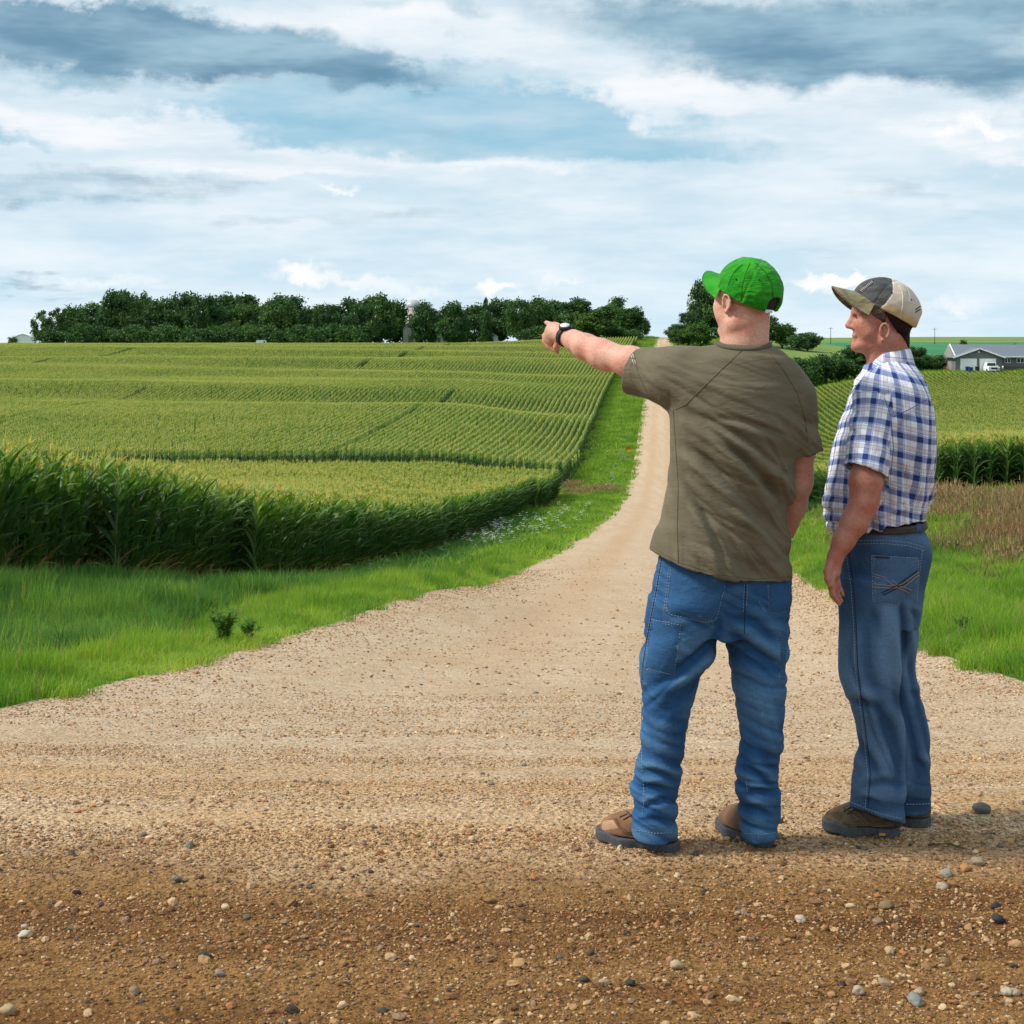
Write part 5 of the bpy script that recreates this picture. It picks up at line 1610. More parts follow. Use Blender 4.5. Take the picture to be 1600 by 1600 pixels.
def mat_plaid():
    m, t, b = material('plaid_cotton', .9, .1)
    uv = t.N.new('ShaderNodeUVMap').outputs[0]
    u, v, _ = t.sep(uv)
    P = t.N.new('ShaderNodeNewGeometry').outputs['Position']

    def band(c, period, centre, half, soft=.0012):
        q = t.m('ABSOLUTE', t.m('SUBTRACT', t.m('PINGPONG', t.m('ADD', c, 5.0 - centre), period / 2), 0.0))
        return t.mr(q, half + soft, half - soft)
    per = .060
    navy = lin(58, 76, 142); blue = lin(82, 116, 186); tan = lin(196, 178, 172); white = lin(232, 234, 240)
    def fam(c):
        return (t.m('MULTIPLY', band(c, per, 0, .0090), .85), band(c, per, .0118, .0011), t.m('MULTIPLY', band(c, per, .026, .0042), .5), band(c, per, .020, .0010), band(c, per, .032, .0008))
    c = white
    for fm in (fam(u), fam(v)):
        c = t.mix(t.m('MULTIPLY', fm[2], .9), c, tan)
        c = t.mix(t.m('MULTIPLY', fm[0], .85), c, t.mix(.35, navy, blue))
        c = t.mix(t.m('MULTIPLY', fm[1], .8), c, blue); c = t.mix(t.m('MULTIPLY', fm[3], .65), c, blue); c = t.mix(t.m('MULTIPLY', fm[4], .7), c, navy)
    fu, fv = fam(u), fam(v)
    c = t.mix(t.m('MULTIPLY', t.m('MULTIPLY', fu[0], fv[0]), 1.2, clamp=True), c, lin(36, 50, 104))
    t.put(b.inputs['Base Color'], c)
    wv = t.noise(t.map(P, scale=(1.6, 1.6, 1)), 26, 3, .55, .6)
    t.put(b.inputs['Normal'], t.bump(wv, .35, .010))
    return m


class Surface:
    """finds points of a finished mesh as seen from where the photograph was taken, to lay seams and pockets on it"""
    def __init__(s, V, Fc): s.b = BVHTree.FromPolygons([tuple(v) for v in V], [tuple(int(i) for i in f) for f in Fc])

    def hit(s, px, py):
        d = Vector(((px - 800) / 2333, 1, -(py - 530) / 2333)).normalized()
        p, n, i, t = s.b.ray_cast(Vector((0, 0, CAMZ)), d)
        return (p, n) if p is not None else None

    def line(s, pts, step=3.0, off=.001):
        out = []
        for a, b in zip(pts[:-1], pts[1:]):
            n = max(1, int(math.hypot(b[0] - a[0], b[1] - a[1]) / step))
            for i in range(n): out.append((a[0] + (b[0] - a[0]) * i / n, a[1] + (b[1] - a[1]) * i / n))
        out.append(pts[-1]); res = []
        for q in out:
            h = s.hit(*q)
            if h and (not res or (h[0] + h[1] * off - res[-1]).length < .05): res.append(h[0] + h[1] * off)
        return res

    def seam(s, name, lines, mat, parent, rad=.0011, off=.0008, step=3.0, dash=False):
        mb = MB()
        for ln in lines:
            if dash:
                p = s.line(ln, 1.6, off)
                for i in range(0, len(p) - 2, 3): mb.tube(p[i:i + 3], rad, 4)
            else:
                p = s.line(ln, step, off)
                if len(p) > 1: mb.tube(p, rad, 5)
        if not mb.V: return None
        o = np.array(parent_loc(parent)); mb.V = [tuple(np.array(v) - o) for v in mb.V]
        o = mb.build(name, mat, parent, True)
        if len(lines) > 1: o['kind'] = 'stuff'
        return o

    def patch(s, name, quad, mat, parent, n=9, off=.0035, wear=.2):
        """raised cloth patch between four photo corners given clockwise from top left"""
        q = np.array(quad, float); V = []; ok = True
        for j in range(n):
            for i in range(n):
                u, v = i / (n - 1), j / (n - 1)
                p = (1 - u) * (1 - v) * q[0] + u * (1 - v) * q[1] + u * v * q[2] + (1 - u) * v * q[3]
                h = s.hit(*p)
                if h is None: V.append(V[-1] if V else (0, 0, 0)); continue
                e = off if 0 < i < n - 1 and 0 < j < n - 1 else off * .25
                if (i in (1, n - 2) and 0 < j < n - 1) or (j in (1, n - 2) and 0 < i < n - 1): e = off
                V.append(h[0] + h[1] * e)
        V = np.array([tuple(v) for v in V]); Fc = grid_faces(n, n)[:, ::-1]
        return put_mesh(name, V, Fc, mat, parent, True, wear=np.full(len(V), wear))


def parent_loc(o):
    p = Vector((0, 0, 0))
    while o is not None: p += o.location; o = o.parent
    return p


THREAD = simple_mat('seam_thread', lin(130, 144, 156), .8, .2, .1, 50)
THREAD_DK = simple_mat('seam_dark', (.05, .045, .035), .9, .1, .1, 50)
RUBBER = simple_mat('boot_sole', (.075, .08, .085), .85, .2, .25, 60)
BLACK = simple_mat('black_rubber', (.012, .012, .014), .6, .4)


def boot(m, heel, toe, parent, upper, width=.046, top=.10, ank=None, tread=.028, name='boot'):
    """one shoe between heel and toe ground points"""
    h = np.array([heel[0], heel[1], 0.0]); t = np.array([toe[0], toe[1], 0.0]); d = (t - h) / np.linalg.norm(t - h); sd = np.array([-d[1], d[0], 0])
    L = np.linalg.norm(t - h); lo = np.minimum(h, t) - .09; hi = np.maximum(h, t) + .09; hi[2] = .24; lo[2] = -.02
    S = Field(lo, hi, .0036)
    def sole(grow, z0, z1):
        def f(x, y, z):
            u = ((x - h[0]) * d[0] + (y - h[1]) * d[1]) / L; tt = np.clip(u, 0, 1)
            w = np.abs((x - h[0] - tt * L * d[0]) * sd[0] + (y - h[1] - tt * L * d[1]) * sd[1])
            al = (u - tt) * L
            r = (.82 + .42 * sst(tt, .35, .8) - .10 * sst(tt, .8, 1.0) - .12 * np.exp(-((tt - .38) / .14) ** 2)) * width + grow
            q = np.sqrt(w ** 2 + al ** 2) - r
            spring = .012 * sst(tt, .75, 1.1)
            return np.maximum(q, np.maximum(z - z1 - spring, z0 + spring - z))
        return f
    S.add(sole(.003, -.004, tread), lo, hi, .003)
    # arch cut between heel block and forefoot
    mid = h + d * L * .30
    S.cone(mid - sd * .1 + np.array([0, 0, -.004]), mid + sd * .1 + np.array([0, 0, -.004]), .009, .009, .003, 'sub')
    V, Fc = S.mesh(1)
    so = put_mesh('sole', V, Fc, RUBBER, parent)
    U = Field(lo, hi, .0036)
    W = lambda a, l, z: h + d * L * a + sd * l + np.array([0, 0, z])
    M = np.stack([d, sd, np.array([0, 0, 1.0])])
    cl = lambda u, v, w: -(w)
    U.ell(W(.93, 0, tread), (.062, width * 1.0, .048 * top / .1), M, .02)
    U.ell(W(.62, 0, tread + .004), (.085, width * .98, .066 * top / .1), M, .03)
    U.cone(W(.60, 0, .060), W(.20, 0, .105 * top / .1), .036, .040, .03)
    U.cone(W(.08, 0, .055), W(.10, 0, .095), .040, .038, .03)
    U.ell(W(.05, 0, .045), (.046, .040, .05), M, .02)
    zc = tread + .0025
    U.D = np.maximum(U.D, (zc - U.ax[2])[None, None, :].astype(np.float32))
    V, Fc = U.mesh(1); N = normals(V, Fc)
    V = V + N * (VN(V * 60)[:, None] * .0012)
    up = put_mesh('upper', V, Fc, upper, parent)
    s = Surface(V, Fc)
    return up, s, W


def make_cap(C, M, parent, mats, tilt=28, opening=True, wrinkle=.0022, centre=(-.026, 0, .034), rad=(.109, .090, .100), cutz=-.022, kind='plain', k=1.0):
    """crown, brim and strap of a baseball cap on a head frame"""
    h = math.radians(tilt)
    f = M[0] * math.cos(h) + M[2] * math.sin(h); u = -M[0] * math.sin(h) + M[2] * math.cos(h); CM = np.stack([f, M[1], u])
    O = C + (M[0] * centre[0] + M[1] * centre[1] + M[2] * centre[2]) * k
    rad = tuple(r * k for r in rad)
    S = Field(O - .135, O + .135, .0025)
    S.ell(O, rad, CM, .004, cut=lambda a, b, c: cutz - c)
    if opening:
        a = O - CM[0] * .16 + CM[2] * (cutz + .022); b = O - CM[0] * (rad[0] - .014) + CM[2] * (cutz + .022)
        S.cone(a, b, .030, .030, .002, 'sub')
    V, Fc = S.mesh(1); N = normals(V, Fc)
    Q = (V - O) @ CM.T
    ang = np.arctan2(Q[:, 1], Q[:, 0]); out = (Q[:, 2] > cutz + .004) & (np.linalg.norm(Q / np.array(rad), axis=1) > .93)
    # six panels with sunken seams
    seam = np.min(np.abs(((ang[:, None] - np.radians([0, 60, 120, 180, -120, -60])[None, :]) + np.pi) % (2 * np.pi) - np.pi), axis=1)
    rr = np.hypot(Q[:, 0], Q[:, 1])
    sm = np.exp(-(seam * rr / .0035) ** 2)
    V = V - N * (sm * .0016 * out)[:, None]
    wr_ = VN.fbm(Q * np.array([26, 26, 40]) + 3, 2); wr_ = (1 - np.abs(wr_) * 2.5)
    V = V + N * (wr_ * wrinkle * out * (Q[:, 0] < .07))[:, None]
    fq = Q[Fc].mean(1); mi = np.zeros(len(Fc), int)
    if kind == 'trucker':
        # dark front panels, pale mesh sides, tan lower band
        bound = .012 + .42 * (fq[:, 2] - .0) * (fq[:, 2] > 0)
        mi = np.where(fq[:, 0] > bound - .020 + .55 * np.clip(.045 - fq[:, 2], 0, 1), 1, 0)
        mi = np.where((mi == 0) & (fq[:, 2] < cutz + .026), 2, mi)
        edge = np.abs(fq[:, 0] - (bound - .020 + .55 * np.clip(.045 - fq[:, 2], 0, 1))) < .0026
        mi = np.where(edge & (fq[:, 2] > cutz + .006), 3, mi)
    o = put_mesh('crown', V, Fc, mats, parent, mi=mi)
    # brim: a curved tongue sticking out of the front
    n1, n2 = 15, 23; TV = []
    for s_ in (0, 1):
        for i in range(n1):
            t = i / (n1 - 1)
            for j in range(n2):
                a = (j / (n2 - 1) - .5) * 2
                b0 = a * 1.15
                base = np.array([math.cos(b0) * rad[0] * .985, math.sin(b0) * rad[1] * .985, cutz + .006])
                reach = (.064 if kind == 'plain' else .072) * k * max(0, 1 - abs(a) ** (2.6 if kind == 'plain' else 4.5)) ** .5
                p = base + np.array([reach * t, (a * .004) * t, 0])
                p[2] += -(.030 if kind == 'plain' else .032) * k * (p[1] / .08) ** 2 * (.30 + .70 * t) - (.012 if kind == 'plain' else .018) * t - .0030 * s_ + .012
                TV.append(O + CM[0] * p[0] + CM[1] * p[1] + CM[2] * p[2])
    TV = np.array(TV); g = grid_faces(n1, n2); m_ = n1 * n2
    rim = []
    ring = [i * n2 for i in range(n1)][::-1] + list(range(1, n2)) ; 
    edge = list(range(0, n2)) + [i * n2 + n2 - 1 for i in range(1, n1)] + [(n1 - 1) * n2 + j for j in range(n2 - 2, -1, -1)] + [i * n2 for i in range(n1 - 2, 0, -1)]
    for a_, b_ in zip(edge, edge[1:] + edge[:1]): rim.append((a_, a_ + m_, b_ + m_, b_))
    Fb = np.concatenate([g[:, ::-1], g + m_, np.array(rim)])
    br = put_mesh('brim', TV, Fb, mats[4] if len(mats) > 4 else mats[0], parent)
    # button and strap
    mb = MB(); tp = O + CM[2] * rad[2]
    mb.tube([tp - CM[2] * .002, tp + CM[2] * .003, tp + CM[2] * .005], [.009, .0085, .004], 10); mb.V = [tuple(np.array(v) - np.array(parent.location)) for v in mb.V]
    mb.build('button', mats[0], parent, True)
    mb = MB(); pts = []
    for i in range(13):
        a = math.pi + (i / 12 - .5) * 1.0
        pts.append((math.cos(a), math.sin(a)))
    V2 = []
    for (c_, s_) in pts:
        for (dr, z) in ((.001, cutz - .001), (.003, cutz + .013), (-.004, cutz + .013), (-.005, cutz - .001)):
            q = O + CM[0] * c_ * (rad[0] * .975 + dr) + CM[1] * s_ * (rad[1] * .975 + dr) + CM[2] * z
            V2.append(tuple(q - np.array(parent.location)))
    F2 = [(i * 4 + j, i * 4 + (j + 1) % 4, i * 4 + 4 + (j + 1) % 4, i * 4 + 4 + j) for i in range(12) for j in range(4)] + [(0, 1, 2, 3), (51, 50, 49, 48)]
    mb.add(V2, F2); mb.build('strap', mats[5] if len(mats) > 5 else mats[0], parent)
    return O, CM, rad, o, Surface(V, Fc)


def build_man_green():
    m = Man(0, 0, 4.70); P = m.P; sec = m.sec
    root = empty('person', tuple(np.array([P(1120, 1300)[0], 4.70, 0])), 0, 'man in green cap and olive T-shirt pointing left with his outstretched arm', 'person')
    skin = mat_skin('skin_fair', lin(212, 166, 146), lin(208, 142, 122))
    # ---- body
    S = Field((.05, 4.35, .95), (1.03, 5.35, 1.76), .0042)
    C = P(1163, 472, 0); M = head_frame(43, 0)
    W = build_head(S, C, M, ear_z=-.008, k=1.02, stout=.004)
    S.cone(P(1162, 488), P(1160, 552), .066, .074, .02)
    S.cone(P(1172, 492, .0), P(1168, 530, .0), .058, .062, .03)
    S.cone(P(1092, 598, .02), P(1212, 612, .02), .050, .048, .03)
    S.cone(P(1135, 620), P(1135, 800), .085, .09, .05); S.cone(P(1172, 620), P(1172, 800), .085, .09, .05)
    arm = [(P(1058, 585, .02), .062), (P(985, 566, .13), .050), (P(950, 556, .20), .043), (P(938, 551, .225), .044), (P(915, 542, .27), .0425), (P(898, 533, .32), .034), (P(884, 526, .36), .029)]
    S.chain(arm, .02)
    S.cone(P(941, 560, .21), P(947, 564, .20), .038, .034, .02)      # point of the elbow
    # pointing hand
    S.cone(P(882, 525, .365), P(866, 519, .42), .029, .033, .012)
    S.cone(P(866, 516, .42), P(860, 527, .435), .026, .026, .012)
    S.cone(P(875, 518, .39), P(864, 512, .45), .022, .016, .012)
    hand(S, [[(P(866, 513, .445), .0125), (P(859, 507, .485), .0105), (P(853.5, 504, .52), .0080)],
             [(P(858, 518, .45), .0135), (P(852, 525, .475), .0115), (P(853, 535, .465), .0098), (P(859, 538, .44), .0088)],
             [(P(857, 525, .44), .0130), (P(853, 533, .465), .0112), (P(857, 541, .455), .0095), (P(863, 542, .43), .0085)],
             [(P(860, 532, .42), .0120), (P(860, 540, .44), .0100), (P(866, 546, .43), .0085), (P(871, 546, .41), .0075)],
             [(P(874, 533, .385), .0125), (P(869, 542, .40), .0105), (P(871, 549, .41), .0085)]], .006)
    arm2 = [(P(1230, 625, .04), .050), (P(1250, 700, .06), .047), (P(1247, 752, .10), .045), (P(1240, 790, .14), .041), (P(1222, 845, .19), .030)]
    S.chain(arm2, .02)
    S.cone(P(1214, 850, .19), P(1200, 880, .21), .028, .026, .012)
    hand(S, [[(P(1204, 880, .19 + .012 * i), .011), (P(1196 - 2 * i, 900 + 3 * i, .20 + .012 * i), .010), (P(1188 - 2 * i, 912 + 3 * i, .19 + .012 * i), .008)] for i in range(4)] + [[(P(1206, 868, .20), .012), (P(1192, 880, .22), .010), (P(1184, 890, .22), .008)]])
    V, Fc = S.mesh(1)
    # creases in the nape
    N = normals(V, Fc); z = V[:, 2]
    neck = np.exp(-((z - P(0, 512)[2]) / .03) ** 2)
    fold = crease(V, (.86, 0, .5), (-.5, 0, .86), 38, 5, 3, .8)
    V = V + N * (np.clip(fold, -.6, .5) * .0016 * neck)[:, None]
    put_mesh('body', V, Fc, skin, root)
    # cropped hair on the nape and temple
    hair = mat_cloth('stubble_hair', lin(140, 100, 80), lin(176, 130, 108), .1, 0)
    S = Field(C - .15, C + .15, .0036)
    def cutf(a, b, c): return np.maximum(np.maximum(a - .030 + .25 * c, -(c + .075) + .9 * np.clip(a + .06, 0, .2)), c - .06)
    S.ell(C + M[0] * -.0122 + M[2] * .040, (.1040, .0865, .094), M, .004, cut=lambda a, b, c: np.maximum(np.maximum(a - .020, -(c + .078) + .35 * np.clip(a + .10, 0, .2)), c - .07))
    V, Fc = S.mesh(1)
    put_mesh('hair', V, Fc, hair, root)
    # ---- cap
    green = mat_cloth('cap_green', lin(30, 128, 24), lin(52, 150, 38), .5, .1, 1.6)
    capo = empty('cap', (0, 0, 0)); capo.parent = root; capo.location = (0, 0, 0)
    # children of the cap are written relative to the man's origin
    class _L: pass
    O, CM, rad, cro, cs = make_cap(C, M, root_proxy(capo, root), [green] * 5, 28, True, .0030, (-.020, 0, .036), (.112, .094, .103), -.022)
    cs.seam('panel_seam', [[(1172, 411), (1166, 425), (1160, 445), (1158, 470)], [(1180, 411), (1196, 425), (1206, 445), (1208, 466)], [(1160, 413), (1145, 428), (1138, 446)]], simple_mat('cap_seam', lin(22, 96, 18)[:3], .9, .1), capo, .0011, .0002)
    cs.seam('eyelet', [[(1150, 436), (1151, 437)], [(1186, 437), (1187, 438)]], simple_mat('cap_eyelet', lin(16, 70, 14)[:3], .9, .1), capo, .0028, .0004, 1)
    dark = simple_mat('opening_hair', (.05, .03, .025), .9, .1)
    S = Field(O - .13, O + .13, .0036)
    S.ell(O, (rad[0] - .009, rad[1] - .009, rad[2] - .012), CM, .002, cut=lambda a, b, c: np.maximum(-.020 - c, a + .06))
    V, Fc = S.mesh(1); put_mesh('hair', V, Fc, dark, root)
    buck = simple_mat('buckle', (.7, .72, .7), .3, .6)
    mb = MB(); q = O - CM[0] * (rad[0] * .975 + .004) + CM[2] * (-.016) + CM[1] * .022
    mb.tube([tuple(q - np.array(root.location) - CM[1] * .012), tuple(q - np.array(root.location) + CM[1] * .012)], .0055, 8); mb.build('buckle', buck, capo)
    # ---- shirt
    S = Field((.25, 4.40, .75), (1.05, 5.0, 1.66), .0042)
    hem = prof([(900, 840), (1010, 856), (1035, 871), (1062, 885), (1120, 903), (1180, 911), (1240, 907), (1400, 900)])
    def hemclip(x, y, z):
        pxx = 800 + x / y * 2333; q = CAMZ - (hem(pxx) - 530) / 2333 * y
        q = np.where(y > 4.72, q + .03, q)
        return q - z
    S.loft([sec(536, 1128, 1196, 0, .066), sec(543, 1112, 1206, 0, .078), sec(553, 1088, 1222, 0, .098), sec(572, 1066, 1242, 0, .115), sec(600, 1052, 1256, 0, .13), sec(640, 1047, 1260, 0, .14),
            sec(690, 1046, 1250, 0, .145), sec(740, 1044, 1243, 0, .148), sec(790, 1036, 1238, 0, .152), sec(830, 1024, 1236, 0, .157), sec(860, 1014, 1236, 0, .16), sec(925, 1008, 1238, 0, .162)], .02, clip=hemclip)
    arm_d = (P(980, 566, .14) - P(1058, 585, .02)); arm_d = arm_d / np.linalg.norm(arm_d)
    cutn = arm_d + np.array([-.12, 0, .18]); cutn /= np.linalg.norm(cutn); cutc = P(991, 578, .12)
    S.cone(P(1085, 596, 0), P(1050, 590, .03), .088, .093, .05)
    S.cone(P(1062, 589, .02), P(975, 578, .15), .089, .077, .03, cut=(cutc, cutn))
    S.cone(P(1200, 590, .02), P(1232, 620, .03), .085, .082, .05)
    a2 = P(1262, 712, .05) - P(1240, 640, .03); a2 = a2 / np.linalg.norm(a2); n2 = a2 + np.array([-.12, 0, 0]); n2 /= np.linalg.norm(n2)
    S.cone(P(1232, 622, .03), P(1254, 712, .04), .080, .067, .03, cut=(P(1262, 704, .04), n2))
    S.cone(P(1138, 561, 0), P(1066, 574, .01), .050, .066, .03)
    # sleeve mouths
    S.cone(cutc - arm_d * .03, cutc + arm_d * .06, .062, .069, .003, 'sub')
    c2 = P(1254, 704, .04); S.cone(c2 - a2 * .03, c2 + a2 * .05, .054, .057, .003, 'sub')
    # collar opening
    V, Fc = S.mesh(1)
    pxx = 800 + V[:, 0] / V[:, 1] * 2333; pyy = 530 + (CAMZ - V[:, 2]) / V[:, 1] * 2333
    N = normals(V, Fc)
    back = sst(pyy, 590, 680)
    rs = sst(pxx, 1055, 1110)
    fA = crease(V, (.74, 0, -.67), (.67, 0, .74), 17, 1.6, 4.3, .7)
    fB = crease(V, (.10, 0, -1), (1, 0, .1), 26, 1.3, 8.1, .5)
    fC = crease(V, (.98, 0, -.2), (.2, 0, .98), 20, 2.0, 1.2, .6)
    fD = crease(V, (.62, 0, -.78), (.78, 0, .62), 34, 2.6, 6.6, .6)
    low = sst(pyy, 640, 760)
    d = 1.35 * rs * back * (fA * .0085 + fD * .0050) * (.45 + .55 * low) + (1 - rs) * back * fB * .0065 + (1 - back) * fC * .0028
    slv = sst(-pxx, -1060, -1030)
    d = np.where(pxx < 1060, (1 - slv) * d + slv * (crease(V, (.5, 0, -.87), (.87, 0, .5), 24, 2, 2.7, .6) * .0045), d)
    hemz = np.abs(pyy - hem(pxx)); d = d * (1 - .6 * np.exp(-(hemz / 8) ** 2)) 
    # long pulls towards the raised arm
    for (x0, y0, x1, y1, amp, w) in [(1068, 640, 1235, 800, .011, 9), (1062, 690, 1236, 862, .012, 9), (1075, 640, 1240, 752, .009, 7), (1085, 740, 1200, 900, .009, 8), (1060, 745, 1140, 905, .008, 7), (1110, 650, 1245, 700, .006, 6),
                                     (1120, 690, 1240, 800, .007, 6), (1130, 780, 1236, 880, .008, 7)]:
        L = math.hypot(x1 - x0, y1 - y0); ux, uy = (x1 - x0) / L, (y1 - y0) / L
        al = (pxx - x0) * ux + (pyy - y0) * uy; ac = -(pxx - x0) * uy + (pyy - y0) * ux + 10 * np.sin(al / L * 3.14)
        e = sst(al, -10, 50) * (1 - sst(al, L - 60, L + 10))
        d += -amp * 1.5 * np.exp(-(ac / (w * .8)) ** 2) * e + amp * 1.1 * np.exp(-((ac - w * 1.7) / (w * 1.1)) ** 2) * e
    front = V[:, 1] < 4.74
    fE = crease(V, (.78, 0, -.62), (.62, 0, .78), 34, 2.4, 11.3, .8); fF = crease(V, (.9, 0, -.42), (.42, 0, .9), 30, 2.0, 14.1, .8)
    mE = VN(V * 5 + 31) * .5 + .6
    d = d + rs * back * (fE * .0068 * np.clip(mE, 0, 1) + fF * .0048 * np.clip(1.1 - mE, 0, 1)) + (1 - back) * fF * .0026
    V = V + N * (np.where(front, d, d * .3))[:, None]
    V = laplace(V, Fc, .2)
    olive = mat_cloth('olive_jersey', lin(103, 95, 77), lin(114, 106, 87), .34, .06, .9)
    put_mesh('t_shirt', V, Fc, olive, root)
    ss = Surface(V, Fc)
    shirt_dk = simple_mat('shirt_seam', lin(96, 88, 70)[:3], .9, .1)
    ss.seam('raglan_seam', [[(1160, 547), (1130, 575), (1098, 606), (1072, 632), (1056, 640)], [(1201, 549), (1225, 580), (1246, 615), (1258, 655), (1262, 690)],
                            [(1052, 640), (1056, 700), (1060, 760), (1058, 820), (1060, 880)]], shirt_dk, root, .0013, .0003)
    ss.seam('hem_stitch', [[(1014, 850), (1036, 865), (1062, 879), (1120, 897), (1180, 905), (1232, 901)], [(990, 545), (996, 580), (1010, 612)], [(1244, 706), (1282, 688)]], shirt_dk, root, .0010, .0003)
    # neck ribbing
    mb = MB(); ring = []
    for i in range(33):
        a = 2 * math.pi * i / 32; c = P(1161, 540); ring.append((c[0] + math.cos(a) * .083, c[1] + math.sin(a) * .080, c[2] + .008 * math.sin(a) + .004 * math.cos(2 * a)))
    mb.tube(ring, .0085, 8, False); mb.V = [tuple(np.array(v) - np.array(root.location)) for v in mb.V]
    mb.build('collar', mat_cloth('rib', lin(86, 84, 68), lin(96, 92, 74), .1, .05), root, True)
    # pale print on the sleeve hem
    pr = simple_mat('sleeve_print', lin(200, 198, 186)[:3], .8, .1)
    ss.seam('sleeve_print', [[(985, 552), (988, 560)], [(988.5, 553), (991, 559)], [(988, 562), (991, 570)], [(992, 563), (994, 569)]], pr, root, .0014, .0004, 2)
    # ---- jeans
    S = Field((.28, 4.45, .02), (.98, 5.0, 1.02), .0042)
    S.loft([sec(835, 1040, 1226, .01, .125), sec(870, 1030, 1233, .01, .14), sec(905, 1021, 1236, .01, .145), sec(940, 1014, 1234, .01, .14), sec(975, 1008, 1231, .01, .125), sec(992, 1008, 1230, .01, .115)], .02)
    legL = [sec(930, 1014, 1128, 0, .12), sec(965, 1008, 1128, 0, .118), sec(990, 1005, 1124, 0, .112), sec(1030, 1002, 1112, 0, .102), sec(1060, 1002, 1096, 0, .096), sec(1090, 1002, 1083, 0, .090), sec(1130, 1001, 1076, 0, .087), sec(1180, 998, 1069, 0, .082),
            sec(1208, 991, 1064, 0, .078), sec(1232, 985, 1061, 0, .078), sec(1255, 988, 1057, -.01, .078), sec(1280, 987, 1057, -.01, .078), sec(1307, 991, 1057, -.012, .080)]
    legR = [sec(930, 1132, 1234, .02, .12), sec(965, 1130, 1231, .02, .118), sec(990, 1131, 1230, .02, .112), sec(1030, 1140, 1228, .02, .102), sec(1060, 1146, 1226, .02, .096), sec(1100, 1152, 1225, .02, .09), sec(1150, 1155, 1225, .02, .086), sec(1190, 1151, 1217, .02, .080),
            sec(1213, 1150, 1214, .02, .078), sec(1240, 1150, 1220, .02, .078), sec(1270, 1155, 1220, .02, .078), sec(1308, 1160, 1213, .02, .076)]
    S.loft(legL, .014); S.loft(legR, .014)
    for c, r in ((P(1025 + 1, 1300, -.01), .060), ):
        pass
    V, Fc = S.mesh(1); N = normals(V, Fc)
    pxx = 800 + V[:, 0] / V[:, 1] * 2333; pyy = 530 + (CAMZ - V[:, 2]) / V[:, 1] * 2333
    left = pxx < 1128
    ank = sst(pyy, 1170, 1225) * (1 - .5 * sst(pyy, 1285, 1308)); seat = 1 - sst(pyy, 930, 960); thigh = sst(pyy, 945, 1000) * (1 - sst(pyy, 1090, 1150)); knee = sst(pyy, 1060, 1120) * (1 - sst(pyy, 1170, 1220))
    f9 = crease(V, (.85, 0, -.5), (.5, 0, .85), 34, 3.0, 21.1, .9); f1 = crease(V, (1, 0, -.25), (.25, 0, 1), 26, 2.2, 2.1, .9); f2 = crease(V, (.8, 0, .6), (-.6, 0, .8), 15, 1.8, 5.2, .7); f3 = crease(V, (.9, 0, -.42), (.42, 0, .9), 14, 1.8, 7.7, .7)
    f4 = crease(V, (.3, 0, -1), (1, 0, .3), 16, 1.5, 9.4, .6)
    d = ank * f1 * .0082 + thigh * np.where(left, f2, f3) * .0100 + knee * (f4 * .004 + f1 * .003) + f9 * .0022 + seat * f2 * .0025
    for (x0, y0, x1, y1, amp, w) in [(1128, 985, 1040, 1062, .010, 8), (1125, 1003, 1010, 1080, .007, 7), (1140, 990, 1222, 1060, .011, 8), (1138, 1015, 1218, 1070, .007, 6), (1160, 965, 1215, 1010, .007, 8), (1110, 930, 1180, 900, .004, 8), (1000, 1230, 1050, 1240, .010, 5), (1005, 1262, 1055, 1252, .010, 5), (996, 1205, 1060, 1222, .010, 6),
                                     (1155, 1195, 1210, 1235, .011, 6), (1160, 1240, 1218, 1246, .012, 5), (1156, 1262, 1210, 1278, .008, 5), (995, 1283, 1050, 1290, .006, 4), (1040, 960, 1110, 985, .006, 6)]:
        L = math.hypot(x1 - x0, y1 - y0); ux, uy = (x1 - x0) / L, (y1 - y0) / L
        al = (pxx - x0) * ux + (pyy - y0) * uy; ac = -(pxx - x0) * uy + (pyy - y0) * ux + 5 * np.sin(al / L * 3.14)
        e = sst(al, -8, 20) * (1 - sst(al, L - 25, L + 8))
        d += (-amp * np.exp(-(ac / w) ** 2) + amp * .7 * np.exp(-((ac + w * 1.9) / (w * 1.2)) ** 2)) * e
    V = V + N * d[:, None]; V = laplace(V, Fc, .35)
    wear = np.clip(.18 + .5 * np.exp(-((pyy - 1000) / 60) ** 2) * (np.abs(pxx - 1075) < 40) + d * 75 + .4 * np.exp(-((pyy - 1300) / 12) ** 2) + .25 * np.exp(-((pyy - 1120) / 50) ** 2), 0, 1) * .75
    denim = mat_denim('blue_denim', lin(30, 64, 104), lin(42, 84, 128), lin(104, 144, 176))
    jo = put_mesh('jeans', V, Fc, denim, root, wear=wear)
    js = Surface(V, Fc)
    js.patch('back_pocket', [(1050, 884), (1134, 911), (1118, 969), (1043, 957)], denim, root, wear=.15)
    js.patch('back_pocket', [(1200, 913), (1233, 908), (1231, 957), (1199, 956)], denim, root, wear=.1)
    js.patch('hammer_pocket', [(1020, 968), (1064, 977), (1053, 1055), (1008, 1046)], denim, root, wear=.15)
    js.patch('side_pocket', [(1219, 985), (1229, 988), (1226, 1062), (1218, 1062)], denim, root, wear=.2)
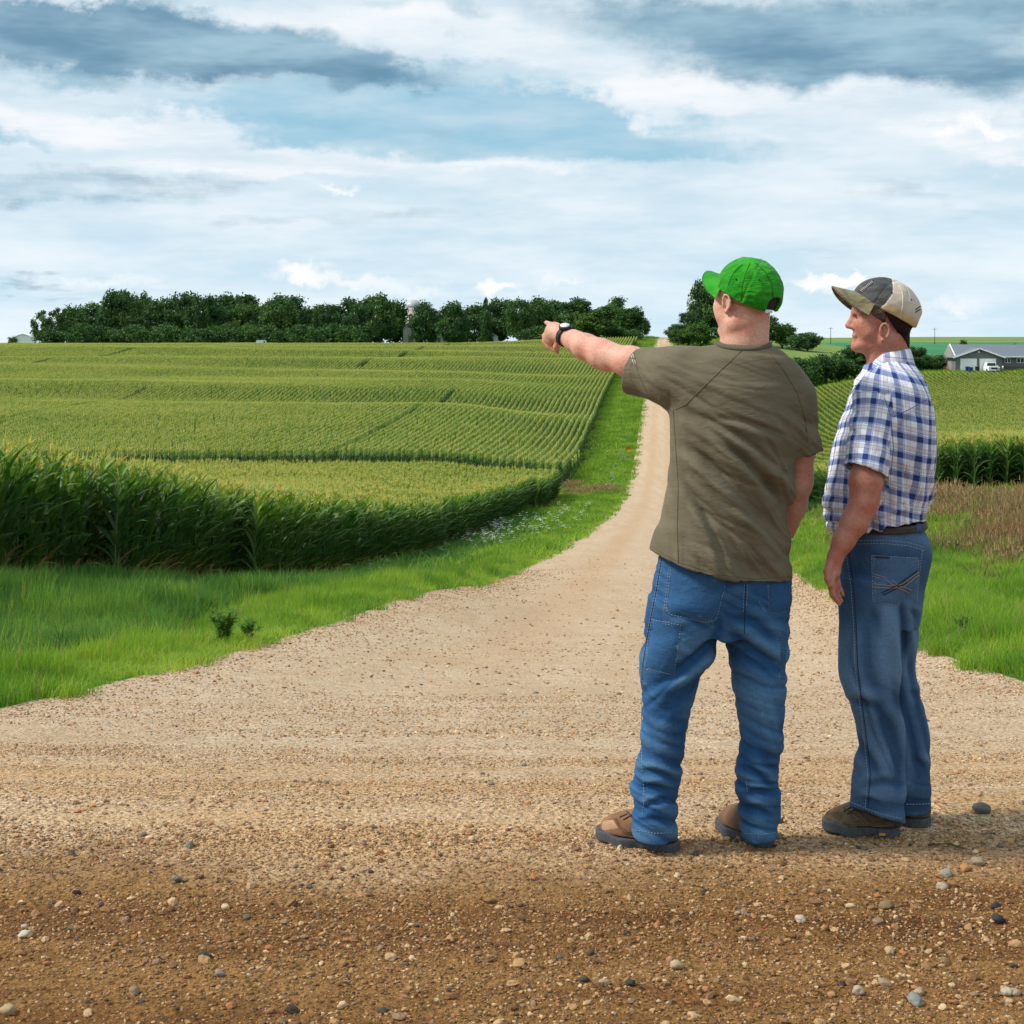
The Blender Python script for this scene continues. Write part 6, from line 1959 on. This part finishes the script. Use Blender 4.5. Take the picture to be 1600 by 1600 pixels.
    js.seam('seam_stitch', [[(1049, 886), (1041, 952), (1047, 960), (1104, 973), (1119, 968), (1134, 913)], [(1045, 890), (1038, 952)], [(1056, 926), (1092, 934), (1128, 934)],
                            [(1020, 968), (1064, 977), (1053, 1055), (1007, 1045)], [(1020, 971), (1063, 980)], [(1049, 1054), (1010, 1043)],
                            [(1036, 872), (1028, 921), (1019, 965), (1012, 1005), (1005, 1042), (1003, 1100), (1002, 1160), (1004, 1210)],
                            [(1033, 872), (1025, 921), (1016, 965), (1009, 1005)],
                            [(1163, 914), (1161, 959)], [(1168, 914), (1166, 950)], [(1200, 916), (1200, 954), (1229, 957)], [(1203, 916), (1203, 951)], [(1196, 956), (1186, 940)],
                            [(1219, 987), (1218, 1060)], [(1222, 987), (1221, 1058)], [(1199, 915), (1232, 912)],
                            [(1137, 1010), (1147, 1060), (1153, 1110), (1156, 1160), (1153, 1200)],
                            [(993, 1297), (1022, 1302), (1055, 1301)], [(1163, 1302), (1190, 1304), (1211, 1301)], [(1005, 1215), (1007, 1250), (1003, 1275)], [(1166, 1220), (1168, 1240)]], THREAD, root, .0011, .0005, dash=True)
    js.seam('side_seam', [[(1034, 872), (1026, 921), (1017, 965), (1010, 1005), (1004, 1042), (1002, 1100), (1001, 1160)], [(1165, 914), (1163, 990)]], simple_mat('denim_edge', lin(30, 58, 92)[:3], .9, .1), root, .0016, .0002)
    # ---- boots
    lea = mat_cloth('brown_leather', lin(112, 80, 58), lin(138, 104, 80), .12, 0); 
    bl = empty('boot', (0, 0, 0)); bl.parent = root
    up, bs, Wb = boot(m, (P(1040, 1325)[0], 4.690), (P(960, 1310, .07)[0], 4.775), root_proxy(bl, root), lea, .050, .105)
    toe = simple_mat('worn_toe', lin(166, 130, 102)[:3], .8, .2, .15, 30)
    bs.seam('boot_seam', [[(961, 1279), (966, 1290), (976, 1302), (1010, 1308)], [(963, 1278), (968, 1289), (979, 1300), (1010, 1304)], [(985, 1275), (1000, 1290), (1010, 1300)]], THREAD_DK, bl_fix(bl, root), .0011, .0003)
    bs.patch('toe_cap', [(941, 1283), (958, 1281), (966, 1294), (940, 1298)], toe, bl_fix(bl, root), 7, .0012)
    bs.seam('laces', [[(968, 1277), (980, 1272)], [(974, 1281), (988, 1273)], [(980, 1268), (990, 1280)]], THREAD_DK, bl_fix(bl, root), .0022, .001)
    br = empty('boot', (0, 0, 0)); br.parent = root
    boot(m, (P(1190, 1320)[0] + .004, 4.735), (P(1148, 1300, .12)[0], 4.86), root_proxy(br, root), mat_cloth('brown_leather_dark', lin(98, 76, 60), lin(122, 94, 74), .12, 0), .048, .10)
    # ---- wristwatch
    wo = empty('wristwatch', (0, 0, 0)); wo.parent = root
    wc = P(884, 526, .36); wd = (P(884, 526, .36) - P(915, 543, .27)); wd /= np.linalg.norm(wd)
    a = np.cross(wd, (0, 0, 1.)); a /= np.linalg.norm(a); b = np.cross(a, wd)
    R0 = np.array(root.location)
    mb = MB(); mb_pts = [tuple(wc - R0 + (a * math.cos(t) + b * math.sin(t)) * .0345) for t in np.linspace(0, 2 * math.pi, 29)]
    V2 = []
    for t in np.linspace(0, 2 * math.pi, 33)[:-1]:
        for (dr, dz) in ((.0325, -.010), (.0355, -.010), (.0355, .010), (.0325, .010)):
            V2.append(tuple(wc - R0 + (a * math.cos(t) + b * math.sin(t)) * dr + wd * dz))
    mb.add(V2, [(i * 4 + j, i * 4 + (j + 1) % 4, ((i + 1) % 32) * 4 + (j + 1) % 4, ((i + 1) % 32) * 4 + j) for i in range(32) for j in range(4)])
    mb.build('strap', BLACK, wo, True)
    up_ = b * .93 - a * .30; up_ /= np.linalg.norm(up_)
    steel = simple_mat('watch_steel', (.55, .57, .6), .25, .7, metallic=.8)
    mb = MB(); q = wc - R0 + up_ * .033; mb.tube([tuple(q), tuple(q + up_ * .009)], .021, 20); mb.build('case', BLACK, wo, True)
    mb = MB(); mb.tube([tuple(q + up_ * .0093), tuple(q + up_ * .0108)], .0165, 20); mb.build('dial', simple_mat('dial', (.72, .76, .8), .2, .6), wo, True)
    return root


class root_proxy:
    """lets a builder parent meshes to an Empty part that sits at its thing's origin"""
    def __new__(cls, part, root):
        part['_ox'] = 1
        part.location = (0, 0, 0)
        PARTROOT[part.name] = tuple(root.location)
        return part


PARTROOT = {}


def bl_fix(part, root): return part


def put_mesh(name, V, Fc, mat, parent, smooth=True, mi=None, uv=None, wear=None):
    off = np.array(PARTROOT.get(parent.name, tuple(parent.location)))
    me = mesh_np(name, V - off, Fc, mat, smooth, mi)
    if uv is not None:
        L = me.uv_layers.new(name='UVMap')
        li = np.empty(len(me.loops), np.int32); me.loops.foreach_get('vertex_index', li)
        L.data.foreach_set('uv', uv[li].astype(np.float32).ravel())
    if wear is not None:
        a = me.attributes.new('wear', 'FLOAT', 'POINT'); a.data.foreach_set('value', wear.astype(np.float32))
    return link(name, me, parent)


def parent_loc(o):
    return Vector(PARTROOT[o.name]) if o.name in PARTROOT else o.location


def build_man_plaid():
    m = Man(0, 0, 4.87); P = m.P; sec = m.sec
    root = empty('person', (float(P(1385, 1300)[0]), 4.87, 0), 0, 'man in plaid shirt, blue jeans and trucker cap standing with his arm down', 'person')
    skin = mat_skin('skin_ruddy', lin(188, 132, 112), lin(178, 110, 94))
    C = P(1376, 498, 0); M = head_frame(84, 0)
    S = Field((.93, 4.50, .68), (1.36, 5.12, 1.78), .0038)
    W = build_head(S, C, M, ear_z=-.046, k=1.0)
    S.cone(P(1392, 520), P(1390, 585), .056, .064, .03)
    S.cone(P(1376, 535), P(1384, 590), .045, .055, .03)
    S.cone(P(1374, 630, -.09), P(1400, 630, .10), .06, .06, .05)
    S.cone(P(1385, 640), P(1375, 780), .08, .09, .05)
    arm = [(P(1376, 628, -.125), .050), (P(1362, 700, -.175), .050), (P(1353, 752, -.205), .0500), (P(1350, 785, -.205), .043), (P(1336, 815, -.205), .041), (P(1318, 845, -.205), .032), (P(1306, 868, -.205), .0255)]
    S.chain(arm, .02)
    # relaxed hand hanging beside the thigh
    S.cone(P(1305, 872, -.20), P(1301, 893, -.205), .0245, .0255, .012); S.cone(P(1306, 878, -.18), P(1303, 898, -.18), .018, .018, .012)
    hand(S, [[(P(1300, 898, -.225), .0115), (P(1298, 914, -.228), .0105), (P(1301, 929, -.226), .0092), (P(1307, 938, -.222), .0078)],
             [(P(1302, 900, -.205), .0118), (P(1301, 919, -.206), .0105), (P(1305, 934, -.203), .0092), (P(1311, 943, -.198), .0078)],
             [(P(1304, 899, -.185), .0112), (P(1305, 917, -.185), .0100), (P(1309, 931, -.182), .0088), (P(1314, 939, -.178), .0075)],
             [(P(1307, 896, -.168), .0100), (P(1309, 911, -.167), .0088), (P(1313, 922, -.165), .0078), (P(1317, 929, -.162), .0068)],
             [(P(1297, 878, -.215), .0125), (P(1293, 893, -.235), .0110), (P(1293, 905, -.242), .0098), (P(1296, 914, -.242), .0080)]], .006)
    # far arm hanging on the other side of the body
    S.chain([(P(1404, 640, .12), .045), (P(1418, 740, .18), .045), (P(1400, 800, .20), .040), (P(1380, 865, .20), .027), (P(1372, 900, .20), .025)], .02)
    hand(S, [[(P(1372, 900, .18 + i * .014), .011), (P(1370, 925, .18 + i * .014), .010), (P(1374, 940, .18 + i * .014), .008)] for i in range(4)] + [[(P(1366, 885, .18), .012), (P(1360, 905, .17), .010), (P(1362, 915, .17), .008)]])
    V, Fc = S.mesh(1); N = normals(V, Fc)
    pyy = 530 + (CAMZ - V[:, 2]) / V[:, 1] * 2333
    V = V + N * (crease(V, (.6, 0, .8), (-.8, 0, .6), 40, 5, 3, .8) * .0009 * ((pyy > 535) & (pyy < 590)))[:, None]
    put_mesh('body', V, Fc, skin, root)
    # eye and brow
    R0 = np.array(root.location)
    for sd in (1, -1):
        mb = MB(); c = C + M[0] * .0705 + M[1] * sd * .0325 + M[2] * .0035
        bm = bmesh.new(); bmesh.ops.create_uvsphere(bm, u_segments=16, v_segments=12, radius=.0105); me = bpy.data.meshes.new('eye'); bm.to_mesh(me); bm.free()
        me.materials.append(simple_mat('eye_shaded', (.22, .17, .15), .3, .5)); e = link('eye', me, root, tuple(c - R0))  # eyeball colour darkened: the shadow over the eye is painted in
        mb.tube([tuple(M[0] * .0085), tuple(M[0] * .0112)], .0045, 12); mb.build('iris', simple_mat('iris', (.04, .05, .06), .2, .6), e, True)
        mb = MB(); mb.tube([tuple(C - R0 + M[0] * .088 + M[1] * sd * .018 + M[2] * .024), tuple(C - R0 + M[0] * .082 + M[1] * sd * .034 + M[2] * .027), tuple(C - R0 + M[0] * .068 + M[1] * sd * .046 + M[2] * .021)], [.0028, .0034, .002], 6)
        mb.build('eyebrow', simple_mat('brow', (.14, .10, .08), .9, .1), root, True)
    mb = MB(); mb.tube([tuple(C - R0 + M[0] * f + M[1] * l + M[2] * z) for f, l, z in ((.080, .022, -.0615), (.0865, .012, -.0612), (.0885, 0, -.0612), (.0865, -.012, -.0612), (.080, -.022, -.0615))], .0016, 6)
    mb.build('mouth', simple_mat('lip', (.22, .07, .055), .6, .3), root, True)
    # hair: dark at the back of the head, grey at the temple
    hd = mat_cloth('hair_dark', lin(30, 22, 22), lin(52, 38, 34), .6, 0, 3.0); hg = mat_cloth('hair_grey', lin(66, 52, 46), lin(112, 98, 88), .6, 0, 3.0)
    S = Field(C - .16, C + .16, .0034)
    S.ell(C + M[0] * -.0125 + M[2] * .026, (.1040, .0850, .104), M, .004, cut=lambda a, b, c: np.maximum(.826 * (a + .0125) - .565 * (c + .0405), c - .05))
    S.cone(P(1391, 505), P(1390, 546), .0625, .0625, .01, cut=(P(1389, 505), (-.826, 0, -.565)))
    V, Fc = S.mesh(1); N = normals(V, Fc); V = V + N * (VN(V * np.array([90, 90, 30]))[:, None] * .0015)
    put_mesh('hair', V, Fc, hd, root)
    S = Field(C - .16, C + .16, .0034)
    S.ell(C + M[0] * -.0120 + M[2] * .042, (.1025, .0845, .090), M, .004, cut=lambda a, b, c: np.maximum(np.maximum(a - .062 + .15 * c, .006 - a), np.maximum(-(c + .074) + .9 * np.clip(a - .022, 0, .1), c - .03)))
    V, Fc = S.mesh(1); N = normals(V, Fc); V = V + N * (VN(V * np.array([90, 90, 30]))[:, None] * .0012)
    put_mesh('sideburn', V, Fc, hg, root)
    # ---- cap
    mesh_ = mat_cloth('cap_mesh', lin(196, 180, 166), lin(206, 192, 178), .1, .05, 3.0); front = mat_cloth('cap_front', lin(62, 62, 64), lin(92, 92, 92), .3, .05, 3.0)
    bandm = mat_cloth('cap_band', lin(206, 176, 128), lin(188, 164, 122), .2, .05, 2.0); pipe = simple_mat('cap_piping', lin(214, 202, 184)[:3], .9, .1)
    visor = mat_cloth('cap_visor', lin(96, 92, 72), lin(138, 128, 98), .2, .05, 4.0)
    cap = empty('cap', (0, 0, 0)); cap.parent = root; root_proxy(cap, root)
    strap = simple_mat('cap_strap', (.03, .028, .03), .8, .2)
    O, CM, rad, cro, cs = make_cap(C, M, cap, [mesh_, front, bandm, pipe, visor, strap], 28, True, .0012, (-.018, 0, .036), (.117, .090, .094), -.018, 'trucker')
    dk = simple_mat('thread_dark', (.035, .03, .035), .9, .1)
    cs.seam('eyelet', [[(1393, 457.2), (1394, 458.2)], [(1423.5, 468), (1424.5, 469)]], dk, cap, .0028, .0005, 1)
    cs.seam('embroidery', [[(1430, 484), (1438, 478.5)], [(1430, 488), (1438, 483)]], dk, cap, .0016, .0006, 2)
    cs.seam('panel_seam', [[(1404, 446), (1409, 453), (1411, 463), (1410, 480), (1407, 493), (1404, 503)]], pipe, cap, .0016, .0, 2)
    pk = simple_mat('patch_thread', lin(176, 160, 156)[:3], .9, .1)
    cs.seam('badge', [[(1345 + i * 2.1, 453.5 - i * 1.75), (1348 + i * 2.1, 456.5 - i * 1.75)] for i in range(9)], pk, cap, .0013, .0012, 2)
    cs.seam('badge_border', [[(1345, 456), (1354, 450), (1364, 442)], [(1364, 442), (1364, 438)]], dk, cap, .0012, .0012, 2)
    # ---- shirt
    S = Field((.90, 4.50, .84), (1.42, 5.22, 1.66), .0042)
    hemz = lambda x: np.interp(x, [1280, 1300, 1330, 1372, 1445], [826, 833, 832, 823, 816])
    def hemclip(x, y, z):
        pxx = 800 + x / y * 2333; return (CAMZ - (hemz(pxx) - 530) / 2333 * np.clip(y, 4.80, 4.9)) - z
    tors = [sec(556, 1370, 1417, 0, .075), sec(568, 1358, 1428, 0, .10), sec(585, 1346, 1438, 0, .145), sec(605, 1337, 1446, 0, .185), sec(640, 1323, 1455, 0, .205), sec(690, 1305, 1458, 0, .205), sec(740, 1293, 1456, 0, .19),
            sec(775, 1287, 1452, 0, .178), sec(800, 1285, 1449, 0, .17), sec(818, 1290, 1446, 0, .162), sec(840, 1303, 1440, 0, .150)]
    S.loft(tors, .02, clip=hemclip)
    sa, sb = P(1372, 622, -.135), P(1354, 742, -.205); ad = (sb - sa) / np.linalg.norm(sb - sa); cn = ad + np.array([-.16, 0, 0]); cn /= np.linalg.norm(cn); cc = P(1350, 738, -.205)
    S.cone(P(1385, 612, -.10), sa, .075, .077, .04)
    S.cone(sa, sb, .077, .0735, .02, cut=(cc, cn))
    S.cone(P(1400, 615, .12), P(1425, 740, .19), .08, .075, .03, cut=(P(1425, 736, .19), (0, 0, -1)))
    S.cone(cc - ad * .035, cc + ad * .06, .0585, .066, .003, 'sub')
    V, Fc = S.mesh(1); N = normals(V, Fc)
    pxx = 800 + V[:, 0] / V[:, 1] * 2333; pyy = 530 + (CAMZ - V[:, 2]) / V[:, 1] * 2333
    # which part of the cloth a vertex belongs to: sleeve or trunk
    t = np.clip((V - sa) @ ad, 0, None); ax = sa + t[:, None] * ad; r = np.linalg.norm(V - ax, axis=1)
    slv = (t > .005) & (r < .090) & (V[:, 1] < 4.87 - .13) & (pxx < 1394 - .02 * (pyy - 640))
    g1 = crease(V, (.12, 0, -1), (1, 0, .12), 22, 1.3, 2.2, .6); g2 = crease(V, (.7, 0, -.7), (.7, 0, .7), 20, 2, 6.2, .7); g3 = crease(V, (1, 0, .15), (-.15, 0, 1), 24, 2.4, 9.2, .8)
    d = sst(pyy, 620, 720) * g1 * .0105 + (1 - sst(pyy, 620, 720)) * g2 * .005 + sst(pyy, 765, 800) * g3 * .012
    d = np.where(slv, g2 * .0055 + g1 * .002, d)
    for (x0, y0, x1, y1, amp, w) in [(1392, 640, 1388, 800, .014, 6), (1398, 690, 1440, 640, .008, 6), (1400, 720, 1432, 800, .010, 6), (1420, 660, 1425, 790, .009, 6), (1440, 690, 1440, 800, .007, 5)]:
        L = math.hypot(x1 - x0, y1 - y0); ux, uy = (x1 - x0) / L, (y1 - y0) / L
        al = (pxx - x0) * ux + (pyy - y0) * uy; ac = -(pxx - x0) * uy + (pyy - y0) * ux + 5 * np.sin(al / L * 3.14)
        e = sst(al, -8, 30) * (1 - sst(al, L - 30, L + 8)) * (~slv)
        d += (-amp * np.exp(-(ac / w) ** 2) + amp * .6 * np.exp(-((ac + w * 1.9) / (w * 1.2)) ** 2)) * e
    V = V + N * d[:, None]; V = laplace(V, Fc, .3)
    cxy = np.array([P(1380, 700)[0], 4.87])
    ang = np.arctan2(V[:, 0] - cxy[0], -(V[:, 1] - cxy[1]))
    uvt = np.stack([ang * .185 + V[:, 2] * .03, V[:, 2] * .98 + .012 * np.sin(ang * 2) + V[:, 0] * .12], 1)
    e1 = np.cross(ad, (0, 1, 0)); e1 /= np.linalg.norm(e1); e2 = np.cross(ad, e1)
    q = V - sa; ang2 = np.arctan2(q @ e1, -(q @ e2) * -1 + 1e-6)
    uvs = np.stack([ang2 * .080 + .013, q @ ad + .006], 1)
    plaid = mat_plaid()
    fslv = slv[Fc].sum(1) >= 2
    # split the sleeve from the trunk so that the checks break at the seam
    for nm, sel, uv in (('shirt', ~fslv, uvt), ('sleeve', fslv, uvs)):
        f = Fc[sel]; u, inv = np.unique(f, return_inverse=True)
        uvv = uv[u]
        o = put_mesh(nm, V[u], inv.reshape(-1, 4), plaid, root, uv=uvv)
    ss = Surface(V, Fc)
    # collar: a folded band round the neck
    n = 41; V2 = []; uv2 = []
    cc0 = P(1386, 574, 0)
    for j in range(7):
        for i in range(n):
            a = -math.pi * .98 + 2 * math.pi * .98 * i / (n - 1) - math.radians(84) + math.radians(180)
            # a measured so that the gap of the collar is at the throat
            th = math.pi * 2 * (i / (n - 1)) + math.pi
            fx = math.cos(th); fy = math.sin(th)
            prof_ = [(.071, .038), (.072, .052), (.076, .057), (.081, .052), (.088, .030), (.094, .008), (.098, -.010)][j]
            rr = prof_[0]; front_ = sst(np.array(-fx), .2, 1.0)
            rise = prof_[1] - .030 * float(front_) + .012 * fx
            fwd = M[0] * (-fx) ; lef = M[1] * fy
            p = cc0 + fwd * (rr * .93) + lef * (rr * 1.0) + np.array([0, 0, rise - .006])
            if j >= 5: p += M[0] * (.016 * float(front_)) 
            V2.append(p); uv2.append((th * .08, rise * 1.0 + j * .009))
    V2 = np.array(V2); put_mesh('collar', V2, grid_faces(7, n), plaid, root, uv=np.array(uv2))
    bt = simple_mat('button', (.75, .75, .78), .4, .5)
    dkb = simple_mat('seam_blue', lin(86, 96, 140)[:3], .9, .1)
    ss.seam('yoke_seam', [[(1382, 622), (1392, 650), (1396, 700), (1392, 742)], [(1394, 652), (1420, 640), (1452, 622)]], dkb, root, .0011, .0002)
    ss.seam('sleeve_hem', [[(1316, 727), (1340, 730), (1380, 738)]], dkb, root, .0009, .0003)
    # ---- belt and jeans
    leather = simple_mat('belt_leather', (.045, .03, .025), .6, .3, .3, 40)
    S = Field((.92, 4.60, .02), (1.40, 5.20, 1.02), .0042)
    pel = [sec(822, 1326, 1439, 0, .148), sec(835, 1318, 1446, 0, .155), sec(855, 1314, 1452, .0, .165), sec(880, 1312, 1451, .0, .170), sec(911, 1311, 1444, .0, .168), sec(945, 1311, 1438, .0, .160), sec(975, 1313, 1433, .0, .150)]
    S.loft(pel, .02)
    near = [sec(900, 1312, 1425, -.085, .10), sec(945, 1311, 1414, -.09, .095), sec(1002, 1314, 1407, -.095, .090), sec(1070, 1318, 1406, -.095, .082), sec(1100, 1330, 1407, -.095, .076), sec(1137, 1341, 1410, -.09, .072), sec(1178, 1339, 1412, -.085, .074), sec(1218, 1332, 1413, -.08, .077),
            sec(1250, 1329, 1413, -.075, .080), sec(1290, 1328, 1413, -.07, .082)]
    far_ = [sec(900, 1345, 1446, .085, .10), sec(945, 1342, 1438, .09, .095), sec(1002, 1342, 1430, .09, .09), sec(1036, 1344, 1426, .09, .086), sec(1087, 1350, 1436, .09, .08), sec(1148, 1362, 1450, .085, .076), sec(1205, 1368, 1453, .08, .076), sec(1262, 1372, 1455, .075, .078), sec(1272, 1372, 1455, .075, .078)]
    hj = lambda x: np.interp(x, [1320, 1330, 1412, 1430], [1258, 1261, 1287, 1290])
    S.loft(near, .012, clip=lambda x, y, z: (CAMZ - (hj(800 + x / y * 2333) - 530) / 2333 * y) - z)
    S.loft(far_, .012, clip=lambda x, y, z: .045 - z)
    V, Fc = S.mesh(1); N = normals(V, Fc)
    pxx = 800 + V[:, 0] / V[:, 1] * 2333; pyy = 530 + (CAMZ - V[:, 2]) / V[:, 1] * 2333
    f1 = crease(V, (1, 0, -.3), (.3, 0, 1), 20, 2, 3.1, .9); f2 = crease(V, (.25, 0, -1), (1, 0, .25), 17, 1.2, 5.5, .6); f3 = crease(V, (.8, 0, -.6), (.6, 0, .8), 15, 1.8, 1.7, .7)
    d = sst(pyy, 1190, 1250) * f1 * .0052 + sst(pyy, 960, 1010) * (1 - sst(pyy, 1180, 1230)) * f2 * .0075 + (1 - sst(pyy, 940, 990)) * f3 * .0024 + np.exp(-((pyy - 1090) / 30) ** 2) * f3 * .005
    for (x0, y0, x1, y1, amp, w) in [(1365, 950, 1405, 1120, .008, 9), (1408, 940, 1408, 1040, .009, 5), (1416, 950, 1432, 975, .008, 5), (1322, 1095, 1380, 1110, .008, 8), (1418, 1080, 1440, 1100, .008, 6), (1390, 1120, 1402, 1250, .006, 8), (1345, 1230, 1400, 1225, .006, 6), (1340, 1250, 1380, 1262, .006, 5),
                                     (1425, 1185, 1450, 1215, .009, 6)]:
        L = math.hypot(x1 - x0, y1 - y0); ux, uy = (x1 - x0) / L, (y1 - y0) / L
        al = (pxx - x0) * ux + (pyy - y0) * uy; ac = -(pxx - x0) * uy + (pyy - y0) * ux + 5 * np.sin(al / L * 3.14)
        e = sst(al, -8, 20) * (1 - sst(al, L - 25, L + 8))
        d += (-amp * np.exp(-(ac / w) ** 2) + amp * .7 * np.exp(-((ac + w * 1.9) / (w * 1.2)) ** 2)) * e
    V = V + N * d[:, None]; V = laplace(V, Fc, .35)
    wear = np.clip(.15 + 1.3 * np.exp(-((pxx - 1388) / 22) ** 2) * np.exp(-((pyy - 1010) / 75) ** 2) + .5 * np.exp(-((pxx - 1325) / 14) ** 2) * np.exp(-((pyy - 1085) / 40) ** 2) + .35 * np.exp(-((pxx - 1345) / 20) ** 2) * np.exp(-((pyy - 1230) / 40) ** 2)
                   + .35 * np.exp(-((pxx - 1390) / 25) ** 2) * np.exp(-((pyy - 1200) / 60) ** 2) + .4 * np.exp(-((pxx - 1425) / 18) ** 2) * np.exp(-((pyy - 930) / 30) ** 2) + d * 75 + .35 * np.exp(-((pyy - 842) / 14) ** 2), 0, 1) * .8
    denim = mat_denim('faded_denim', lin(34, 58, 88), lin(52, 82, 116), lin(118, 150, 182))
    put_mesh('jeans', V, Fc, denim, root, wear=wear)
    js = Surface(V, Fc)
    js.patch('back_pocket', [(1362, 868), (1436, 872), (1434, 925), (1364, 938)], denim, root, 9, .003, .35)
    js.patch('back_pocket', [(1362, 925), (1434, 910), (1404, 946), (1366, 942)], denim, root, 7, .003, .35)
    th2 = simple_mat('tan_thread', lin(158, 140, 118)[:3], .8, .2); thd = simple_mat('dark_thread', (.03, .028, .03), .9, .1); thl = simple_mat('pale_thread', lin(140, 156, 172)[:3], .8, .2)
    js.seam('seam_stitch', [[(1362, 868), (1436, 872)], [(1362, 873), (1436, 877)], [(1362, 868), (1364, 940), (1402, 946), (1434, 905), (1436, 872)], [(1366, 874), (1368, 936)],
                            [(1340, 845), (1380, 844), (1420, 848), (1445, 856)], [(1340, 850), (1380, 849), (1420, 853), (1444, 860)],
                            [(1322, 860), (1330, 920), (1334, 980), (1336, 1040), (1343, 1100), (1351, 1160), (1356, 1210), (1352, 1262)],
                            [(1330, 1253), (1352, 1263), (1380, 1273), (1411, 1280)], [(1416, 1257), (1453, 1256)], [(1441, 860), (1436, 900), (1432, 940)]], thl, root, .0011, .0005, dash=True)
    js.seam('side_seam', [[(1326, 860), (1334, 920), (1338, 980), (1340, 1040), (1347, 1100), (1355, 1160), (1360, 1210), (1356, 1262)]], simple_mat('denim_edge2', lin(40, 56, 80)[:3], .9, .1), root, .0018, .0002)
    js.seam('pocket_stitch', [[(1363, 896), (1385, 903), (1404, 914), (1424, 922)], [(1363, 901), (1385, 908), (1402, 918), (1420, 926)], [(1364, 912), (1390, 915), (1410, 912), (1434, 893)], [(1364, 917), (1392, 919), (1412, 916), (1434, 898)]], th2, root, .0012, .004)
    js.seam('pocket_stitch', [[(1376, 926), (1394, 918), (1412, 906), (1434, 890)], [(1380, 929), (1398, 920), (1416, 909)]], thd, root, .0015, .0045)
    js.seam('pocket_label', [[(1369, 870.5), (1390, 871)]], simple_mat('label', (.05, .03, .03), .8, .2), root, .0028, .003)
    BP = Field((.92, 4.60, .84), (1.42, 5.20, 1.02), .0036)
    BP.loft([sec(810, 1330, 1444, 0, .152), sec(833, 1321, 1449.5, 0, .160)], .0)
    def bt_(x, y, z):
        pxx = 800 + x / y * 2333; c = CAMZ - (np.interp(pxx, [1300, 1375, 1448], [832, 826, 822]) - 530) / 2333 * 4.8
        return np.abs(z - c) - .0115
    BP.D = np.maximum(BP.D, bt_(BP.ax[0][:, None, None], BP.ax[1][None, :, None], BP.ax[2][None, None, :]).astype(np.float32))
    V, Fc = BP.mesh(1); put_mesh('belt', V, Fc, leather, root)
    bsf = Surface(V, Fc)
    for px in (1376, 1434):
        js2 = bsf.patch('belt_loop', [(px - 3, 817), (px + 4, 817), (px + 5, 832), (px - 2, 832)], denim, root, 5, .004, .2)
    # ---- hiking shoes
    suede = mat_cloth('shoe_suede', lin(70, 60, 48), lin(104, 90, 72), .25, 0, 3)
    s1 = empty('shoe', (0, 0, 0)); s1.parent = root; root_proxy(s1, root)
    up, bs, _ = boot(m, (P(1386, 1303, -.045)[0], 4.826), (P(1311, 1298)[0], 4.862), s1, suede, .047, .085, tread=.030)
    bs.seam('laces', [[(1318, 1268), (1330, 1261)], [(1324, 1272), (1336, 1264)], [(1318, 1262), (1332, 1271)]], THREAD_DK, s1, .002, .001)
    bs.seam('trim', [[(1332, 1272), (1350, 1288)], [(1340, 1270), (1358, 1288)], [(1300, 1279), (1320, 1290), (1350, 1292)], [(1355, 1292), (1390, 1290)]], simple_mat('shoe_trim', lin(128, 112, 90)[:3], .8, .2), s1, .0013, .0006)
    ssole = simple_mat('tag_orange', (.6, .3, .02), .6, .3)
    mb = MB(); q = P(1380, 1297, -.10); mb.box(q[0] - .010 - R0[0], q[0] + .010 - R0[0], 4.826 - .0445 - R0[1], 4.826 - .0425 - R0[1], .010, .018); mb.build('sole_mark', ssole, s1)
    s2 = empty('shoe', (0, 0, 0)); s2.parent = root; root_proxy(s2, root)
    boot(m, (P(1436, 1290, .05)[0], 4.925), (P(1366, 1285, .06)[0], 4.955), s2, suede, .046, .085, tread=.030)
    return root


build_man_green()
build_man_plaid()
